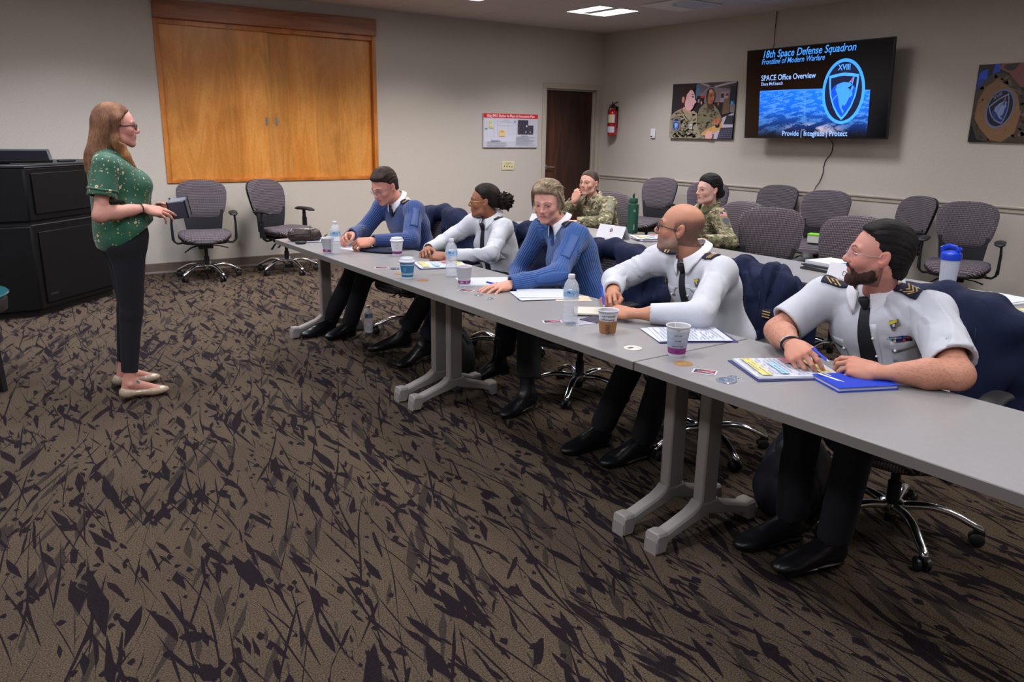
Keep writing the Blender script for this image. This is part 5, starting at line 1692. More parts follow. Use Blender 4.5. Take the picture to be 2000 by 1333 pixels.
# ------------------------------------------------------------------ hands
def hand_grid(elbow_l, curls, side, spread=1., thumb=None, h=.0024, ra=.040, upper=None, wrist_r=1., extra=.0, sc=1.):
    """x along the fingers, y to the thumb side (for a right hand, palm down), z back of the hand; side -1 mirrors"""
    lo = np.minimum(A3((-.03, -.10, -.11)), A3(elbow_l)-.06); hi = np.maximum(A3((.21, .115, .07)), A3(elbow_l)+.06)
    if upper is not None: lo = np.minimum(lo, A3(upper)-.06); hi = np.maximum(hi, A3(upper)+.06)
    g = Grid(lo, hi, h)
    e = A3(elbow_l)
    if ra > 0:
        mid = e*.62
        g.cap((-.002, 0, -.004), e*.35, .021*wrist_r, .026*wrist_r, k=.02, flat=1.28, side=(0, 1, 0))
        g.cap(e*.30, mid, .027*wrist_r, ra*.98, k=.03); g.cap(mid, e, ra*.98, ra*.95, k=.03)
        if upper is not None: g.cap(e, upper, ra*.95, ra*1.1, k=.03)
    else:
        g.cap((-.002, 0, -.004), e, .021, .026, k=.02, flat=1.28, side=(0, 1, 0))
    K = [A3((.090, .030, .000)), A3((.094, .009, .003)), A3((.089, -.013, .001)), A3((.080, -.033, -.004))]
    for i, k_ in enumerate(K):
        g.cap((.012, (.014, .006, -.004, -.014)[i], -.002), k_, .013, (.0105, .0105, .0100, .0090)[i], k=.016)
    g.ell((.052, -.003, -.007), (.044, .037, .0125), k=.015)
    g.ell((.038, .026, -.013), (.030, .017, .014), k=.015)
    g.ell((.045, -.030, -.010), (.034, .013, .012), k=.012)
    Ls = [(.041, .025, .021), (.045, .028, .022), (.042, .026, .021), (.033, .020, .019)]
    Rr = [(.0092, .0084, .0076, .0066), (.0094, .0086, .0078, .0068), (.0090, .0082, .0074, .0064), (.0080, .0072, .0065, .0056)]
    tips = []
    for i in range(4):
        sp = radians((5, 1, -4, -10)[i])*spread
        p = K[i].copy(); a = 0
        for j in range(3):
            a += radians(curls[i][j])
            d = A3((cos(a)*cos(sp), cos(a)*sin(sp), -sin(a)))
            q = p+d*Ls[i][j]
            g.cap(p, q, Rr[i][j], Rr[i][j+1], k=.004)
            if j == 1: pass
            p = q
        tips.append((p, d))
    th = thumb or [(.018, .026, -.010), (.048, .050, -.020), (.078, .060, -.028), (.100, .062, -.036)]
    for j in range(3):
        g.cap(th[j], th[j+1], (.0135, .0108, .0100)[j], (.0108, .0100, .0082)[j], k=.010 if j == 0 else .004)
    tips.append((A3(th[3]), unit(A3(th[3])-A3(th[2]))))
    return g, tips

def make_hand(msh, wrist, fdir, back, side, elbow, skin, curls, spread=1., thumb=None, ra=0, upper=None, s=1., nails=None, hair=0., h=.0024):
    """adds hand and forearm to the body mesh. fdir: finger direction, back: direction the back of the hand faces; side +1 right, -1 left"""
    f = unit(fdir); b = A3(back); b = unit(b-f*(b@f)); l = np.cross(b, f)*side
    fr = dict(o=A3(wrist), R=np.stack([f, l, b], 1), s=s)
    el = to_local(elbow, fr)
    if ra == 0: el = el*min(1, .09/np.linalg.norm(el))
    up = to_local(upper, fr) if upper is not None else None
    g, tips = hand_grid(el, curls, side, spread, thumb, ra=ra, upper=up, h=h)
    V, F = g.mesh()
    if side < 0: F = F[:, ::-1]
    C = np.tile(A3(skin), (len(V), 1))
    red = A3(skin)*A3((1.05, .74, .68))
    for kx in ((.09, .03, .008), (.094, .009, .012), (.089, -.013, .01), (.08, -.033, .004)): C = mixc(C, red, .5*gauss(V, kx, .012))
    for p, d in tips: C = mixc(C, red, .6*gauss(V, p, .014))
    nc = A3(nails) if nails is not None else A3(skin)*A3((1.15, 1.02, .98))
    for i, (p, d) in enumerate(tips):
        up_ = A3((0, 0, 1))-d*d[2]; up_ = unit(up_) if i < 4 else unit(np.cross(d, (0, 1, 0))*-1+A3((0, .4, .5)))
        q = p+up_*.006+d*.0015
        w = (np.linalg.norm(V-q, axis=1) < .0058) & (((V-p)@up_) > .0028)
        C[w] = nc
    if hair and ra:
        dd = np.linalg.norm(V, axis=1); q = vn(V[:, 0]*120, V[:, 1]*500, V[:, 2]*500)
        C = mixc(C, A3(skin)*.35, hair*np.clip((-V[:, 0]-.01)/.05, 0, 1)*np.clip(q*2-.9, 0, 1))
    W_ = to_world(V, fr)
    msh.add(W_, F, C)
    return fr

def HW(fr, p): return to_world(A3([p]), fr)[0]
# ------------------------------------------------------------------ clothed bodies
def torso_axes(r):
    up = unit(A3(r['neck'])-A3(r['hip'])); l = A3(r['sL'])-A3(r['sR']); l = unit(l-up*(l@up)); f = np.cross(l, up)
    return f, l, up

def folds(A=.004, f=16, seed=0, stretch=(1, 1, .42), tilt=.5):
    """long soft creases, like gathered cloth"""
    c, q = cos(tilt), sin(tilt)
    def fn(P):
        X, Y, Z = P[:, 0], P[:, 1], P[:, 2]
        Y, Z = Y*c-Z*q, Y*q+Z*c
        x, y, z = X*f*stretch[0]+seed, Y*f*stretch[1]+seed*2, Z*f*stretch[2]+seed*3
        w = vn(x*.5+9, y*.5, z*.5)*1.8
        w2 = vn(x*.6+3, y*.6+8, z*.6)*1.8
        r1 = 1-np.abs(2*vn(x+w, y-w2, z+w*.4)-1)
        r2 = 1-np.abs(2*vn(x*1.8+w2+5, y*1.8+w, z*1.8-w)-1)
        m = np.clip(vn(x*.4+4, y*.4, z*.4+6)*2-.6, 0, 1)
        return A*m*(1.5*r1**2-.9*r2**4-.3)
    return fn

def top_grid(r, o, h=.0055):
    """upper-body garment: o: chest/waist scale, sleeve radii, long sleeves or a fraction of the upper arm"""
    f, l, up = torso_axes(r)
    hip, neck, sL, sR = A3(r['hip']), A3(r['neck']), A3(r['sL']), A3(r['sR'])
    T_ = np.linalg.norm(neck-hip); sw = np.linalg.norm(sL-sR)/2
    pts = [A3(r[k]) for k in ('hip', 'neck', 'sL', 'sR', 'eL', 'eR', 'wL', 'wR')]
    lo = np.min(pts, 0)-.20; hi = np.max(pts, 0)+.16
    lo[2] = hip[2]-.12
    g = Grid(lo, hi, h); g.post = []
    R = np.stack([f, l, up], 1)
    cw, ww = o.get('chest', 1.), o.get('waist', 1.)
    P = lambda a, b=0, c=0: hip+up*(a*T_)+f*b+l*c
    g.ell(P(.02), (.125*ww, .168*ww, .12), R, k=.05)
    g.ell(P(.30, .005*ww), (.115*ww, .152*ww, .15), R, k=.06)
    g.ell(P(.66, .0), (.118*cw, (sw-.012)*cw, .16), R, k=.06)
    if o.get('belly'): g.ell(P(.28, .04), (.10*o['belly'], .13*o['belly'], .12), R, k=.06)
    if o.get('bust'):
        for s in (-1, 1): g.ell(P(.60, .075*cw, s*.068), (.062*o['bust'], .068*o['bust'], .07*o['bust']), R, k=.05)
    mid = (sL+sR)/2
    for s, S in ((1, sL), (-1, sR)):
        g.cap(neck-up*.035+l*s*.035, S+up*.0, .050*cw, .050*cw, k=.05)
        g.ell(S, (.058*cw, .056*cw, .056*cw), R, k=.04)
    ru, rm, rw = o.get('arm', (.056, .047, .036))
    frac = o.get('short')
    for k_ in ('L', 'R'):
        S, E, W_ = A3(r['s'+k_]), A3(r['e'+k_]), A3(r['w'+k_])
        if frac:
            en = S+(E-S)*frac
            g.cap(S, en+(E-S)*.10, ru, ru*1.08, k=.03)
            d = unit(E-S)
            g.post.append(lambda en=en, d=d, S=S, E=E: (g.cut(en, d, R=ru*2.0), g.cap(S+(E-S)*frac*.7, en+d*.08, ru*.80, ru*.98, k=.004, op='sub')))
        else:
            g.cap(S, E, ru, rm*1.02, k=.04)
            cuff = W_+(E-W_)*o.get('cuff', .02)
            d = unit(W_-E)
            g.cap(E, cuff-d*.01, rm, rw, k=.025)
            g.post.append(lambda cuff=cuff, d=d: (g.cut(cuff, d, R=rw*2.0), g.cap(cuff-d*.012, cuff+d*.05, rw*.74, rw*.84, k=.003, op='sub')))
    return g, (f, l, up)

def rib_attr(V, r, counts=(78, 30, 26)):
    """per-vertex angle round the nearest limb, for the knit"""
    f, l, up = torso_axes(r)
    segs = [(r['hip'], r['neck'], counts[0], .135)]
    for k_ in 'LR': segs += [(r['s'+k_], r['e'+k_], counts[1], .050), (r['e'+k_], r['w'+k_], counts[2], .042)]
    best = np.full(len(V), 9.); X = np.zeros((len(V), 3))
    for a, b, c, rr in segs:
        a, b = A3(a), A3(b); d = b-a; t = np.clip(((V-a)@d)/(d@d), 0, 1); Q = V-a-t[:, None]*d; dist = np.linalg.norm(Q, axis=1)-rr
        u = unit(np.cross(d, (0, 0, 1)) if abs(unit(d)[2]) < .8 else np.cross(d, f)); w = unit(np.cross(d, u))
        m = dist < best; best[m] = dist[m]
        X[m] = np.stack([Q[m]@u, Q[m]@w, np.full(m.sum(), float(c))], 1)
    X[:, :2] *= 10
    return X

def trousers(r, root, m, o={}):
    pts = [A3(r[k]) for k in ('hip', 'kL', 'kR', 'aL', 'aR')]
    lo = np.min(pts, 0)-.2; hi = np.max(pts, 0)+.2; lo[2] = .0; hi[2] = r['hip'][2]+.12
    g = Grid(lo, hi, .009)
    f, l, up = torso_axes(r); hip = A3(r['hip'])
    R = np.stack([unit(np.cross(l, (0, 0, 1))), l, A3((0, 0, 1))], 1)
    g.ell(hip-A3((0, 0, .0)), (.14, .18, .105), R, k=.05)
    for k_, s in (('L', 1), ('R', -1)):
        H = hip+l*s*.085-A3((0, 0, .01)); K_, A_ = A3(r['k'+k_]), A3(r['a'+k_])
        g.cap(H, K_, .088, .066, k=.04)
        rr = o.get('hem', .058)
        cut = A_+(K_-A_)*o.get('hemcut', .02)
        g.cap(K_, A_, .064, rr, k=.03); g.cut(cut, A_-K_, R=rr*2)
        post = (cut, A_, K_, rr)
    g.displace(folds(.006, 11, r['hip'][1]))
    V, F = g.mesh()
    return Mesh().add(V, F, (1, 1, 1)).build('trousers', m, root)

def core(msh, r, skin, bare=False):
    """trunk and limbs of the body inside the clothes"""
    pts = [A3(r[k]) for k in ('hip', 'neck', 'head', 'sL', 'sR', 'eL', 'eR', 'wL', 'wR', 'kL', 'kR', 'aL', 'aR')]
    g = Grid(np.min(pts, 0)-.15, np.max(pts, 0)+.15, .011); f, l, up = torso_axes(r); H, Nk = A3(r['hip']), A3(r['neck'])
    R = np.stack([f, l, up], 1); T_ = np.linalg.norm(Nk-H)
    g.ell(H+up*.02, (.08, .12, .09), R, k=.03); g.cap(H, H+up*T_*.75, .08, .085, k=.03); g.cap(H+up*T_*.7, Nk+up*.03, .07, .040, k=.03)
    for k_, s in (('L', 1), ('R', -1)):
        S, E, W_ = A3(r['s'+k_]), A3(r['e'+k_]), A3(r['w'+k_])
        g.cap(Nk-up*.06, S, .035, .032, k=.02); g.cap(S, E, .033, .026, k=.02); g.cap(E, W_, .026, .017, k=.02)
        K_, A_ = A3(r['k'+k_]), A3(r['a'+k_]); g.cap(H+l*s*.07, K_, .055, .040, k=.02); g.cap(K_, A_, .036, .025, k=.02)
    V, F = g.mesh(); msh.add(V, F, skin)

def shoe(ankle, toe, root, m, name='shoe', knee=None, boot=0, heel=.012, w=.040, L_=None, pitch=None):
    """leather shoe from heel behind the ankle to the toe"""
    a, t = A3(ankle), A3(toe)
    f = t-a; f[2] = 0; f = unit(f); 
    d3 = unit(t-(a-A3((0, 0, .055))))
    fl = unit(f+A3((0, 0, d3[2])) ) if pitch is None else unit(f+A3((0, 0, pitch)))
    l = unit(np.cross((0, 0, 1), fl)); u = np.cross(fl, l)
    fr = dict(o=t, R=np.stack([fl, l, u], 1), s=1.)
    L_ = L_ or .27
    g = Grid((-L_-.03-boot*.7, -.09-boot*.4, -.045), (.04+boot*.5, .09+boot*.4, .14+boot), .0045)
    g.ell((-.045, 0, .012), (.062, w*.98, .026), k=.02)
    g.cap((-.07, 0, .018), (-L_+.05, 0, .022), w*.92, w*.78, k=.03, flat=.72, side=(0, 0, 1))
    g.cap((-.10, 0, .03), (-L_+.065, 0, .065), .030, .040, k=.03)
    g.ell((-L_+.045, 0, .03), (.042, w*.84, .042), k=.02)
    if boot:
        kd = unit(to_local(knee, fr)-to_local(a, fr)); al = A3((-L_+.065, 0, .06)); g.cap(al, al+kd*(boot+.02), .040, .044, k=.03)
    X, Y, Z = g.XYZ()
    g.f = np.maximum(g.f, (-.004-Z)+0*X+0*Y).astype(np.float32)
    s_ = Grid(g.lo, g.lo+A3(g.n)*g.h, g.h)
    g.cap((-.045, 0, -.004), (-L_+.06, 0, -.004), w*1.04, w*.86, k=.002, flat=.16, side=(0, 0, 1))
    g.ell((-L_+.045, 0, -.004-heel/2), (.036, w*.80, heel/2+.006), k=.001)
    V, F = g.mesh()
    W_ = to_world(V, fr)
    zmin = W_[:, 2].min()
    W_[:, 2] += -zmin+.001+max(0, min(.10, toe[2]-.03))
    return Mesh().add(W_, F, (1, 1, 1)).build(name, m, root)

def collar(r, root, m, rad=.064, h=.040, point=.045, drop=.015, gap=16, col=(.78, .79, .84), open_=False):
    """turned-down shirt collar around the neck base, with two front points"""
    f, l, up = torso_axes(r)
    hd = unit(A3(r['head'])-A3(r['neck']))
    ax = unit(up*.5+hd*.5); ff = unit(f-ax*(f@ax)); ll = np.cross(ax, ff)
    c = A3(r['neck'])+ax*.012
    mb = MB(); n = 40; rows = 5; vs = []
    for j in range(rows):
        t = j/(rows-1)
        for i in range(n+1):
            a = radians(gap)+(2*pi-2*radians(gap))*i/n
            da = min(a, 2*pi-a)
            ext = point*math.exp(-(da/.55)**2)
            lowr = rad+.014+.018*t; top = .030-.012*cos(a)
            hh = (h+ext)*t
            rr = rad+(.002 if j == 0 else .004+.020*t+.012*t*math.exp(-(da/.6)**2))
            da2 = a if a < pi else a-2*pi
            q = 1+.22*t*math.exp(-(da/.5)**2)
            aa = da2*q+0
            p = c+ff*(rr*cos(aa)*1.05+.006)+ll*(rr*sin(aa))+ax*(top-hh*(.85 if da > 1 else 1.))
            vs.append(tuple(p))
    fs = [(j*(n+1)+i, (j+1)*(n+1)+i, (j+1)*(n+1)+i+1, j*(n+1)+i+1) for j in range(rows-1) for i in range(n)]
    mb.add(vs, fs, col)
    ob = mb.build('collar', m, root, smooth=180)
    s = ob.modifiers.new('solid', 'SOLIDIFY'); s.thickness = .003; s.offset = 1
    return ob

def necktie(bv, r, root, length=.36, w0=.020, w1=.040, knot=.017, m=None, swing=0.):
    f, l, up = torso_axes(r)
    o = A3(r['neck'])+f*.055-up*.03
    fn = drape(bv, o, l, up, f, .004, reach=.12, back=.25)
    ob = sheet(fn, lambda s, t: ((s-.5)*2*(w0+(w1-w0)*t)*(1 if t < .93 else (1-t)/.07*.9+.1)+swing*t, -length*t), 4, 18, (1, 1, 1), m or M['tie'], 'necktie', root, .004)
    p = A3(fn(0, .012, .008))
    mb = MB(); vs = []
    for z, w, d in ((.026, knot*1.15, .010), (.016, knot*1.2, .014), (-.010, knot*.75, .012), (-.018, knot*.6, .008)):
        for k in range(10):
            a = 2*pi*k/10; vs.append(tuple(p+l*w*cos(a)+f*d*sin(a)+up*z))
    mb.add(vs, [(j*10+k, j*10+(k+1) % 10, (j+1)*10+(k+1) % 10, (j+1)*10+k) for j in range(3) for k in range(10)]+[tuple(range(10))[::-1], tuple(range(30, 40))])
    mb.build('tie_knot', m or M['tie'], ob, smooth=180)
    return ob

def epaulette(bv, r, side, root, stripes=3, L_=.105, W_=.052, chevron=False, emblem=True, inner=.045, base=None):
    """navy shoulder slide with gold bars"""
    f, l, up = torso_axes(r)
    S = A3(r['sL'] if side > 0 else r['sR']); nk = A3(r['neck'])
    d = unit((S-nk)*A3((1, 1, 1))); out = unit(d-up*(d@up))
    o = nk+out*(inner+.012)
    n = unit(up+out*.25)
    ux = unit(out-n*(out@n)); uy = np.cross(n, ux)
    fn = drape(bv, o, ux, uy, n, .003, reach=.12, back=.2)
    ob = sheet(fn, lambda s, t: (L_*s, (t-.5)*W_*(.82+.18*s)), 10, 5, (1, 1, 1), base or M['navy'], 'shoulder_mark', root, .004)
    fn2 = drape(bv, o, ux, uy, n, .0098, reach=.12, back=.2)
    a = Art(fn2, .0002); gc = s2l(196, 158, 84)
    for k in range(stripes):
        x = L_*(.90-.125*k)
        if chevron:
            for q in (-1, 1): a.poly([(x-.0*W_, 0), (x-.006, 0), (x-.006-.020, q*W_*.44), (x-.020, q*W_*.44)], gc)
        else:
            a.grid(x-.0055, -W_*.46, x, W_*.46, gc, 1, 6)
    if emblem:
        a.ell(L_*.22, 0, .010, .0035, gc, 12, .3); a.ell(L_*.27, .004, .006, .003, gc, 10, 1.2); a.ell(L_*.27, -.004, .006, .003, gc, 10, -1.2)
    a.build('gold_bars', M['gold'] if False else M['vc'], ob)
    return ob
# ================================================================== the people
def finish(root, base):
    root.location = base
    for c in root.children: c.location = c.location-Vector(base)
    return root

def add_head(msh, r, o, root, s=1.0, roll=0.):
    fr = head_frame(r['head'], r['look'], s, roll)
    nk = to_local(A3(r['neck'])-torso_axes(r)[2]*.03, fr)
    o['neck'] = nk
    g = head_grid(o)
    V, F = g.mesh()
    C = head_colors(V, o)
    msh.add(to_world(V, fr), F, C)
    return fr

def add_hair(g, fr, root, mode, dark, light, A=.003, name='hair', m=None, extra=None, rx=1, seed=0, k=150):
    g.displace(lambda P: A*(strand_noise(P+seed*.1, mode, k)*2-1))
    V, F = g.mesh()
    V = relax(V, F, rx) if rx else V
    q = vn(V[:, 0]*30+seed, V[:, 1]*30, V[:, 2]*14); q = np.clip((q-.25)*2, 0, 1)
    C = A3(dark)*(1-q[:, None])+A3(light)*q[:, None]
    if extra: C = extra(V, C)
    return Mesh().add(to_world(V, fr), F, C, flow_coords(V, mode)*520).build(name, m or M['hair'], root, extra='flow')

def strands(fr, root_ob, curves, r0=.0012, cols=None):
    pass

def blk(msh_grid, r, m, name, root, col=(1, 1, 1), fold=None, rib=False, cols=None, counts=None):
    if fold: msh_grid.displace(fold)
    for q in getattr(msh_grid, 'post', []): q()
    V, F = msh_grid.mesh()
    C = cols(V) if cols else np.tile(A3(col), (len(V), 1))
    X = rib_attr(V, r, counts or (78, 30, 26)) if rib else None
    ob = Mesh().add(V, F, C, X).build(name, m, root, extra='rib' if rib else None)
    return ob, bvh_of(V, F)

def shirt_cols(base=(.53, .545, .60)):
    return lambda V: np.tile(A3(base), (len(V), 1))

def chest_pocket(bv, r, root, side, m, x=.085, z=-.10, w=.11, h=.12, col=(.53, .545, .60)):
    f, l, up = torso_axes(r)
    o = A3(r['neck'])+l*side*x+up*z
    fn = drape(bv, o, l, up, f, .0012, reach=.12, back=.3)
    ob = sheet(fn, lambda s, t: ((s-.5)*w, -h*t), 8, 8, col, m, 'pocket', root, .0012)
    sheet(drape(bv, o, l, up, f, .0030, reach=.12, back=.3), lambda s, t: ((s-.5)*w*1.03, .004-(.030+.014*(1-abs(2*s-1)))*t), 10, 3, col, m, 'pocket_flap', ob, .0016)
    p = A3(fn(0, -.030, .007)); b = MB(); b.sphere(p, .005, 10, 6, (.8, .8, .82)); b.build('button', m, ob, smooth=180)
    return ob

def shirt_buttons(bv, r, root, n=4):
    f, l, up = torso_axes(r); o = A3(r['neck'])-up*.03
    fn = drape(bv, o, l, up, f, .002, reach=.15, back=.3)
    ob = sheet(drape(bv, o, l, up, f, .001, reach=.15, back=.3), lambda s, t: ((s-.5)*.032+.030, -.05-.28*t), 2, 14, (.56, .575, .63), M['shirt'], 'placket', root, .0012)
    for k in range(n):
        b = MB(); b.sphere(fn(.030, -.10-.07*k, .003), .0045, 8, 5, (.8, .8, .82)); b.build('button', M['shirt'], ob, smooth=180)

def shoes(r, root, boot=0, w=.043, L_=.285, m=None):
    for k_ in 'LR': shoe(r['a'+k_], r['t'+k_], root, m or M['leather'], 'boot' if boot else 'shoe', knee=r['k'+k_], boot=boot, w=w, L_=min(.30, max(.25, float(np.linalg.norm(A3(r['a'+k_])[:2]-A3(r['t'+k_])[:2]))+.062)))

HXM = [(-.07, -.035), (-.03, -.015), (.0, -.002), (.03, .018), (.050, .036), (.068, .058), (.082, .082), (.13, .12)]   # male hairline (z, x)
ZBM = [(-.13, -.065), (-.05, -.060), (-.02, -.030), (.02, -.025), (.1, .0)]

# ---------------------------------------------------------------- man with glasses, blue sweater
r = RIG['P1']
root = thing('person', 'seated man in ribbed blue sweater and glasses looking down at a card', 'person')
body = Mesh()
o = dict(skin=SK['pink'], brow=(.05, .03, .02), smile=.8, eye_open=.45, jaw=1.02)
fr = add_head(body, r, o, root, .95)
g = Grid((-.14, -.11, -.12), (.13, .11, .16), .0026)
g.ell((.020, .018, .098), (.080, .060, .030), k=.02)
hair_cap(g, HXM, ZBM, t=.011, top=.018, k=.010)
add_hair(g, fr, root, 'back', s2l(38, 28, 24), s2l(66, 50, 42), .0035)
make_glasses(fr, root, 'rect', w=.022, h=.013)
make_eyes(fr, (.9, 0, -.35), root)
skn = s2l(196, 136, 112)
make_hand(body, r['wL'], (-.84, .42, -.10), (-.25, -.45, .82), -1, r['eL'], skn, [(38, 42, 25), (40, 45, 25), (44, 48, 25), (48, 50, 25)], thumb=[(.018, .026, -.010), (.050, .046, -.028), (.080, .046, -.046), (.100, .038, -.056)])
make_hand(body, r['wR'], (-.80, -.55, .02), (-.45, .35, .80), 1, r['eR'], skn, [(30, 40, 25), (34, 42, 25), (40, 45, 25), (46, 48, 25)], thumb=[(.018, .026, -.010), (.050, .046, -.028), (.080, .046, -.046), (.100, .038, -.056)])
core(body, r, o['skin']); body.build('body', M['skin'], root)
BLUE = s2l(32, 62, 122)
g, ax = top_grid(r, dict(chest=1.08, waist=1.02, arm=(.062, .056, .040), cuff=.0))
f_, l_, u_ = ax
g.ell(A3(r['neck'])+f_*.055-u_*.02, (.055, .036, .085), np.stack([f_, l_, u_], 1), k=.004, op='sub')
sw, bv = blk(g, r, M['knit'], 'sweater', root, BLUE, folds(.007, 10, 1.), rib=True)
o_ = A3(r['neck'])-u_*.04
g2 = Grid(o_-.16, o_+.16, .006)
g2.cap(o_+u_*.02, o_-u_*.10+f_*.015, .066, .085, k=.02, flat=.9, side=f_); g2.cap(A3(r['neck'])-u_*.03+l_*.03, A3(r['neck'])-u_*.06-l_*.03, .07, .07, k=.02)
g2.ell(A3(r['neck'])+u_*.055, .045, k=.01, op='sub')
V, F = g2.mesh(); Mesh().add(V, F, (.53, .545, .60)).build('shirt', M['shirt'], root); bv2 = bvh_of(V, F)
collar(r, root, M['shirt'], rad=.057, h=.030, point=.030)
fn = drape(bv2, A3(r['neck'])+f_*.05-u_*.02, l_, u_, f_, .004, reach=.1, back=.2)
sheet(fn, lambda s, t: ((s-.5)*2*(.018+.012*t), -.09*t), 3, 8, (1, 1, 1), M['tie'], 'necktie', root, .006)
for s in (1, -1): epaulette(bv, r, s, root, 2, chevron=True, L_=.085)
# smooth reinforced cloth on the upper sleeve
S, E = A3(r['sL']), A3(r['eL']); d = unit(E-S); n = unit(np.cross(d, u_)*-1 if False else -l_*0+np.cross(u_, d)); n = unit(A3((-.3, -.9, .3))-d*(A3((-.3, -.9, .3))@d))
sheet(drape(bv, S, d, np.cross(n, d), n, .002, .1, .2), lambda s, t: (.05+.17*s, (t-.5)*.055), 10, 6, s2l(32, 60, 118), M['vc'], 'sleeve_patch', root, .0015)
for s in (1, -1):
    o2 = A3(r['neck'])+l_*s*.05
    sheet(drape(bv, o2, l_*s, f_, unit(u_+l_*s*.3), .0015, .12, .2), lambda s_, t: (.02+.10*s_, (t-.5)*.10*(1-.2*s_)), 8, 6, s2l(30, 58, 114), M['vc'], 'shoulder_patch', root, .001)
trousers(r, root, M['trouser']); shoes(r, root)
finish(root, (-4.86, -3.66, 0))
CARD1 = None

# ---------------------------------------------------------------- woman in white shirt, curly bun
r = RIG['P2']
root = thing('person', 'seated woman in white shirt and black tie with dark curly ponytail, smiling', 'person')
body = Mesh()
o = dict(skin=SK['brown'], brow=(.02, .012, .01), female=True, smile=1., lips=1.1, jaw=.9, eye_open=.9)
fr = add_head(body, r, o, root, .88)
g = Grid((-.24, -.12, -.14), (.13, .12, .15), .0028)
hair_cap(g, [(-.07, -.03), (-.02, -.01), (.02, .020), (.05, .038), (.075, .064), (.09, .085), (.13, .1)], [(-.13, -.05), (-.06, -.05), (-.02, -.01), (.1, .0)], t=.008, top=.008)
rr_ = random.Random(11)
base_c = (-.150, 0, -.005)
g.ell(base_c, (.050, .055, .058), k=.02)
for k in range(210):
    th, ph = rr_.uniform(0, 2*pi), math.acos(rr_.uniform(-1, 1)); q = rr_.uniform(.046, .070)
    c = A3(base_c)+A3((cos(th)*sin(ph)*.95, sin(th)*sin(ph), cos(ph)*1.05-.08*cos(ph)))*q
    d = A3((rr_.uniform(-1, 1), rr_.uniform(-1, 1), rr_.uniform(-1, 1)))*.010
    g.cap(c-d, c+d, .0048, .0038, k=.004)
add_hair(g, fr, root, 'back', s2l(16, 12, 12), s2l(40, 28, 25), .0012, rx=0)
make_glasses(fr, root, 'round', m=M['brassd'], w=.023, h=.020, wire=.0012, z0=-.005)
make_eyes(fr, (1, 0, 0), root, (.05, .03, .02))
b = MB()
for s in (-1, 1): b.sphere(HW(fr, (-.004, s*.083, -.042)), .004, 10, 6, (.6, .5, .3))
b.build('earring', M['brassd'], root, smooth=180) if False else None
skn = s2l(150, 98, 72)
make_hand(body, r['wL'], (-.42, .90, -.06), (-.30, -.25, .92), -1, r['eL'], skn, [(32, 45, 30), (36, 48, 30), (40, 50, 30), (44, 52, 30)], s=.93)
make_hand(body, r['wR'], (-.62, -.78, -.04), (-.35, .15, .92), 1, r['eR'], skn, [(30, 45, 30), (36, 48, 30), (42, 50, 30), (48, 52, 30)], s=.93)
core(body, r, o['skin']); body.build('body', M['skin'], root)
g, ax = top_grid(r, dict(chest=.97, waist=.96, bust=.9, arm=(.054, .047, .036), cuff=.08))
sh, bv = blk(g, r, M['shirt'], 'shirt', root, fold=folds(.0065, 15, 2.), cols=shirt_cols())
collar(r, root, M['shirt'], rad=.056, h=.034, point=.038)
necktie(bv, r, root, .34, .016, .030, m=M['tie'])
chest_pocket(bv, r, root, 1, M['shirt'], w=.095, h=.10, z=-.13); chest_pocket(bv, r, root, -1, M['shirt'], w=.095, h=.10, z=-.13)
for s in (1, -1): epaulette(bv, r, s, root, 1, L_=.075, W_=.045)
f_, l_, u_ = ax
a = Art(drape(bv, A3(r['neck'])+l_*.085-u_*.115, l_, u_, f_, .006, .12, .3), .0004)
a.grid(-.032, -.008, .032, .006, s2l(30, 26, 50), 6); a.rect(-.012, -.006, .004, .004, s2l(180, 30, 60)); a.ell(.036, .010, .011, .011, s2l(150, 150, 160)); a.ell(.036, .010, .005, .005, s2l(40, 60, 110))
a.build('badge', M['vc'], root)
W_ = A3(r['wL']); e_ = A3(r['eL']); d = unit(e_-W_)
wt = W_+d*.012
mb = MB(); ud = unit(A3((-.25, -.2, 1))-d*(A3((-.25, -.2, 1))@d)); sd = np.cross(d, ud)
mb.tube([wt+ud*.026*sin(a_)+sd*.031*cos(a_) for a_ in np.linspace(0, 2*pi, 25)[:-1]], .008, 6, closed=True, flat=(.3, 1.)); ob = mb.build('watch_strap', mat('brown_strap', s2l(90, 52, 44), .6), root, smooth=180)
R3 = Matrix(((d[0], sd[0], ud[0]), (d[1], sd[1], ud[1]), (d[2], sd[2], ud[2])))
mb = MB(); mb.box(wt+ud*.030, (.030, .028, .009), M=R3); w_ = mb.build('watch_case', mat('watch_silver', (.8, .78, .72), .2, .9), root, bevel=.002)
mb = MB(); mb.box(wt+ud*.0352, (.024, .022, .001), M=R3); mb.build('watch_face', M['white'], w_, smooth=None)
trousers(r, root, M['trouser'], dict(hem=.064, hemcut=.14)); shoes(r, root, .16, .038, .26)
finish(root, (-4.68, -4.44, 0))

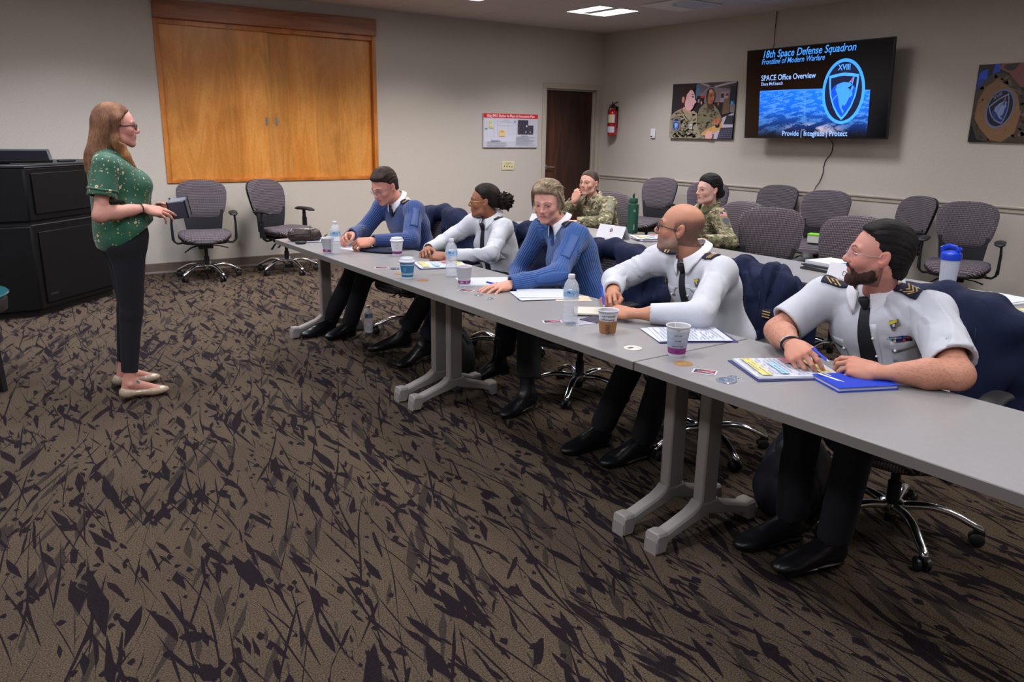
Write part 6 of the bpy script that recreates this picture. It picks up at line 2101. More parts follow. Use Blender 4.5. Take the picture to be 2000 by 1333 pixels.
# ---------------------------------------------------------------- short-haired woman in blue sweater
r = RIG['P3']
root = thing('person', 'short-haired woman in blue ribbed sweater reaching over papers on the table', 'person')
body = Mesh()
o = dict(skin=s2l(206, 150, 134), brow=(.14, .09, .06), female=True, smile=-.3, lips=.8, jaw=.96, eye_open=.5, browt=.8)
fr = add_head(body, r, o, root, .89)
g = Grid((-.17, -.13, -.17), (.15, .13, .17), .0028)
g.ell((-.022, 0, .036), (.112, .094, .098), k=.01)
g.ell((.026, -.012, .098), (.066, .064, .032), k=.03)
g.ell((-.075, 0, -.035), (.060, .082, .080), k=.03)
for s in (-1, 1): g.cap((-.005, s*.074, .03), (.008, s*.077, -.075), .022, .010, k=.02)
hairline(g, [(-.13, .0), (-.09, .012), (-.06, .016), (-.02, .014), (.02, .018), (.045, .032), (.062, .050), (.075, .072), (.13, .2)], [(-.15, -.105), (-.08, -.118), (.0, -.095), (.03, -.08)], .012, .022)
add_hair(g, fr, root, 'back', s2l(122, 104, 84), s2l(172, 152, 126), .0055, k=120)
# loose strands
mb = MB(); rs = random.Random(3)
for k in range(90):
    a_ = rs.uniform(-1.5, 1.5); y0 = sin(a_)*.092; z0 = .045+cos(a_)*.088
    x0 = rs.uniform(.02, .07)*cos(a_)+.005; pts = []
    for q in range(7):
        t = q/6; pts.append((x0-t*.12*(1 if abs(a_) < .9 else .35)+.01*sin(t*3), y0*(1+.25*t), z0+.018*sin(pi*t)-t*(.05 if abs(a_) < .9 else .13)+rs.uniform(-.002, .002)))
    c = rs.choice([s2l(180, 160, 134), s2l(150, 130, 106), s2l(196, 178, 152), s2l(120, 102, 84)])
    mb.tube(to_world(np.array(pts), fr), [.0015, .002, .002, .002, .0016, .001, .0006], 4, col=c)
mb.build('hair_strand', M['hair'], root, smooth=180)['kind'] = 'stuff'
make_eyes(fr, (.8, .35, -.5), root, (.08, .10, .12))
skn = s2l(206, 150, 128)
make_hand(body, r['wL'], (-.97, -.02, -.10), (-.12, -.12, .98), -1, r['eL'], skn, [(6, 12, 8), (5, 14, 8), (6, 16, 8), (6, 14, 8)], spread=2.0, s=.95, nails=s2l(190, 60, 56), thumb=[(.018, .026, -.010), (.046, .052, -.018), (.070, .072, -.020), (.090, .084, -.022)])
make_hand(body, r['wR'], (-.8, .1, -.4), (-.3, .6, .7), 1, r['eR'], skn, [(20, 25, 15)]*4, s=.95)
core(body, r, o['skin']); body.build('body', M['skin'], root)
g, ax = top_grid(r, dict(chest=1.04, waist=1.0, bust=.95, arm=(.062, .054, .042), cuff=.0))
f_, l_, u_ = ax
g.ell(A3(r['neck'])+f_*.060-u_*.02, (.058, .030, .095), np.stack([f_, l_, u_], 1), k=.004, op='sub')
BL2 = s2l(44, 84, 148)
sw, bv = blk(g, r, M['knit'], 'sweater', root, BL2, folds(.007, 10, 3.), rib=True)
o_ = A3(r['neck'])-u_*.04
g2 = Grid(o_-.16, o_+.16, .006)
g2.cap(o_+u_*.02, o_-u_*.10+f_*.015, .060, .080, k=.02, flat=.9, side=f_)
g2.ell(A3(r['neck'])+u_*.055, .040, k=.01, op='sub')
V, F = g2.mesh(); Mesh().add(V, F, (.53, .545, .60)).build('shirt', M['shirt'], root)
collar(r, root, M['shirt'], rad=.051, h=.032, point=.045, gap=22)
for s in (1, -1): epaulette(bv, r, s, root, 1, L_=.085, W_=.05)
for s in (1, -1):
    o2 = A3(r['neck'])+l_*s*.05
    sheet(drape(bv, o2, l_*s, f_, unit(u_+l_*s*.3), .0015, .12, .2), lambda s_, t: (.02+.11*s_, (t-.5)*.12*(1-.2*s_)), 8, 6, s2l(44, 80, 142), M['vc'], 'shoulder_patch', root, .001)
E_, W_ = A3(r['eL']), A3(r['wL']); S = A3(r['sL']); d = unit(W_-E_); n = unit(A3((-.1, -.9, .1))-d*(A3((-.1, -.9, .1))@d))
sheet(drape(bv, E_, d, np.cross(n, d), n, .002, .1, .2), lambda s, t: (-.05+.19*s, (t-.5)*.055*sin(pi*(.12+.76*s))), 12, 6, s2l(44, 80, 142), M['vc'], 'elbow_patch', root, .0015)
d = unit(E_-S); n = unit(A3((-.6, -.7, .2))-d*(A3((-.6, -.7, .2))@d))
sheet(drape(bv, S, d, np.cross(n, d), n, .002, .1, .2), lambda s, t: (.05+.16*s, (t-.5)*.050), 10, 6, s2l(44, 80, 142), M['vc'], 'sleeve_patch', root, .0015)
trousers(r, root, M['trouser'], dict(hem=.064, hemcut=.2)); shoes(r, root, .20, .040, .27)
finish(root, (-4.78, -5.46, 0))

# ---------------------------------------------------------------- bald man, white shirt
r = RIG['P4']
root = thing('person', 'bald man with grey stubble and glasses in white long-sleeved shirt, holding a pen', 'person')
body = Mesh()
o = dict(skin=SK['olive'], brow=(.03, .02, .018), smile=.7, mouth_open=.9, nose=1.12, stubble=s2l(120, 108, 100), scalp=s2l(66, 54, 50), jaw=1.0, browt=1.05)
fr = add_head(body, r, o, root, .94, .0)
make_glasses(fr, root, 'rect', m=mat('dark_glasses_frame', (.02, .025, .04), .35), w=.024, h=.019, wire=.0024, z0=-.006, x0=.106, temple=.0022)
make_eyes(fr, (1, .1, 0), root)
skn = s2l(186, 128, 100)
make_hand(body, r['wL'], (-.25, .96, .0), (-.2, -.1, .97), -1, r['eL'], skn, [(25, 30, 20), (30, 35, 20), (34, 38, 20), (38, 40, 20)], ra=.033)
make_hand(body, r['wR'], (-.80, -.56, .08), (-.25, .30, .90), 1, r['eR'], skn, [(42, 38, 20), (46, 45, 25), (60, 55, 30), (68, 60, 30)], thumb=[(.018, .026, -.010), (.052, .042, -.030), (.080, .034, -.040), (.098, .024, -.046)])
core(body, r, o['skin']); body.build('body', M['skin'], root)
g, ax = top_grid(r, dict(chest=1.08, waist=1.06, arm=(.062, .056, .043), cuff=.26, belly=.9))
sh, bv = blk(g, r, M['shirt'], 'shirt', root, fold=folds(.0085, 14, 4., (1, 1, .4), .7), cols=shirt_cols())
f_, l_, u_ = ax
collar(r, root, M['shirt'], rad=.068, h=.036, point=.045)
necktie(bv, r, root, .36, .017, .036)
shirt_buttons(bv, r, root)
chest_pocket(bv, r, root, 1, M['shirt']); chest_pocket(bv, r, root, -1, M['shirt'])
for s in (1, -1): epaulette(bv, r, s, root, 3)
def badge(bv, r, root, dx, dz):
    f, l, u = torso_axes(r)
    a = Art(drape(bv, A3(r['neck'])+l*dx+u*dz, l, u, f, .004, .12, .3), .0006)
    a.poly([(-.012, .014), (.016, .018), (.018, .004), (.022, -.002), (.010, -.010), (.006, -.020), (-.004, -.020), (-.008, -.006)], s2l(110, 100, 84))
    a.poly([(-.014, .010), (.012, .018), (.014, .008), (-.010, .0)], s2l(206, 186, 40)); a.poly([(-.010, .001), (.010, .006), (.006, -.010), (-.003, -.012)], s2l(30, 56, 110)); a.ell(.002, -.002, .004, .005, s2l(190, 190, 200))
    ob = a.build('badge', M['vc'], root); sm = ob.modifiers.new('s', 'SOLIDIFY'); sm.thickness = .001
badge(bv, r, root, .085, -.075)
W_ = A3(r['wL']); d = unit(A3(r['eL'])-W_)
trousers(r, root, M['trouser']); shoes(r, root)
finish(root, (-4.80, -6.40, 0))

# ---------------------------------------------------------------- bearded man nearest the camera
r = RIG['P5']
root = thing('person', 'dark-haired bearded man in white short-sleeved shirt and black tie, nearest the camera', 'person')
body = Mesh()
o = dict(skin=SK['pink'], brow=(.03, .02, .015), smile=.2, nose=1.15, browt=1.1, jaw=1.02, eye_open=.7, stubble=s2l(70, 48, 40))
fr = add_head(body, r, o, root, .94)
g = Grid((-.15, -.11, -.12), (.14, .11, .17), .0024)
g.ell((.020, .01, .088), (.056, .050, .024), k=.02)
g.ell((-.045, 0, .045), (.076, .074, .072), k=.02)
hair_cap(g, [(-.07, -.03), (-.04, -.010), (.0, .004), (.03, .018), (.055, .030), (.075, .052), (.092, .082), (.14, .11)], [(-.13, -.085), (-.06, -.080), (-.03, -.045), (-.01, -.028), (.1, .0)], t=.008, top=.010, k=.006)
add_hair(g, fr, root, 'back', s2l(16, 13, 14), s2l(30, 25, 27), .0035)
# beard: a shell over jaw and upper lip
g = Grid((-.04, -.08, -.145), (.125, .08, -.02), .0022)
g.ell((.028, 0, -.068), (.056, .053, .046), k=.03)
for s in (-1, 1):
    g.cap((-.006, s*.0605, -.030), (.020, s*.053, -.078), .0155, .017, k=.03)
    g.cap((.020, s*.053, -.078), (.074, s*.014, -.102), .016, .016, k=.025)
    g.cap((.0960, s*.004, -.0480), (.0810, s*.028, -.058), .0080, .0075, k=.006)
    g.cap((.078, s*.030, -.064), (.070, s*.030, -.085), .0070, .010, k=.01)
g.ell((.078, 0, -.100), (.022, .026, .020), k=.02)
X, Y, Z = g.XYZ(); aY = np.abs(Y)
top = np.interp(g.ax[0], [-.03, .0, .03, .06, .075, .13], [-.015, -.030, -.052, -.060, -.042, -.042])[:, None, None]
g.f = np.maximum(g.f, (Z-top)+0*Y).astype(np.float32)
d_ = np.maximum(np.maximum((aY-.019), np.abs(Z+.0630)-.0055), -(X-.070))
g.f = np.maximum(g.f, -d_).astype(np.float32)
add_hair(g, fr, root, 'down', s2l(34, 22, 20), s2l(64, 42, 35), .0025, name='beard', rx=0)
make_glasses(fr, root, 'rect', m=mat('clear_rim', (.55, .57, .6), .2, .6), w=.025, h=.016, rimless=True, z0=-.005, x0=.108, temple=.0012)
make_eyes(fr, (.95, .1, .05), root, (.06, .05, .03))
skn = s2l(196, 136, 112)
make_hand(body, r['wL'], (-.28, .95, .06), (-.45, -.22, .86), -1, r['eL'], skn, [(18, 30, 22), (30, 42, 25), (42, 50, 28), (50, 55, 28)], ra=.046, upper=A3(r['sL'])*.55+A3(r['eL'])*.45, hair=.5, h=.0030, thumb=[(.018, .026, -.010), (.050, .044, -.020), (.080, .040, -.026), (.100, .030, -.030)])
make_hand(body, r['wR'], (-.50, -.80, -.16), (-.55, .15, .80), 1, r['eR'], skn, [(34, 40, 25), (40, 48, 28), (48, 52, 28), (56, 55, 28)], ra=.045, upper=A3(r['sR'])*.4+A3(r['eR'])*.6, hair=.5, h=.0030, thumb=[(.018, .026, -.010), (.050, .044, -.024), (.080, .038, -.034), (.100, .028, -.040)])
core(body, r, o['skin']); body.build('body', M['skin'], root)
g, ax = top_grid(r, dict(chest=1.12, waist=1.06, arm=(.070, .060, .045), short=.80, belly=.9))
sh, bv = blk(g, r, M['shirt'], 'shirt', root, fold=folds(.0080, 13, 5., (1, 1, .4), .7), cols=shirt_cols())
f_, l_, u_ = ax
collar(r, root, M['shirt'], rad=.070, h=.038, point=.055)
necktie(bv, r, root, .34, .018, .042)
shirt_buttons(bv, r, root)
chest_pocket(bv, r, root, 1, M['shirt'], x=.095, z=-.15, w=.12); chest_pocket(bv, r, root, -1, M['shirt'], x=.095, z=-.15, w=.12)
for s in (1, -1): epaulette(bv, r, s, root, 3, L_=.11, W_=.058, chevron=True)
badge(bv, r, root, .100, -.085)
a = Art(drape(bv, A3(r['neck'])+l_*.095-u_*.135, l_, u_, f_, .004, .12, .3), .0004)
a.grid(-.056, -.013, .058, .008, s2l(22, 20, 34), 8)
for k in range(6): a.grid(-.053+.0035*k*2, -.001, -.051+.0035*k*2, .006, s2l(190, 184, 200), 1, 1, up=(k == 0))
for x0, x1, c in ((-.010, .004, s2l(90, 160, 190)), (.004, .012, s2l(200, 186, 120)), (.012, .026, s2l(70, 110, 190)), (.030, .040, s2l(60, 60, 130)), (.042, .054, s2l(180, 40, 50))): a.grid(x0, -.001, x1, .006, c, 1)
for x0, x1, c in ((-.040, -.018, s2l(120, 120, 100)), (-.016, .0, s2l(150, 60, 50)), (.002, .010, s2l(210, 210, 214)), (.012, .028, s2l(30, 34, 80)), (.030, .038, s2l(170, 50, 60))): a.grid(x0, -.011, x1, -.003, c, 1)
a.build('ribbon_bar', M['vc'], root)
# bracelets and rings
for k_, s_ in (('R', 1),):
    W_ = A3(r['w'+k_]); d = unit(A3(r['e'+k_])-W_); u0 = unit(A3((0, 0, 1))-d*d[2]); v0 = np.cross(d, u0)
    for q, rad_, c in ((.010, .0045, M['blackp']), (.022, .003, M['steel'])):
        mb = MB(); mb.tube([W_+d*q+u0*.028*sin(a_)+v0*.034*cos(a_)-A3((0, 0, .004)) for a_ in np.linspace(0, 2*pi, 29)[:-1]], rad_, 6, closed=True); mb.build('bracelet', c, root, smooth=180)
trousers(r, root, M['trouser']); shoes(r, root)
finish(root, (-4.86, -7.30, 0))

# ---------------------------------------------------------------- two soldiers in the back row
def camo_details(bv, r, root, flag=False):
    f, l, u = torso_axes(r)
    nk = A3(r['neck'])
    # turned collar
    ob = collar(r, root, M['camo'], rad=.060, h=.040, point=.030, gap=26)
    sheet(drape(bv, nk-u*.03, l, u, f, .001, .15, .3), lambda s, t: ((s-.5)*.034, -.03-.26*t), 2, 14, (1, 1, 1), M['camo'], 'front_placket', root, .002)
    a = Art(drape(bv, nk-u*.135, l, u, f, .005, .15, .3), .0006)
    a.grid(-.018, -.028, .018, .028, s2l(150, 144, 104), 2, 2); a.poly([(-.010, -.004), (0, -.014), (.010, -.004), (.010, -.009), (0, -.019), (-.010, -.009)], s2l(30, 40, 80)); a.ell(0, .004, .008, .007, s2l(34, 46, 90))
    a.build('rank_patch', M['vc'], root)
    for s in (-1, 1):
        o2 = nk+l*s*.085-u*.115
        p = sheet(drape(bv, o2, l, u, f, .002, .15, .3), lambda a_, t: ((a_-.5)*.10, -.10*t), 6, 6, (1, 1, 1), M['camo'], 'pocket', root, .002)
        a = Art(drape(bv, o2+u*.022, l, u, f, .003, .15, .3), .0006); a.grid(-.05, -.009, .05, .009, s2l(84, 84, 56), 4)
        for k in range(5): a.rect(-.03+.012*k, -.004, -.022+.012*k, .004, s2l(36, 40, 70), up=(k == 0))
        a.build('name_tape', M['vc'], root)
    S, E = A3(r['sL']), A3(r['eL']); d = unit(E-S)
    out = unit(-f*.1+l*.9); out = unit(A3((-.30, -.85, .35))); out = unit(out-d*(out@d))
    a = Art(drape(bv, S+d*.05, np.cross(d, out), -d, out, .003, .12, .2), .0006)
    a.grid(-.040, -.115, .040, .028, s2l(112, 108, 84), 6, 8)
    if flag:
        a.grid(-.030, -.018, .034, .022, s2l(214, 130, 60), 4, 2); a.grid(-.026, -.014, .030, .018, s2l(210, 196, 196), 4, 2)
        for k in range(3): a.grid(-.026, -.014+.010*k, .030, -.010+.010*k, s2l(190, 60, 66), 4, 1, up=(k == 0))
        a.grid(.004, .002, .030, .018, s2l(50, 54, 110), 2, 1)
    a.poly([(-.028, -.040), (.004, -.034), (.030, -.046), (.018, -.078), (-.012, -.108), (-.018, -.080)], s2l(60, 66, 74))
    a.build('sleeve_patch', M['vc'], root)

r = RIG['P6']
root = thing('person', 'soldier in camouflage uniform with hand held to her mouth, near the door', 'person')
body = Mesh()
o = dict(skin=SK['light'], brow=(.10, .06, .04), female=True, smile=.0, lips=.9, jaw=.95)
fr = add_head(body, r, o, root, .90)
g = Grid((-.16, -.11, -.12), (.13, .11, .15), .003)
g.ell((-.125, 0, .01), (.030, .032, .032), k=.015)
hair_cap(g, [(-.07, -.03), (-.02, -.012), (.02, .018), (.05, .054), (.08, .080), (.13, .1)], [(-.13, -.05), (-.06, -.05), (-.02, -.01), (.1, .0)], t=.006, top=.004)
add_hair(g, fr, root, 'back', s2l(58, 44, 38), s2l(84, 66, 58), .0012)
make_eyes(fr, (1, .1, .05), root, (.12, .14, .14))
skn = s2l(206, 154, 136)
make_hand(body, r['wL'], (-.5, .86, .0), (-.1, 0, 1), -1, r['eL'], skn, [(20, 30, 20)]*4, s=.93)
make_hand(body, r['wR'], (.28, -.22, .93), (-.90, -.35, .22), 1, r['eR'], skn, [(58, 70, 40), (62, 74, 40), (66, 76, 40), (70, 78, 40)], s=.90, thumb=[(.018, .026, -.010), (.050, .044, -.020), (.078, .040, -.030), (.096, .030, -.040)])
core(body, r, o['skin']); body.build('body', M['skin'], root)
g, ax = top_grid(r, dict(chest=1.02, waist=1.02, bust=.9, arm=(.060, .056, .044), cuff=.05), h=.006)
sh, bv = blk(g, r, M['camo'], 'uniform_jacket', root, fold=folds(.008, 12, 6.))
camo_details(bv, r, root)
trousers(r, root, M['camo']); shoes(r, root, .06)
finish(root, (-2.86, -3.42, 0))

r = RIG['P7']
root = thing('person', 'dark-haired soldier in camouflage uniform with flag patch on her sleeve', 'person')
body = Mesh()
o = dict(skin=s2l(210, 164, 152), brow=(.03, .02, .015), female=True, smile=.5, lips=1.05, jaw=.95, lip=s2l(186, 96, 96))
fr = add_head(body, r, o, root, .91)
g = Grid((-.18, -.12, -.14), (.14, .12, .16), .003)
g.ell((-.110, .0, -.035), (.045, .050, .046), k=.02)
hair_cap(g, [(-.07, -.02), (-.02, -.002), (.02, .022), (.05, .050), (.075, .080), (.13, .1)], [(-.15, -.085), (-.06, -.075), (-.03, -.02), (.1, .0)], t=.013, top=.010)
add_hair(g, fr, root, 'back', s2l(18, 14, 16), s2l(32, 26, 28), .0030)
make_eyes(fr, (1, .0, .0), root, (.05, .035, .025))
skn = s2l(214, 164, 150)
make_hand(body, r['wL'], (-.7, .7, .0), (-.1, 0, 1), -1, r['eL'], skn, [(20, 30, 20)]*4, s=.93)
make_hand(body, r['wR'], (-.6, -.8, .0), (-.1, 0, 1), 1, r['eR'], skn, [(20, 30, 20)]*4, s=.93)
core(body, r, o['skin']); body.build('body', M['skin'], root)
g, ax = top_grid(r, dict(chest=1.02, waist=1.0, bust=.9, arm=(.060, .054, .042), cuff=.05), h=.006)
sh, bv = blk(g, r, M['camo'], 'uniform_jacket', root, fold=folds(.008, 12, 7.))
camo_details(bv, r, root, True)
trousers(r, root, M['camo']); shoes(r, root, .06)
finish(root, (-2.72, -4.50, 0))

# ---------------------------------------------------------------- presenter, standing
RW = dict(hip=(-6.925, -3.95, .90), neck=(-6.955, -3.95, 1.335), head=(-6.875, -3.95, 1.478), look=(.995, -.10, -.05), sL=(-6.955, -3.80, 1.275), sR=(-6.975, -4.10, 1.275),
          eL=(-6.93, -3.73, 1.02), eR=(-7.035, -4.155, 1.025), wL=(-6.71, -3.86, 1.005), wR=(-6.815, -4.13, 1.055),
          kL=(-6.895, -3.86, .50), kR=(-6.915, -4.05, .50), aL=(-6.955, -3.83, .085), aR=(-6.975, -4.09, .085), tL=(-6.77, -3.83, .02), tR=(-6.78, -4.10, .02))
r = RW
root = thing('person', 'standing woman in green floral blouse and black trousers holding a dark cube', 'person')
body = Mesh()
o = dict(skin=SK['pink'], brow=(.12, .07, .04), female=True, smile=.3, mouth_open=.5, lips=1., jaw=1.0, nose=1.05)
fr = add_head(body, r, o, root, .93)
make_eyes(fr, (1, 0, 0), root, (.1, .12, .13))
make_glasses(fr, root, 'rect', m=mat('black_glasses_frame', (.012, .012, .014), .3), w=.024, h=.0145, wire=.0024, temple=.0032, z0=-.004)
skn = s2l(206, 148, 130)
thp = [(.018, .026, -.010), (.048, .046, -.028), (.074, .046, -.046), (.094, .040, -.058)]
make_hand(body, r['wR'], (.95, .12, -.24), (.15, -.45, .86), 1, r['eR'], skn, [(8, 22, 14), (4, 14, 8), (10, 22, 12), (22, 32, 18)], ra=.036, upper=A3(r['sR'])*.75+A3(r['eR'])*.25, s=.95, h=.003, thumb=thp)
make_hand(body, r['wL'], (.82, -.50, .22), (.3, .85, .10), -1, r['eL'], skn, [(20, 30, 20), (22, 32, 20), (24, 34, 20), (28, 36, 20)], ra=.036, upper=A3(r['sL'])*.75+A3(r['eL'])*.25, s=.95, h=.003, thumb=thp)
# bare lower legs and feet
for k_ in 'LR':
    A_, T_ = A3(r['a'+k_]), A3(r['t'+k_]); K_ = A3(r['k'+k_])
    g = Grid(np.minimum(A_, T_)-A3((.10, .06, .09)), np.maximum(A_, T_)+A3((.06, .06, .26)), .004)
    g.cap(A_+(K_-A_)*.5, A_+(K_-A_)*.08, .045, .034, k=.02); g.cap(A_+A3((-.005, 0, 0)), A_+A3((-.020, 0, -.045)), .032, .030, k=.02)
    g.cap(A_+A3((.02, 0, -.005)), T_+A3((-.045, 0, .012)), .030, .020, k=.03); g.ell(T_+A3((-.045, 0, .006)), (.045, .036, .018), k=.02)
    for s in (-1, 1): g.ell(A_+A3((.0, s*.028, .0)), .014, k=.012)
    V, F = g.mesh(); C = np.tile(A3(SK['pink']), (len(V), 1))
    C = mixc(C, A3(SK['pink'])*A3((1.05, .75, .7)), .6*gauss(V, T_, .06))
    if k_ == 'R': 
        tt = np.linalg.norm(V-(A_+A3((.045, -.028, .012))), axis=1) < .012
        C[tt] = s2l(60, 110, 110)
    body.add(V, F, C)
    g = Grid(T_-A3((.30, .06, .03)), T_+A3((.06, .06, .10)), .0035)
    g.ell(T_+A3((-.060, 0, .008)), (.068, .040, .026), k=.02); g.cap(T_+A3((-.08, 0, .012)), T_+A3((-.215, 0, .018)), .036, .033, k=.02, flat=.7, side=(0, 0, 1)); g.ell(T_+A3((-.215, 0, .022)), (.034, .034, .036), k=.02)
    g.cap(T_+A3((-.075, 0, .046)), T_+A3((-.205, 0, .064)), .030, .027, k=.01, op='sub'); g.cap(T_+A3((-.21, 0, .07)), T_+A3((-.21, 0, .10)), .03, .03, k=.01, op='sub')
    X, Y, Z = g.XYZ(); g.f = np.maximum(g.f, (.001-Z)+0*X+0*Y).astype(np.float32)
    V, F = g.mesh(); Mesh().add(V, F, (1, 1, 1)).build('flat_shoe', mat('beige_patent', s2l(176, 156, 132), .2, coat=.5), root)
core(body, r, o['skin']); body.build('body', M['skin'], root)
# slim trousers
g = Grid((-7.15, -4.25, .10), (-6.7, -3.65, 1.05), .006)
g.ell((-6.895, -3.95, .90), (.122, .165, .13), k=.05); g.ell((-6.935, -3.95, .85), (.085, .14, .09), k=.05)
for k_, s in (('L', 1), ('R', -1)):
    H = A3((-6.90, -3.95+s*.080, .82)); K_, A_ = A3(r['k'+k_]), A3(r['a'+k_])
    g.cap(H, K_, .090, .060, k=.05); hm = A_+(K_-A_)*.16; g.cap(K_-A3((.012, 0, .06)), hm, .058, .043, k=.04); g.cut(hm, A_-K_, R=.09)

V, F = g.mesh(); Mesh().add(V, F, (1, 1, 1)).build('trousers', M['trouser'], root)
# blouse
def blouse_mat():
    m, nt, b = newmat('green_floral_cloth')
    tc = N(nt, 'TexCoord')
    cur = None
    def layer(scale, rad, col, prob, off, A_in, col2=None):
        mp = N(nt, 'VectorMath', operation='ADD'); mp.inputs[1].default_value = (off, off*2, off*3); L(nt, tc.outputs['Object'], mp.inputs[0])
        v = N(nt, 'TexVoronoi', i_Scale=scale, feature='F1'); L(nt, mp.outputs[0], v.inputs['Vector'])
        lt = N(nt, 'Math', operation='LESS_THAN', n1=rad); L(nt, v.outputs['Distance'], lt.inputs[0])
        sp = N(nt, 'SeparateColor'); L(nt, v.outputs['Color'], sp.inputs[0])
        pr = N(nt, 'Math', operation='LESS_THAN', n1=prob); L(nt, sp.outputs[0], pr.inputs[0])
        mu = N(nt, 'Math', operation='MULTIPLY'); L(nt, lt.outputs[0], mu.inputs[0]); L(nt, pr.outputs[0], mu.inputs[1])
        mx = N(nt, 'Mix', data_type='RGBA'); mx.inputs['B'].default_value = rgb(col)
        if A_in is None: mx.inputs['A'].default_value = rgb(s2l(14, 80, 56))
        else: L(nt, A_in, mx.inputs['A'])
        L(nt, mu.outputs[0], mx.inputs['Factor']); out = mx.outputs['Result']
        if col2:
            l2 = N(nt, 'Math', operation='LESS_THAN', n1=rad*.4); L(nt, v.outputs['Distance'], l2.inputs[0])
            m2 = N(nt, 'Math', operation='MULTIPLY'); L(nt, l2.outputs[0], m2.inputs[0]); L(nt, pr.outputs[0], m2.inputs[1])
            x2 = N(nt, 'Mix', data_type='RGBA'); x2.inputs['B'].default_value = rgb(col2); L(nt, out, x2.inputs['A']); L(nt, m2.outputs[0], x2.inputs['Factor']); out = x2.outputs['Result']
        return out
    # dark sprigs
    nz = N(nt, 'TexNoise', i_Scale=60.0, i_Detail=1.0); L(nt, tc.outputs['Object'], nz.inputs['Vector'])
    ab = N(nt, 'Math', operation='SUBTRACT', n1=.5); L(nt, nz.outputs['Fac'], ab.inputs[0]); a2 = N(nt, 'Math', operation='ABSOLUTE'); L(nt, ab.outputs[0], a2.inputs[0])
    l1 = N(nt, 'Math', operation='LESS_THAN', n1=.010); L(nt, a2.outputs[0], l1.inputs[0])
    nz2 = N(nt, 'TexNoise', i_Scale=14.0); L(nt, tc.outputs['Object'], nz2.inputs['Vector']); l2 = N(nt, 'Math', operation='GREATER_THAN', n1=.53); L(nt, nz2.outputs['Fac'], l2.inputs[0])
    mm = N(nt, 'Math', operation='MULTIPLY'); L(nt, l1.outputs[0], mm.inputs[0]); L(nt, l2.outputs[0], mm.inputs[1])
    mx = N(nt, 'Mix', data_type='RGBA'); mx.inputs['A'].default_value = rgb(s2l(16, 84, 58)); mx.inputs['B'].default_value = rgb(s2l(8, 26, 24)); L(nt, mm.outputs[0], mx.inputs['Factor'])
    c = layer(75, .27, s2l(206, 190, 150), .22, 3.3, mx.outputs['Result'])
    c = layer(70, .27, s2l(200, 130, 30), .26, 7.7, c)
    c = layer(34, .30, s2l(216, 190, 160), .14, 1.1, c, s2l(190, 110, 30))
    L(nt, c, b.inputs['Base Color']); b.inputs['Roughness'].default_value = .6; b.inputs['Sheen Weight'].default_value = .2
    return m
M['blouse'] = blouse_mat()
g = Grid((-7.20, -4.30, .76), (-6.66, -3.60, 1.40), .0048)
R0 = np.eye(3)
g.ell((-6.925, -3.95, 1.22), (.118, .165, .14), k=.05); g.ell((-6.895, -3.95, 1.06), (.148, .172, .19), k=.06); g.ell((-6.895, -3.95, .90), (.155, .180, .17), k=.06)
for s in (-1, 1): g.ell((-6.820, -3.95+s*.068, 1.165), (.080, .072, .072), k=.05)
for k_, s in (('L', 1), ('R', -1)):
    S, E = A3(r['s'+k_]), A3(r['e'+k_]); g.cap(A3(r['neck'])-A3((0, -s*.03, .03)), S, .045, .050, k=.05)
    d = unit(E-S); en = S+d*.165; g.cap(S, en, .062, .070, k=.03); g.cut(en, d, R=.12); g.cap(S+d*.10, en+d*.05, .052, .058, k=.002, op='sub')

g.ell((-6.875, -3.95, 1.33), (.070, .060, .085), k=.006, op='sub')
g.displace(folds(.008, 10, 8, (1, 1, .3), .15))
g.cut((-6.90, -3.95, .885), unit((.62, 0, -1)), R=9)
g.cap((-6.90, -3.95, .96), (-6.90, -3.95, .74), .12, .14, k=.004, op='sub')
V, F = g.mesh(); Mesh().add(V, F, (1, 1, 1)).build('blouse', M['blouse'], root)
mb = MB()
for k_, s in (('L', 1), ('R', -1)):
    S, E = A3(r['s'+k_]), A3(r['e'+k_]); d = unit(E-S); c = S+d*.135; u0 = unit(np.cross(d, (1, 0, 0))); v0 = np.cross(d, u0)
    mb = MB(); mb.tube([c+(u0*cos(a_)+v0*sin(a_))*.0705+d*.006*sin(2*a_+1) for a_ in np.linspace(0, 2*pi, 33)[:-1]], .0055, 8, closed=True); mb.build('sleeve_band', M['blouse'], root, smooth=180)
# chest skin inside the neckline
# long straight hair
fl_ = head_frame(r['head'], r['look'], .94)
g = Grid((-.23, -.15, -.33), (.14, .15, .15), .0036)
g.ell((-.022, 0, .034), (.106, .088, .094), k=.01)
g.cap((-.055, 0, .0), (-.100, 0, -.20), .078, .072, k=.03, flat=1.15, side=(0, 1, 0))
g.cap((-.100, 0, -.18), (-.125, 0, -.25), .070, .050, k=.03, flat=1.25, side=(0, 1, 0))
for s in (-1, 1):
    g.cap((.010, s*.066, .03), (-.005, s*.082, -.09), .026, .028, k=.03)
    g.cap((-.005, s*.082, -.09), (.030, s*.088, -.17), .030, .026, k=.03)
    g.cap((.030, s*.088, -.17), (.085, s*.072, -.245), .026, .010, k=.02)
    g.cap((.0, s*.078, -.12), (.06, s*.095, -.215), .022, .009, k=.02)
hairline(g, [(-.33, .14), (-.13, .14), (-.09, .004), (-.02, .006), (.02, .014), (.05, .034), (.075, .056), (.095, .082), (.15, .1)], [(-.3, -.4), (.2, -.4)], .008, .02)
g.ell((.05, 0, -.06), (.085, .060, .095), k=.006, op='sub')
g.cap((-.03, 0, -.09), (-.06, 0, -.2), .050, .055, k=.01, op='sub')
def tips_col(V, C):
    q = np.clip((-V[:, 2]-.02)/.22, 0, 1)*np.clip((V[:, 0]+.06)/.08, 0, 1); return mixc(C, A3(s2l(186, 122, 60)), q*.6)
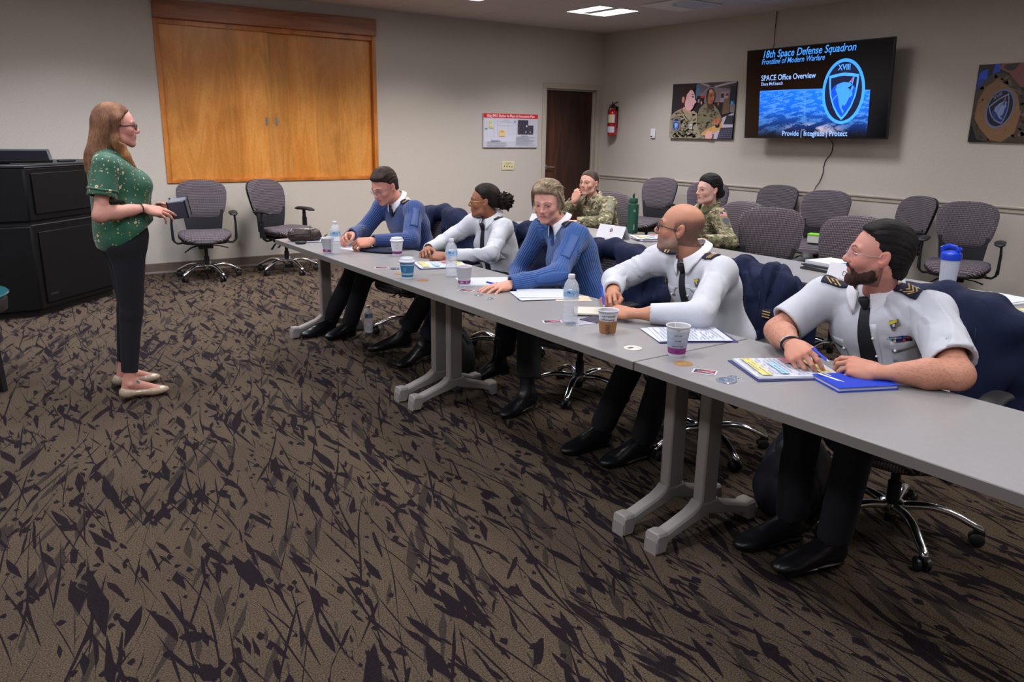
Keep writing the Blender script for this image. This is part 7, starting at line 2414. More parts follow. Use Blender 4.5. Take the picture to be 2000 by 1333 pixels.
add_hair(g, fl_, root, 'down', s2l(112, 76, 56), s2l(150, 108, 78), .0040, k=150, extra=tips_col)
mb = MB(); W_ = A3(r['wR']); d = unit(A3(r['eR'])-W_); u0 = unit(np.cross(d, (0, 1, 0))); v0 = np.cross(d, u0)
mb.tube([W_+d*.012+(u0*.024*cos(a_)+v0*.029*sin(a_)) for a_ in np.linspace(0, 2*pi, 25)[:-1]], .0028, 6, closed=True); mb.build('hair_tie_bracelet', M['blacks'], root, smooth=180)
finish(root, (-6.93, -3.95, 0))
# the dark cube in her hands
t = thing('satellite_model', 'dark grey cube-shaped gadget held in front of the presenter', 'model', (-6.615, -4.03, 1.035), radians(-24))
t.rotation_euler = (radians(10), radians(-8), radians(-24))
m_ = MB(); m_.box((0, 0, 0), (.095, .095, .095)); m_.build('body', mat('dark_anodised', s2l(66, 68, 82), .45), t, bevel=.003)
for x in (-1, 1):
    for y in (-1, 1):
        m_ = MB(); m_.lohi((x*.0465-.004, y*.0465-.004, -.053), (x*.0465+.004, y*.0465+.004, .053)); m_.build('rail', M['blackp'], t, bevel=.001)
m_ = MB(); m_.box((0, 0, .0480), (.078, .078, .002)); m_.build('solar_panel', mat('panel_face', s2l(78, 80, 94), .3), t, smooth=None)
# ================================================================== jackets hung over the front-row chairs
def jacket(ch, label, seed, patch=None, open_=.09, low=.42, extra=None):
    """dark blue cloth jacket pulled over a chair back; modelled in the chair's own frame"""
    root = thing('jacket', label, 'jacket', tuple(ch.location), ch.rotation_euler.z, 'navy jackets hung over chair backs'); root.scale = ch.scale
    g = Grid((-.52, -.40, .28), (-.02, .40, 1.06), .0068); g.post = []
    # shoulder yoke over the top edge of the back
    for s in (-1, 1):
        g.cap((-.285, 0, .945), (-.280, s*.16, .935), .056, .056, k=.03); g.cap((-.280, s*.16, .935), (-.262, s*.235, .875), .056, .060, k=.03)
        # sleeve hanging down the side
        g.cap((-.262, s*.245, .87), (-.270, s*.272, .66), .062, .055, k=.03); g.cap((-.270, s*.272, .66), (-.250, s*.262, low+.03), .055, .044, k=.03)
        # front panel folded round the edge
        g.cap((-.215, s*.15, .89), (-.165, s*.15, low+.16), .085, .070, k=.04, flat=.42, side=(1, 0, 0))
        g.cap((-.215, s*.20, .86), (-.170, s*.21, low+.16), .060, .050, k=.04, flat=.6, side=(1, 0, 0))
    g.cap((-.345, -.12, .86), (-.345, .12, .86), .075, k=.05, flat=.5, side=(1, 0, 0))
    g.cap((-.340, -.14, .68), (-.340, .14, .68), .16, k=.06, flat=.28, side=(1, 0, 0)); g.cap((-.325, -.13, low+.10), (-.325, .13, low+.10), .15, k=.06, flat=.26, side=(1, 0, 0))
    # turned collar
    g.tubes = None
    for s in (-1, 1):
        g.cap((-.285, s*.0, .985), (-.240, s*.085, .950), .030, .030, k=.03); g.cap((-.240, s*.085, .950), (-.190, s*.11, .84), .030, .026, k=.03)
    g.ell((-.165, 0, .74), (.085, open_, .20), k=.02, op='sub')
    f1 = folds(.016, 9, seed, (1.1, 1.1, .3), 0.); g.displace(f1, .04)
    g.displace(lambda P: .004*np.sin(P[:, 2]*34+3*np.sin(P[:, 1]*9+seed))*np.clip((np.abs(P[:, 1])-.2)*20, 0, 1))
    V, F = g.mesh()
    Mesh().add(V, F, (1, 1, 1)).build('cloth', M['jacket'], root)
    bv = bvh_of(V, F)
    if patch:
        s, z = patch
        fn = drape(bv, (-.10, s*.20, z), (0, -1, 0), (0, 0, 1), (1, 0, 0), .002, .12, .3)
        sheet(fn, lambda a, b: ((a-.5)*.044, (b-.5)*.056), 3, 4, (1, 1, 1), M['navy'], 'rank_tab', root, .002)
        a = Art(drape(bv, (-.10, s*.20, z), (0, -1, 0), (0, 0, 1), (1, 0, 0), .0055, .12, .3), .0003)
        for k in range(3): a.poly([(-.018, -.019+.014*k), (.018, -.015+.014*k), (.018, -.009+.014*k), (-.018, -.013+.014*k)], s2l(196, 158, 84))
        a.build('gold_bars', M['vc'], root)
    # placket seam on the front edge
    for s in (-1, 1):
        mb = MB(); fn = drape(bv, (-.05, s*.145, .75), (0, 1, 0), (0, 0, 1), (1, 0, 0), .0, .1, .3)
        mb.tube([fn(.004*sin(i), .12-.045*i, 0) for i in range(8)], .003, 5); mb.build('front_seam', M['navy'], root, smooth=180)
    return root
jacket(FRONT[0], 'dark navy jacket on the chair behind the man in glasses and blue sweater', 1.3, None, .05)
jacket(FRONT[1], 'dark navy jacket with gold-striped tab, behind the curly-haired woman', 4.7, (1, .88), .04)
jacket(FRONT[2], 'dark navy jacket hanging open on the chair behind the short-haired woman', 7.2, None, .12)
jacket(FRONT[3], 'dark navy jacket with gold-striped tab, behind the bald man', 9.9, (1, .76), .05)
jacket(FRONT[4], 'dark navy jacket at the right edge of the photo, behind the bearded man', 12.1, None, .11)

# ================================================================== things on the tables
Z0 = TH+.0005
M['paperw'] = mat('cup_paper', s2l(206, 206, 212), .55)
M['lid'] = mat('white_cup_lid', s2l(208, 210, 218), .35)
M['liquid'] = mat('coffee', s2l(120, 84, 60), .1)
M['pet'] = mat('clear_plastic', (.85, .89, .95), .07, spec=.9, alpha=.22)
M['water'] = mat('water', (.78, .84, .92), .03, spec=.8, alpha=.17)
M['foil'] = mat('crinkled_clear_film', (.85, .86, .9), .12, .85, bump=1., bscale=120)
def cup_shell(t, h, rb, rt, lid=False, m=None):
    mb = MB()
    prof = [(0, .004), (rb*.96, .004), (rb, 0), (rb+.0005, .002), (rt, h-.004)]
    if lid: mb.lathe(prof+[(rt, h)], n=40)
    else: mb.lathe(prof+[(rt+.003, h-.004), (rt+.0035, h-.001), (rt+.002, h+.001), (rt-.001, h-.002), (rb+(rt-rb)*.75, h*.74), (0, h*.74)], n=40)
    mb.build('cup_wall', m or M['paperw'], t)
    if lid:
        mb = MB(); mb.lathe([(rt+.001, h-.008), (rt+.0045, h-.007), (rt+.0045, h-.001), (rt+.002, h+.001), (rt-.001, h+.002), (rt-.004, h+.014), (rt-.008, h+.016), (rt-.010, h+.010), (0, h+.010)], n=40)
        mb.build('lid', M['lid'], t)
    else:
        mb = MB(); mb.lathe([(rb+(rt-rb)*.73, h*.755), (0, h*.755)], n=30); mb.build('drink', M['liquid'], t)
def cup_art(h, rb, rt, ang0):
    """artwork wrapped on a tapering cup, x runs round it (metres at mid height), centre facing angle ang0"""
    rm = (rb+rt)/2
    def fn(x, y, o):
        r = rb+(rt-rb)*y/h+.0008+o; a = ang0+x/rm
        return Vector((r*cos(a), r*sin(a), y))
    return Art(fn, .0002)
CAMD = lambda x, y: atan2(-8.79-y, -7.686-x)
PUR = s2l(132, 44, 122)
def cup_a(x, y, label, style, lid=False, rot=0., group=None):
    t = thing('paper_cup', label, 'cup', (x, y, Z0), 0, group)
    h, rb, rt = (.098, .0275, .039) if style != 'tall' else (.112, .029, .041)
    cup_shell(t, h, rb, rt, lid)
    a = cup_art(h, rb, rt, CAMD(x, y)+rot); W_ = .105
    if style == 'zigzag':
        for k in range(9):
            y0 = .034+.0062*k
            pts = [(-W_+2*W_*i/60, y0+(.0032 if i % 2 else 0)) for i in range(61)]
            a.line(pts, .0013, s2l(96, 98, 112))
        a.grid(-W_, .012, W_, .027, PUR, 36); a.text('ON', -.022, .0155, .011, s2l(226, 220, 230), .01); a.text('IE', .010, .0155, .011, s2l(226, 220, 230), .01)
    elif style == 'words':
        a.grid(-W_, .013, W_, .029, PUR, 36)
        for x0 in (-.018, -.006, .006): a.grid(x0, .036, x0+.001, .080-.004*abs(x0)*100, s2l(110, 112, 124), 1)
        a.ell(.0, .058, .008, .010, s2l(150, 152, 164)); a.ell(.0, .058, .006, .008, s2l(206, 206, 212))
    elif style == 'tall':
        a.grid(-W_, .012, W_, .034, PUR, 36)
        for k, c in enumerate((s2l(150, 158, 178), s2l(160, 168, 186), s2l(172, 178, 194))): a.grid(-W_, .034+.020*k, W_, .054+.020*k, c, 36)
        for k, s_ in enumerate(('THERE', 'ALMOST THERE', 'CLOSER', 'NOT YET', 'NO')): a.text(s_, .002, .020+.0195*k, .0062, s2l(40, 40, 56), .01, 0, 'CENTER')
    elif style == 'teal':
        T1, T2 = s2l(36, 104, 146), s2l(190, 206, 222)
        a.grid(-W_, .012, W_, .088, T1, 36)
        for y0, y1 in ((.075, .078), (.082, .084), (.026, .029), (.033, .035)): a.grid(-W_, y0, W_, y1, T2, 36)
        for x0 in (-.018, -.012): a.grid(x0, .042, x0+.004, .064, s2l(96, 150, 182), 1)
        a.grid(.004, .030, .0046, .074, s2l(24, 70, 110), 1)
    elif style == 'kraft':
        a.line([(-W_+2*W_*i/40, .094) for i in range(41)], .0012, s2l(120, 150, 180)); a.line([(-W_+2*W_*i/40, .089) for i in range(41)], .0012, s2l(120, 150, 180))
        a.text('currently', -.026, .073, .0145, s2l(30, 34, 50), .004, .25); a.text('caffeinating', -.031, .060, .0125, s2l(30, 34, 50), .004, .25)
    a.build('print', M['vc'], t)
    if style == 'kraft':
        mb = MB(); mb.lathe([(rb+.002, .004), (rb+.0035, .004), (rb+(rt-rb)*.56+.0035, .056), (rb+(rt-rb)*.56+.002, .056)], n=8); sl = mb.build('sleeve', mat('kraft_card', s2l(150, 106, 68), .8, var=.06, vscale=60), t, smooth=20)
        a = cup_art(h, rb+.0045, rt+.0045, CAMD(x, y)+pi/8*0)
        a.text('Please', -.010, .040, .009, s2l(70, 46, 30), .008)
        for k in range(4): a.rect(-.010, .034-.0045*k, .010-.002*(k % 2), .036-.0045*k, s2l(84, 58, 38), up=(k == 0))
        a.ring(-.006, .013, .005, .005, .0012, s2l(70, 46, 30)); a.rect(.002, .009, .011, .016, s2l(84, 58, 38))
        a.build('sleeve_print', M['vc'], sl)
    return t
cup_a(-5.735, -3.99, 'paper cup with grey zigzags and purple band, behind a water bottle at far left', 'zigzag', rot=.1)
cup_a(-5.40, -4.285, 'white paper cup with purple band and white lid, next to the man in blue', 'words', True)
t_ = cup_a(-5.725, -5.04, 'teal blue paper cup with white stripes and white lid near the table seam', 'teal', True)
cup_a(-5.56, -5.345, 'paper cup with bold zigzags and purple band, in front of the short-haired woman', 'zigzag')
cup_a(-5.615, -6.505, 'paper cup in brown kraft sleeve reading currently caffeinating', 'kraft')
t_ = cup_a(-5.615, -6.875, 'tall paper cup with grey bands reading ALMOST THERE, next to the open cable hole', 'tall')
mb = MB(); mb.tube([(.005, .012, .07), (.012, .028, .118)], [.002, .004], 6, flat=(1, .5)); mb.build('stirrer', M['pet'], t_)

def bottle(x, y, label, h=.205, full=.35):
    t = thing('water_bottle', label, 'bottle', (x, y, Z0), 0, 'clear half-litre water bottles')
    prof = [(0, .006), (.018, .002), (.026, .0), (.0305, .006)]
    for k in range(7):
        z = .014+.0135*k; prof += [(.0315, z), (.0295, z+.0055), (.0315, z+.011)]
    prof += [(.0320, .112), (.0320, .146), (.0315, .150), (.027, .168), (.018, .182), (.0125, .188), (.0125, .196)]
    mb = MB(); mb.lathe(prof, n=32); ob = mb.build('bottle_wall', M['pet'], t, smooth=60); s_ = ob.modifiers.new('s', 'SOLIDIFY'); s_.thickness = .0008; s_.offset = -1
    mb = MB(); mb.lathe([(0, .008), (.017, .005), (.027, .008)]+[(.0298 if i % 2 else .0286, .014+.0067*i) for i in range(int(full*22))]+[(.0290, .014+.0067*int(full*22)), (0, .014+.0067*int(full*22))], n=28); mb.build('water', M['water'], t, smooth=60)
    mb = MB(); mb.lathe([(.0135, .188), (.0142, .189), (.0142, .203), (.013, .205), (0, .205)], n=24); mb.build('cap', M['lid'], t)
    a0 = CAMD(x, y)
    def fn(xx, yy, o): r = .0324+o; a = a0+xx/.0324; return Vector((r*cos(a), r*sin(a), yy))
    a = Art(fn, .00015); BLc = s2l(96, 150, 206)
    a.grid(-.09, .113, .09, .146, s2l(176, 204, 226), 36); a.grid(-.02, .118, .05, .140, s2l(140, 178, 214), 12); a.ell(-.010, .134, .007, .005, s2l(40, 90, 160)); a.ell(.014, .126, .012, .008, s2l(200, 218, 232))
    a.text('water', .002, .128, .0075, s2l(50, 90, 150), .006)
    for k in range(4): a.rect(-.034, .118+.005*k, -.022, .120+.005*k, s2l(90, 120, 160), up=(k == 0))
    a.build('label', M['vc'], t)
    return t
bottle(-5.705, -4.045, 'clear water bottle beside the zigzag cup at the far left of the table')
bottle(-5.49, -5.10, 'clear water bottle in front of the curly-haired woman', full=.2)
bottle(-5.625, -6.285, 'clear water bottle between the short-haired woman and the bald man', full=.45)

def sheet_stack(name, label, cat, x, y, rz, w, h, layers, art=None, group=None, z=None):
    """loose sheets or a folder lying flat; layers: (dx,dy,rot,w,h,colour,thick)"""
    t = thing(name, label, cat, (x, y, z or Z0), rz, group)
    zz = 0
    rs = random.Random(len(label))
    for i, (dx, dy, ro, lw, lh, c, th) in enumerate(layers):
        mb = MB(); n = 8; Rm = Matrix.Rotation(ro, 3, 'Z'); vs = []
        for k in (0, 1):
            for j in range(n+1):
                for q in range(n+1):
                    u, v = q/n-.5, j/n-.5
                    curl = .004*max(0, abs(u)*2-.75)*max(0, v+.2)*(1 if i else .3)
                    vs.append(Rm @ Vector((u*lw, v*lh, 0))+Vector((dx, dy, zz+curl+k*th)))
        W_ = n+1; K_ = W_*W_; fs = []
        for j in range(n):
            for q in range(n):
                b_ = j*W_+q; fs += [(b_+K_, b_+1+K_, b_+W_+1+K_, b_+W_+K_), (b_+W_, b_+W_+1, b_+1, b_)]
        for q in range(n): fs += [(q, q+1, q+1+K_, q+K_), (n*W_+q+1, n*W_+q, n*W_+q+K_, n*W_+q+1+K_), ((q+1)*W_, q*W_, q*W_+K_, (q+1)*W_+K_), (q*W_+n, (q+1)*W_+n, (q+1)*W_+n+K_, q*W_+n+K_)]
        mb.add(vs, fs, c)
        mb.build('folder' if c[2] > c[0]*1.5 and c[0] < .3 else 'sheet', M['vc'], t, smooth=None)
        zz += th+.0012
    if art:
        dx, dy, ro, lw, lh = layers[-1][:5]
        Rm = Matrix.Rotation(ro, 3, 'Z')
        a = Art(lambda px, py, o: Rm @ Vector((px, py, 0))+Vector((dx, dy, zz+.0022+o)), .00015)
        art(a, lw, lh); a.build('print', M['vc'], t)
    return t
PW = s2l(198, 202, 214); FN = s2l(44, 46, 104)
def schedule(a, w, h, seed=1, heavy=True):
    YL, BLU, PNK = s2l(206, 198, 116), s2l(150, 196, 214), s2l(206, 130, 138)
    if heavy:
        a.rect(-w*.46, h*.30, w*.46, h*.42, YL); a.rect(-w*.40, h*.08, w*.20, h*.17, BLU); a.rect(w*.14, -h*.18, w*.46, -h*.04, PNK); a.rect(-w*.46, -h*.42, w*.40, -h*.28, YL)
    r = random.Random(seed)
    a.k += 1
    for k in range(17):
        y = h*(.44-.052*k); x0 = -w*.44
        while x0 < w*.40:
            l = r.uniform(.03, .14)*w
            if r.random() < .75: a.rect(x0, y, min(x0+l, w*.44), y+h*.011, s2l(120, 124, 146), up=False)
            x0 += l+w*.02
def textpage(a, w, h): schedule(a, w, h, 3, False)
LW, LH = .216, .279
sheet_stack('paper_sheets', 'white sheets and dark pen by the brown pouch at the far table end', 'papers', -5.50, -3.40, radians(70), LW, LH, [(0, 0, 0, LW+.01, LH+.01, FN, .002), (0, .01, .1, LW, LH, PW, .001)], textpage)
sheet_stack('paper_sheets', 'white sheet under the hands of the man in blue sweater', 'papers', -5.44, -3.86, radians(100), LW, LH, [(0, 0, 0, LW, LH, PW, .001)])
sheet_stack('booklet', 'booklet with yellow highlights in front of the curly-haired woman', 'booklet', -5.36, -4.76, radians(72), LW, LH, [(0, 0, 0, LW+.012, LH+.012, FN, .002), (0, 0, .03, LW, LH, PW, .003), (.0, .0, -.02, LW, LH, PW, .001)], lambda a, w, h: schedule(a, w, h, 5))
sheet_stack('paper_sheets', 'blank white sheets beside the zigzag cup, under the short-haired woman\'s fingers', 'papers', -5.42, -5.34, radians(60), LW, LH, [(0, 0, 0, LW, LH, PW, .001), (.02, .01, .12, LW, LH, PW, .0008)])
sheet_stack('paper_folder', 'white sheets on a navy folder under the short-haired woman\'s forearm', 'papers', -5.36, -5.76, radians(64), LW, LH, [(0, 0, 0, LW+.015, LH+.015, FN, .002), (-.02, .01, .10, LW, LH, PW, .001), (.01, -.01, -.10, LW, LH, PW, .001)])
sheet_stack('envelope', 'beige envelope at the elbow of the short-haired woman', 'envelope', -5.30, -5.90, radians(60), .12, .17, [(0, 0, 0, .12, .17, s2l(206, 190, 164), .0012)])
sheet_stack('notebook', 'open cream notebook under the bald man\'s writing hand', 'notebook', -5.40, -6.20, radians(52), .14, .21, [(0, 0, 0, .145, .215, s2l(60, 56, 60), .003), (0, 0, 0, .14, .21, s2l(206, 200, 184), .007)], lambda a, w, h: a.rect(-w*.3, -h*.2, w*.2, -h*.19, s2l(140, 140, 150)))
sheet_stack('paper_folder', 'printed schedule on a navy folder in front of the bald man', 'papers', -5.36, -6.68, radians(62), LW, LH, [(-.01, -.01, 0, LW+.02, LH+.03, FN, .002), (0, .01, .06, LW, LH, PW, .001), (-.01, -.01, -.04, LW, LH, PW, .001)], textpage)
sheet_stack('paper_folder', 'highlighted schedule on a navy folder under the bearded man\'s right hand', 'papers', -5.43, -7.20, radians(62), LW, LH, [(.0, .0, .02, LW+.03, LH+.03, FN, .002), (0, .0, 0, LW+.01, LH+.01, PW, .005), (0, 0, -.03, LW, LH+.01, PW, .001)], lambda a, w, h: schedule(a, w, h, 9))
sheet_stack('brochure', 'dark brochure with white picture beside the kraft-sleeved cup', 'brochure', -5.53, -6.30, radians(80), .10, .15, [(0, 0, 0, .10, .15, s2l(170, 168, 186), .001), (.01, -.03, .4, .09, .10, s2l(50, 42, 70), .001)])
# blue notebook with a pen clipped to it
t = thing('notebook', 'bright blue closed notebook in front of the bearded man', 'notebook', (-5.375, -7.42, Z0), radians(66))
BB = s2l(10, 56, 190)
for z0, z1, c, e, nm in ((0, .003, BB, 0, 'back_cover'), (.003, .013, PW, .004, 'page_block'), (.013, .016, BB, 0, 'front_cover')):
    mb = MB(); mb.col = c; mb.lohi((-.075+e, -.105+e, z0), (.075-e, .105-e, z1)); mb.build(nm, M['vc'], t, bevel=.001)
def pen(p0, p1, label, col, r=.0045, cap=None, name='pen'):
    p0, p1 = Vector(p0), Vector(p1); d = (p1-p0).normalized(); L_ = (p1-p0).length
    t = thing(name, label, 'pen', tuple((p0+p1)/2)); o = (p0+p1)/2
    mb = MB(); mb.tube([p0-o+d*.012, p1-o], r, 12); mb.build('barrel', col, t)
    mb = MB(); mb.tube([p0-o, p0-o+d*.012], [.001, r*.9], 10); mb.build('tip', M['steel'], t)
    mb = MB(); n = d.orthogonal().normalized()
    n = (Vector((0, 0, 1))-d*d.z).normalized()
    mb.tube([p1-o-d*.002+n*r, p1-o-d*.004+n*(r+.004), p1-o-d*.035+n*(r+.003)], .0014, 6); mb.build('clip', col, t)
    mb = MB(); mb.tube([p1-o, p1-o+d*.008], r*.6, 8); mb.build('button', cap or col, t)
    return t
M['bluep'] = mat('blue_plastic', s2l(20, 60, 190), .3)
M['silverp'] = mat('silver_plastic', (.5, .52, .56), .3, .7)
pen((-5.475, -7.385, .795), (-5.40, -7.275, .80), 'blue pen held between both hands of the bearded man', M['bluep'])
pen((-5.425, -7.455, Z0+.008), (-5.435, -7.335, Z0+.02), 'silver pen lying on the edge of the blue notebook', M['silverp'])
pen((-5.455, -6.30, .765), (-5.375, -6.19, .83), 'blue pen upright in the bald man\'s fingers', M['bluep'])
pen((-5.44, -5.36, Z0+.008), (-5.42, -5.47, Z0+.008), 'blue pen lying on white sheets by the zigzag cup', M['bluep'])
pen((-5.60, -3.52, Z0+.006), (-5.54, -3.50, Z0+.05), 'dark pen standing against the brown pouch', M['blackp'], .0035)

def sticker(x, y, rz, label, group='square unit stickers'):
    t = thing('sticker', label, 'sticker', (x, y, Z0), rz, group)
    mb = MB(); mb.col = s2l(206, 206, 214); mb.prism([(-.040, -.024), (-.036, -.028), (.036, -.028), (.040, -.024), (.040, .024), (.036, .028), (-.036, .028), (-.040, .024)], 0, .0012); mb.build('backing', M['vcgloss'], t, smooth=None)
    a = Art(lambda px, py, o: Vector((px, py, .0013+o)), .0002)
    a.rect(-.034, -.022, .034, .022, s2l(26, 28, 44)); a.poly([(-.030, -.018), (-.022, -.022), (.032, .012), (.026, .020)], s2l(206, 90, 100)); a.poly([(-.032, .010), (-.010, .004), (.034, -.012), (.030, -.020)], s2l(210, 180, 190)); a.poly([(-.02, .02), (-.008, .02), (.034, -.004), (.034, -.010)], s2l(190, 50, 60)); a.ell(-.016, -.002, .008, .006, s2l(60, 64, 90))
    a.build('print', M['vcgloss'], t)
    return t
sticker(-5.69, -4.66, radians(-30), 'small red and white sticker left of the teal cup')
sticker(-5.63, -5.475, radians(-55), 'small sticker with red stripes in front of the zigzag cup')
sticker(-5.675, -6.23, radians(-30), 'small red sticker left of the middle water bottle')
sticker(-5.685, -7.07, radians(-58), 'square red and black sticker beside the open cable hole')
def coin(x, y, label, r=.022, film=True, dz=0):
    t = thing('challenge_coin', label, 'coin', (x, y, Z0+dz), 0, 'coins in clear wrappers')
    mb = MB(); mb.lathe([(0, 0), (r, 0), (r+.001, .0015), (r, .003), (r-.002, .0034), (0, .0030)], n=30); mb.build('disc', mat('antique_silver', (.30, .33, .38), .25, .9), t)
    a = Art(lambda px, py, o: Vector((px, py, .0034+o)), .0002); a.ell(0, 0, r*.72, r*.72, s2l(44, 74, 110)); a.poly([(-r*.3, -r*.2), (r*.3, .0), (r*.2, r*.3), (0, r*.4)], s2l(120, 150, 180)); a.ring(0, 0, r*.9, r*.9, .002, s2l(150, 154, 160)); a.build('emblem', M['vcgloss'], t)
    if film:
        g = MB(); rs = random.Random(int(abs(x*y)*1e4)); n = 12; vs = []
        for j in range(n+1):
            for i in range(n+1):
                u, v = (i/n-.5), (j/n-.5); e = max(abs(u), abs(v))*2
                vs.append((u*r*3.2, v*r*2.9, max(.0006, .0048*(1-e**3))+rs.uniform(0, .0022)))
        g.add(vs, [(j*(n+1)+i, j*(n+1)+i+1, (j+1)*(n+1)+i+1, (j+1)*(n+1)+i) for j in range(n) for i in range(n)])
        g.build('wrapper', M['film'], t, smooth=20)
    return t
M['film'] = mat('clear_wrapper', (.8, .82, .86), .08, spec=1., alpha=.10)
coin(-5.645, -4.735, 'dark coin on the sticker left of the teal cup', .024, False, .002)
coin(-5.635, -5.60, 'wrapped silver coin near the short-haired woman\'s fingertips')
coin(-5.635, -5.70, 'smaller wrapped coin right of her fingertips, near the table edge', .014)
coin(-5.64, -6.31, 'wrapped silver coin at the foot of the middle water bottle', .024)
coin(-5.70, -7.175, 'large wrapped blue badge in front of the bearded man\'s papers', .032)
coin(-5.655, -7.165, 'small wrapped badge just behind the large wrapped blue badge', .018)
# coaster-like strap and pouch
t = thing('pouch', 'small dark brown leather pouch on the far corner of the front table', 'pouch', (-5.655, -3.38, Z0), radians(-22))
g = Grid((-.14, -.08, -.01), (.14, .08, .12), .004)
g.cap((-.065, 0, .045), (.065, 0, .045), .048, .045, k=.02, flat=.95, side=(0, 1, 0)); g.ell((0, 0, .03), (.115, .052, .030), k=.02)
g.displace(folds(.0045, 26, 3, (1, 1, 1)))
X, Y, Z = g.XYZ(); g.f = np.maximum(g.f, (.001-Z)+0*X+0*Y).astype(np.float32)
V, F = g.mesh(); Mesh().add(V, F, (1, 1, 1)).build('body', mat('brown_leather', s2l(52, 34, 32), .35, bump=.4, bscale=200), t)
mb = MB(); mb.tube([(-.10, -.050, .050), (-.03, -.054, .058), (.05, -.052, .056), (.10, -.03, .05)], .003, 6); mb.build('zip', M['blackm'], t)
mb = MB(); mb.tube([(.040+.0*a_, .052*cos(a_), .044+.053*sin(a_)) for a_ in np.linspace(-.5, pi+.5, 18)], .012, 8, flat=(1, .25)); mb.build('strap', mat('brown_strap_leather', s2l(60, 40, 38), .5), t)
t = thing('lens_cap', 'round black cap lying in front of the brown pouch', 'lens cap', (-5.73, -3.50, Z0))
mb = MB(); mb.lathe([(0, 0), (.034, 0), (.036, .003), (.036, .014), (.034, .016), (.028, .016), (.026, .012), (0, .012)], n=36); mb.build('rim', M['blackp'], t)
t = thing('folded_cap', 'flat navy garrison cap with gold badge by the man in blue', 'cap', (-5.44, -4.09, Z0), radians(118))
g = Grid((-.17, -.09, -.01), (.17, .09, .06), .004); g.ell((0, 0, .010), (.145, .066, .016), k=.01); g.cap((-.10, .0, .018), (.10, .0, .018), .012, .010, k=.02)
X, Y, Z = g.XYZ(); g.f = np.maximum(g.f, (.001-Z)+0*X+0*Y).astype(np.float32); V, F = g.mesh(); Mesh().add(V, F, (1, 1, 1)).build('crown', M['navy'], t)
mb = MB(); mb.sphere((-.085, -.03, .022), (.016, .010, .005), 12, 8); mb.sphere((-.100, -.03, .022), (.010, .006, .004), 10, 6); mb.build('badge', M['brassd'], t)
# card held by the man in blue
t = thing('picture_card', 'small glossy card held up by the man in blue sweater', 'card', (-5.60, -3.955, .832)); t.rotation_euler = (radians(-48), radians(8), radians(62))
mb = MB(); mb.col = s2l(206, 204, 212); mb.box((0, 0, 0), (.13, .085, .0012)); mb.build('card_stock', M['vcgloss'], t, smooth=None)
a = Art(lambda px, py, o: Vector((px, py, .0008+o)), .0002); a.rect(-.058, -.036, .058, .036, s2l(120, 70, 84)); a.poly([(-.05, -.03), (.02, -.03), (.05, .03), (-.01, .02)], s2l(190, 160, 170)); a.poly([(.0, -.036), (.058, -.036), (.058, .01)], s2l(60, 44, 70)); a.build('print', M['vcgloss'], t)

# ---------------------------------------------------------------- back row of tables
def tent(x, y, rz, w, label, lines_=None, emblem=False, h=.095):
    t = thing('name_card', label, 'name card', (x, y, Z0), rz, 'folded name cards')
    mb = MB(); mb.col = s2l(214, 214, 222); d = .045; th = .0012
    mb.prism([(-d, 0), (-d+th, 0), (0, h-th), (d-th, 0), (d, 0), (0, h)], -w/2, w/2, M=Matrix(((1, 0, 0), (0, 0, 1), (0, 1, 0))))
    mb.build('card', M['vc'], t, smooth=None)
    s_ = sqrt(d*d+h*h)
    a = Art(plane_fn((-d-.0006, w/2, 0), (0, -1, 0), (d/s_, 0, h/s_)), .0003)
    if emblem: a.ell(w*.5, s_*.62, .014, .015, s2l(60, 44, 70)); a.ell(w*.5, s_*.62, .009, .010, s2l(150, 130, 150)); a.text('18 SDS', w*.5, s_*.2, .010, s2l(190, 190, 200), 0, 0, 'CENTER')
    for (tx, xx, yy, sz, c) in lines_ or []: a.text(tx, xx, yy, sz, c)
    if emblem or lines_: a.build('print', M['vc'], t)
    return t
tent(-3.60, -4.29, radians(4), .27, 'white folded name card with dark round emblem beside the green bottle', None, True)
tent(-3.62, -3.40, radians(4), .20, 'small white folded name card before the soldier near the door', [('18 SDS', .02, .02, .014, s2l(150, 150, 160))])
tent(-3.71, -6.36, radians(6), .30, 'white folded name card reading DI, half hidden by the bearded man', [('Di', .085, .040, .036, s2l(30, 30, 40)), ('18 SDS, DO, Flight', .012, .014, .012, s2l(80, 80, 90))])
t = thing('insulated_bottle', 'tall dark green insulated bottle with straw lid on the back table', 'bottle', (-3.26, -4.14, Z0))
mg = mat('green_powder_coat', s2l(14, 72, 56), .5, bump=.15, bscale=600)
mb = MB(); mb.lathe([(0, 0), (.040, 0), (.043, .003), (.043, .215), (.040, .228), (.030, .236), (.030, .240)], n=36); mb.build('bottle_wall', mg, t)
mb = MB(); mb.lathe([(.030, .238), (.034, .240), (.034, .268), (.031, .273), (0, .273)], n=30); mb.tube([(0, 0, .27), (0, .004, .295), (.0, -.01, .305)], .008, 8); ld = mb.build('lid', mg, t, smooth=40)
mb = MB(); mb.tube([(0, .033, .25), (0, .055, .262), (0, .058, .24), (0, .05, .215)], .005, 8); mb.build('carry_loop', mat('sand_strap', s2l(120, 116, 96), .8), ld)
a0 = CAMD(-3.26, -4.14)
a = Art(lambda x, y, o: Vector(((.0434+o)*cos(a0+x/.043), (.0434+o)*sin(a0+x/.043), y)), .0002); a.ell(.012, .178, .007, .009, s2l(190, 200, 200)); a.ell(.012, .178, .004, .006, s2l(14, 72, 56)); a.text('Hydro', .016, .03, .016, s2l(210, 216, 216), .01, rot=pi/2); a.build('mark', M['vc'], t)
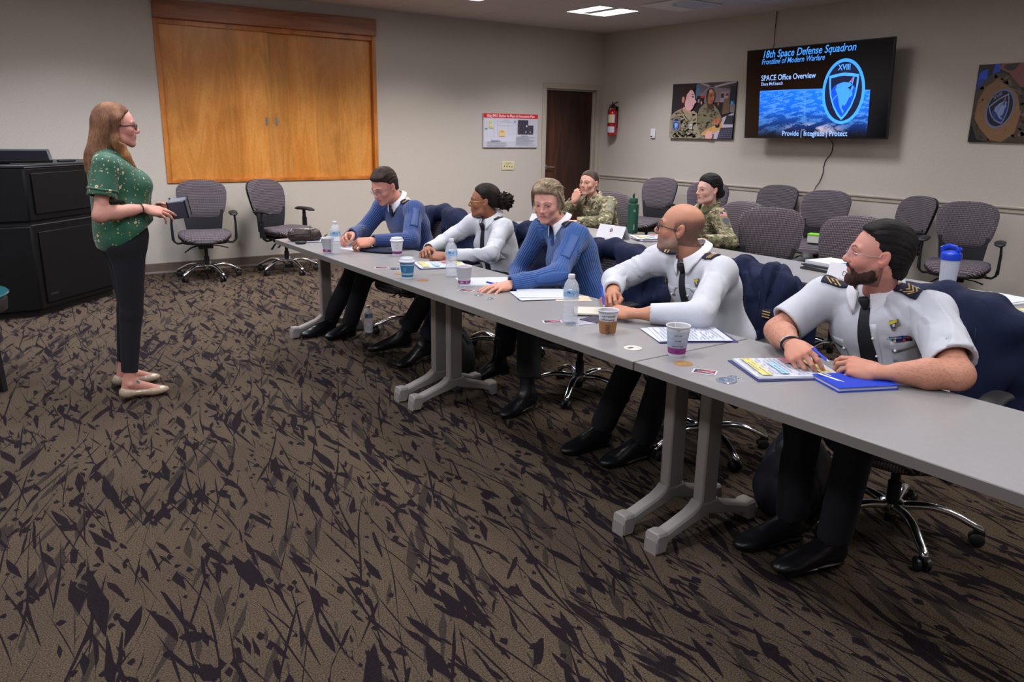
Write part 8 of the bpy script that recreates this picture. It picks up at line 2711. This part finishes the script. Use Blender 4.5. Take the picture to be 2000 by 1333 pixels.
sheet_stack('paper_stack', 'fanned papers with yellow page beside the green bottle', 'papers', -3.40, -4.52, radians(70), LW, LH, [(.01, -.02, .3, LW, LH, s2l(110, 70, 110), .002), (0, 0, 0, LW, LH, PW, .012), (.01, .01, -.15, LW, LH, PW, .003), (0, .0, .10, LW, LH, PW, .001)], lambda a, w, h: schedule(a, w, h, 12))
t = thing('binder_stack', 'stack of dark binders and white papers on the back table', 'binders', (-3.44, -6.06, Z0), radians(84))
zz = 0
for w, h_, th, c, rz in ((.30, .25, .012, s2l(40, 40, 48), .05), (.28, .23, .010, PW, -.04), (.29, .25, .008, s2l(30, 32, 40), .02), (.26, .22, .022, s2l(200, 202, 212), .0)):
    mb = MB(); mb.col = c; mb.box((0, 0, zz+th/2), (w, h_, th), rz); mb.build('binder' if c[0] < .1 else 'page_block', M['vc'], t, bevel=.002); zz += th+.0006
mb = MB(); mb.col = s2l(30, 90, 190); mb.box((-.10, 0, zz+.002), (.05, .20, .003)); mb.build('blue_cover', M['vc'], t, smooth=None)
t = thing('shaker_bottle', 'frosted white shaker bottle with blue lid on the back table', 'bottle', (-3.41, -6.70, Z0))
mb = MB(); mb.lathe([(0, 0), (.036, 0), (.039, .003), (.046, .150), (.047, .158), (0, .158)], n=40); mb.build('bottle_wall', mat('frosted_plastic', s2l(176, 182, 200), .35), t)
mb = MB(); mb.lathe([(.047, .150), (.051, .152), (.051, .178), (.048, .186), (.030, .196), (.012, .200), (0, .200)], n=40); mb.build('lid', M['bluep'], t)
mb = MB(); mb.tube([(.0, .045, .180), (0, .050, .205), (0, .02, .222), (0, -.02, .216), (0, -.03, .20)], [.008, .009, .008, .008, .006], 8, flat=(1.6, .6)); mb.tube([(0, -.03, .198), (0, -.045, .215)], .010, 10); mb.build('flip_loop', M['bluep'], t)
a0 = CAMD(-3.41, -6.70); a = Art(lambda x, y, o: Vector(((.0395+.0070*y/.15+.0006+o)*cos(a0+x/.043), (.0395+.0070*y/.15+.0006+o)*sin(a0+x/.043), y)), .0002)
for k in range(14): a.rect(-.030, .03+.007*k, -.026+(.004 if k % 4 == 0 else 0), .031+.007*k, s2l(120, 130, 160), up=(k == 0))
a.build('scale_mark', M['vc'], t)
sheet_stack('paper_stack', 'white papers with light blue slip on the back table at right', 'papers', -3.50, -7.02, radians(80), LW, LH, [(0, 0, 0, LW, LH, PW, .008), (.02, .02, .1, LW, LH, PW, .002)], lambda a, w, h: a.poly([(-w*.3, h*.1), (w*.2, h*.0), (w*.3, h*.12), (-w*.2, h*.25)], s2l(90, 180, 206)))
sheet_stack('paper_stack', 'yellow sheet on papers at the right edge of the photo', 'papers', -3.62, -7.33, radians(60), LW, LH, [(0, 0, 0, LW, LH, PW, .004), (.02, 0, .1, LW, LH*.9, s2l(206, 200, 130), .001)])
t = thing('wipes_box', 'small white box with lime green lid on a chair beyond the bearded man', 'box', (-.80, -4.12, .475), radians(20))
mb = MB(); mb.col = s2l(190, 194, 190); mb.lohi((-.05, -.07, 0), (.05, .07, .07)); mb.build('carton', M['vc'], t, bevel=.004)
mb = MB(); mb.col = s2l(120, 200, 40); mb.lohi((-.052, -.072, .07), (.052, .072, .088)); mb.build('lid', M['vc'], t, bevel=.004)
# ---------------------------------------------------------------- bags on the floor
def bag(x, y, rz, label, sx, sy, sz, m, seed):
    t = thing('backpack', label, 'bag', (x, y, 0), rz)
    g = Grid((-sx-.08, -sy-.08, -.01), (sx+.08, sy+.08, sz*1.25), .008)
    g.ell((0, 0, sz*.42), (sx, sy, sz*.55), k=.05); g.cap((-sx*.5, 0, sz*.3), (sx*.5, 0, sz*.3), sy*.9, k=.06); g.ell((sx*.3, -sy*.5, sz*.35), (sx*.5, sy*.6, sz*.3), k=.03)
    g.displace(folds(.014, 8, seed)); X, Y, Z = g.XYZ(); g.f = np.maximum(g.f, (.002-Z)+0*X+0*Y).astype(np.float32)
    V, F = g.mesh(); Mesh().add(V, F, (1, 1, 1)).build('body', m, t)
    mb = MB(); mb.tube([(-sx*.2, 0, sz*.9), (-sx*.1, .01, sz*1.12), (sx*.12, .01, sz*1.1), (sx*.2, 0, sz*.9)], .009, 8, flat=(1.6, .6)); mb.build('handle', M['blackm'], t)
    mb = MB(); mb.tube([(sx*.8*cos(a_), -sy*.75, sz*.45+sz*.30*sin(a_)) for a_ in np.linspace(0, pi, 14)], .004, 6); mb.build('zip', M['blackm'], t)
    return t
bag(-4.98, -6.98, radians(20), 'dark blue and black backpack on the floor between two table legs', .19, .13, .34, mat('dark_blue_nylon', s2l(18, 24, 40), .5, bump=.3, bscale=300), 3)
bag(-5.25, -4.72, radians(80), 'black bag on the floor beside the black boots', .16, .10, .36, mat('black_nylon', (.008, .008, .010), .6, bump=.3, bscale=300), 8)
# water bottle dropped by the far table leg
b_ = bottle(-5.20, -3.40, 'clear water bottle on the floor behind the far table leg'); b_.location.z = .001
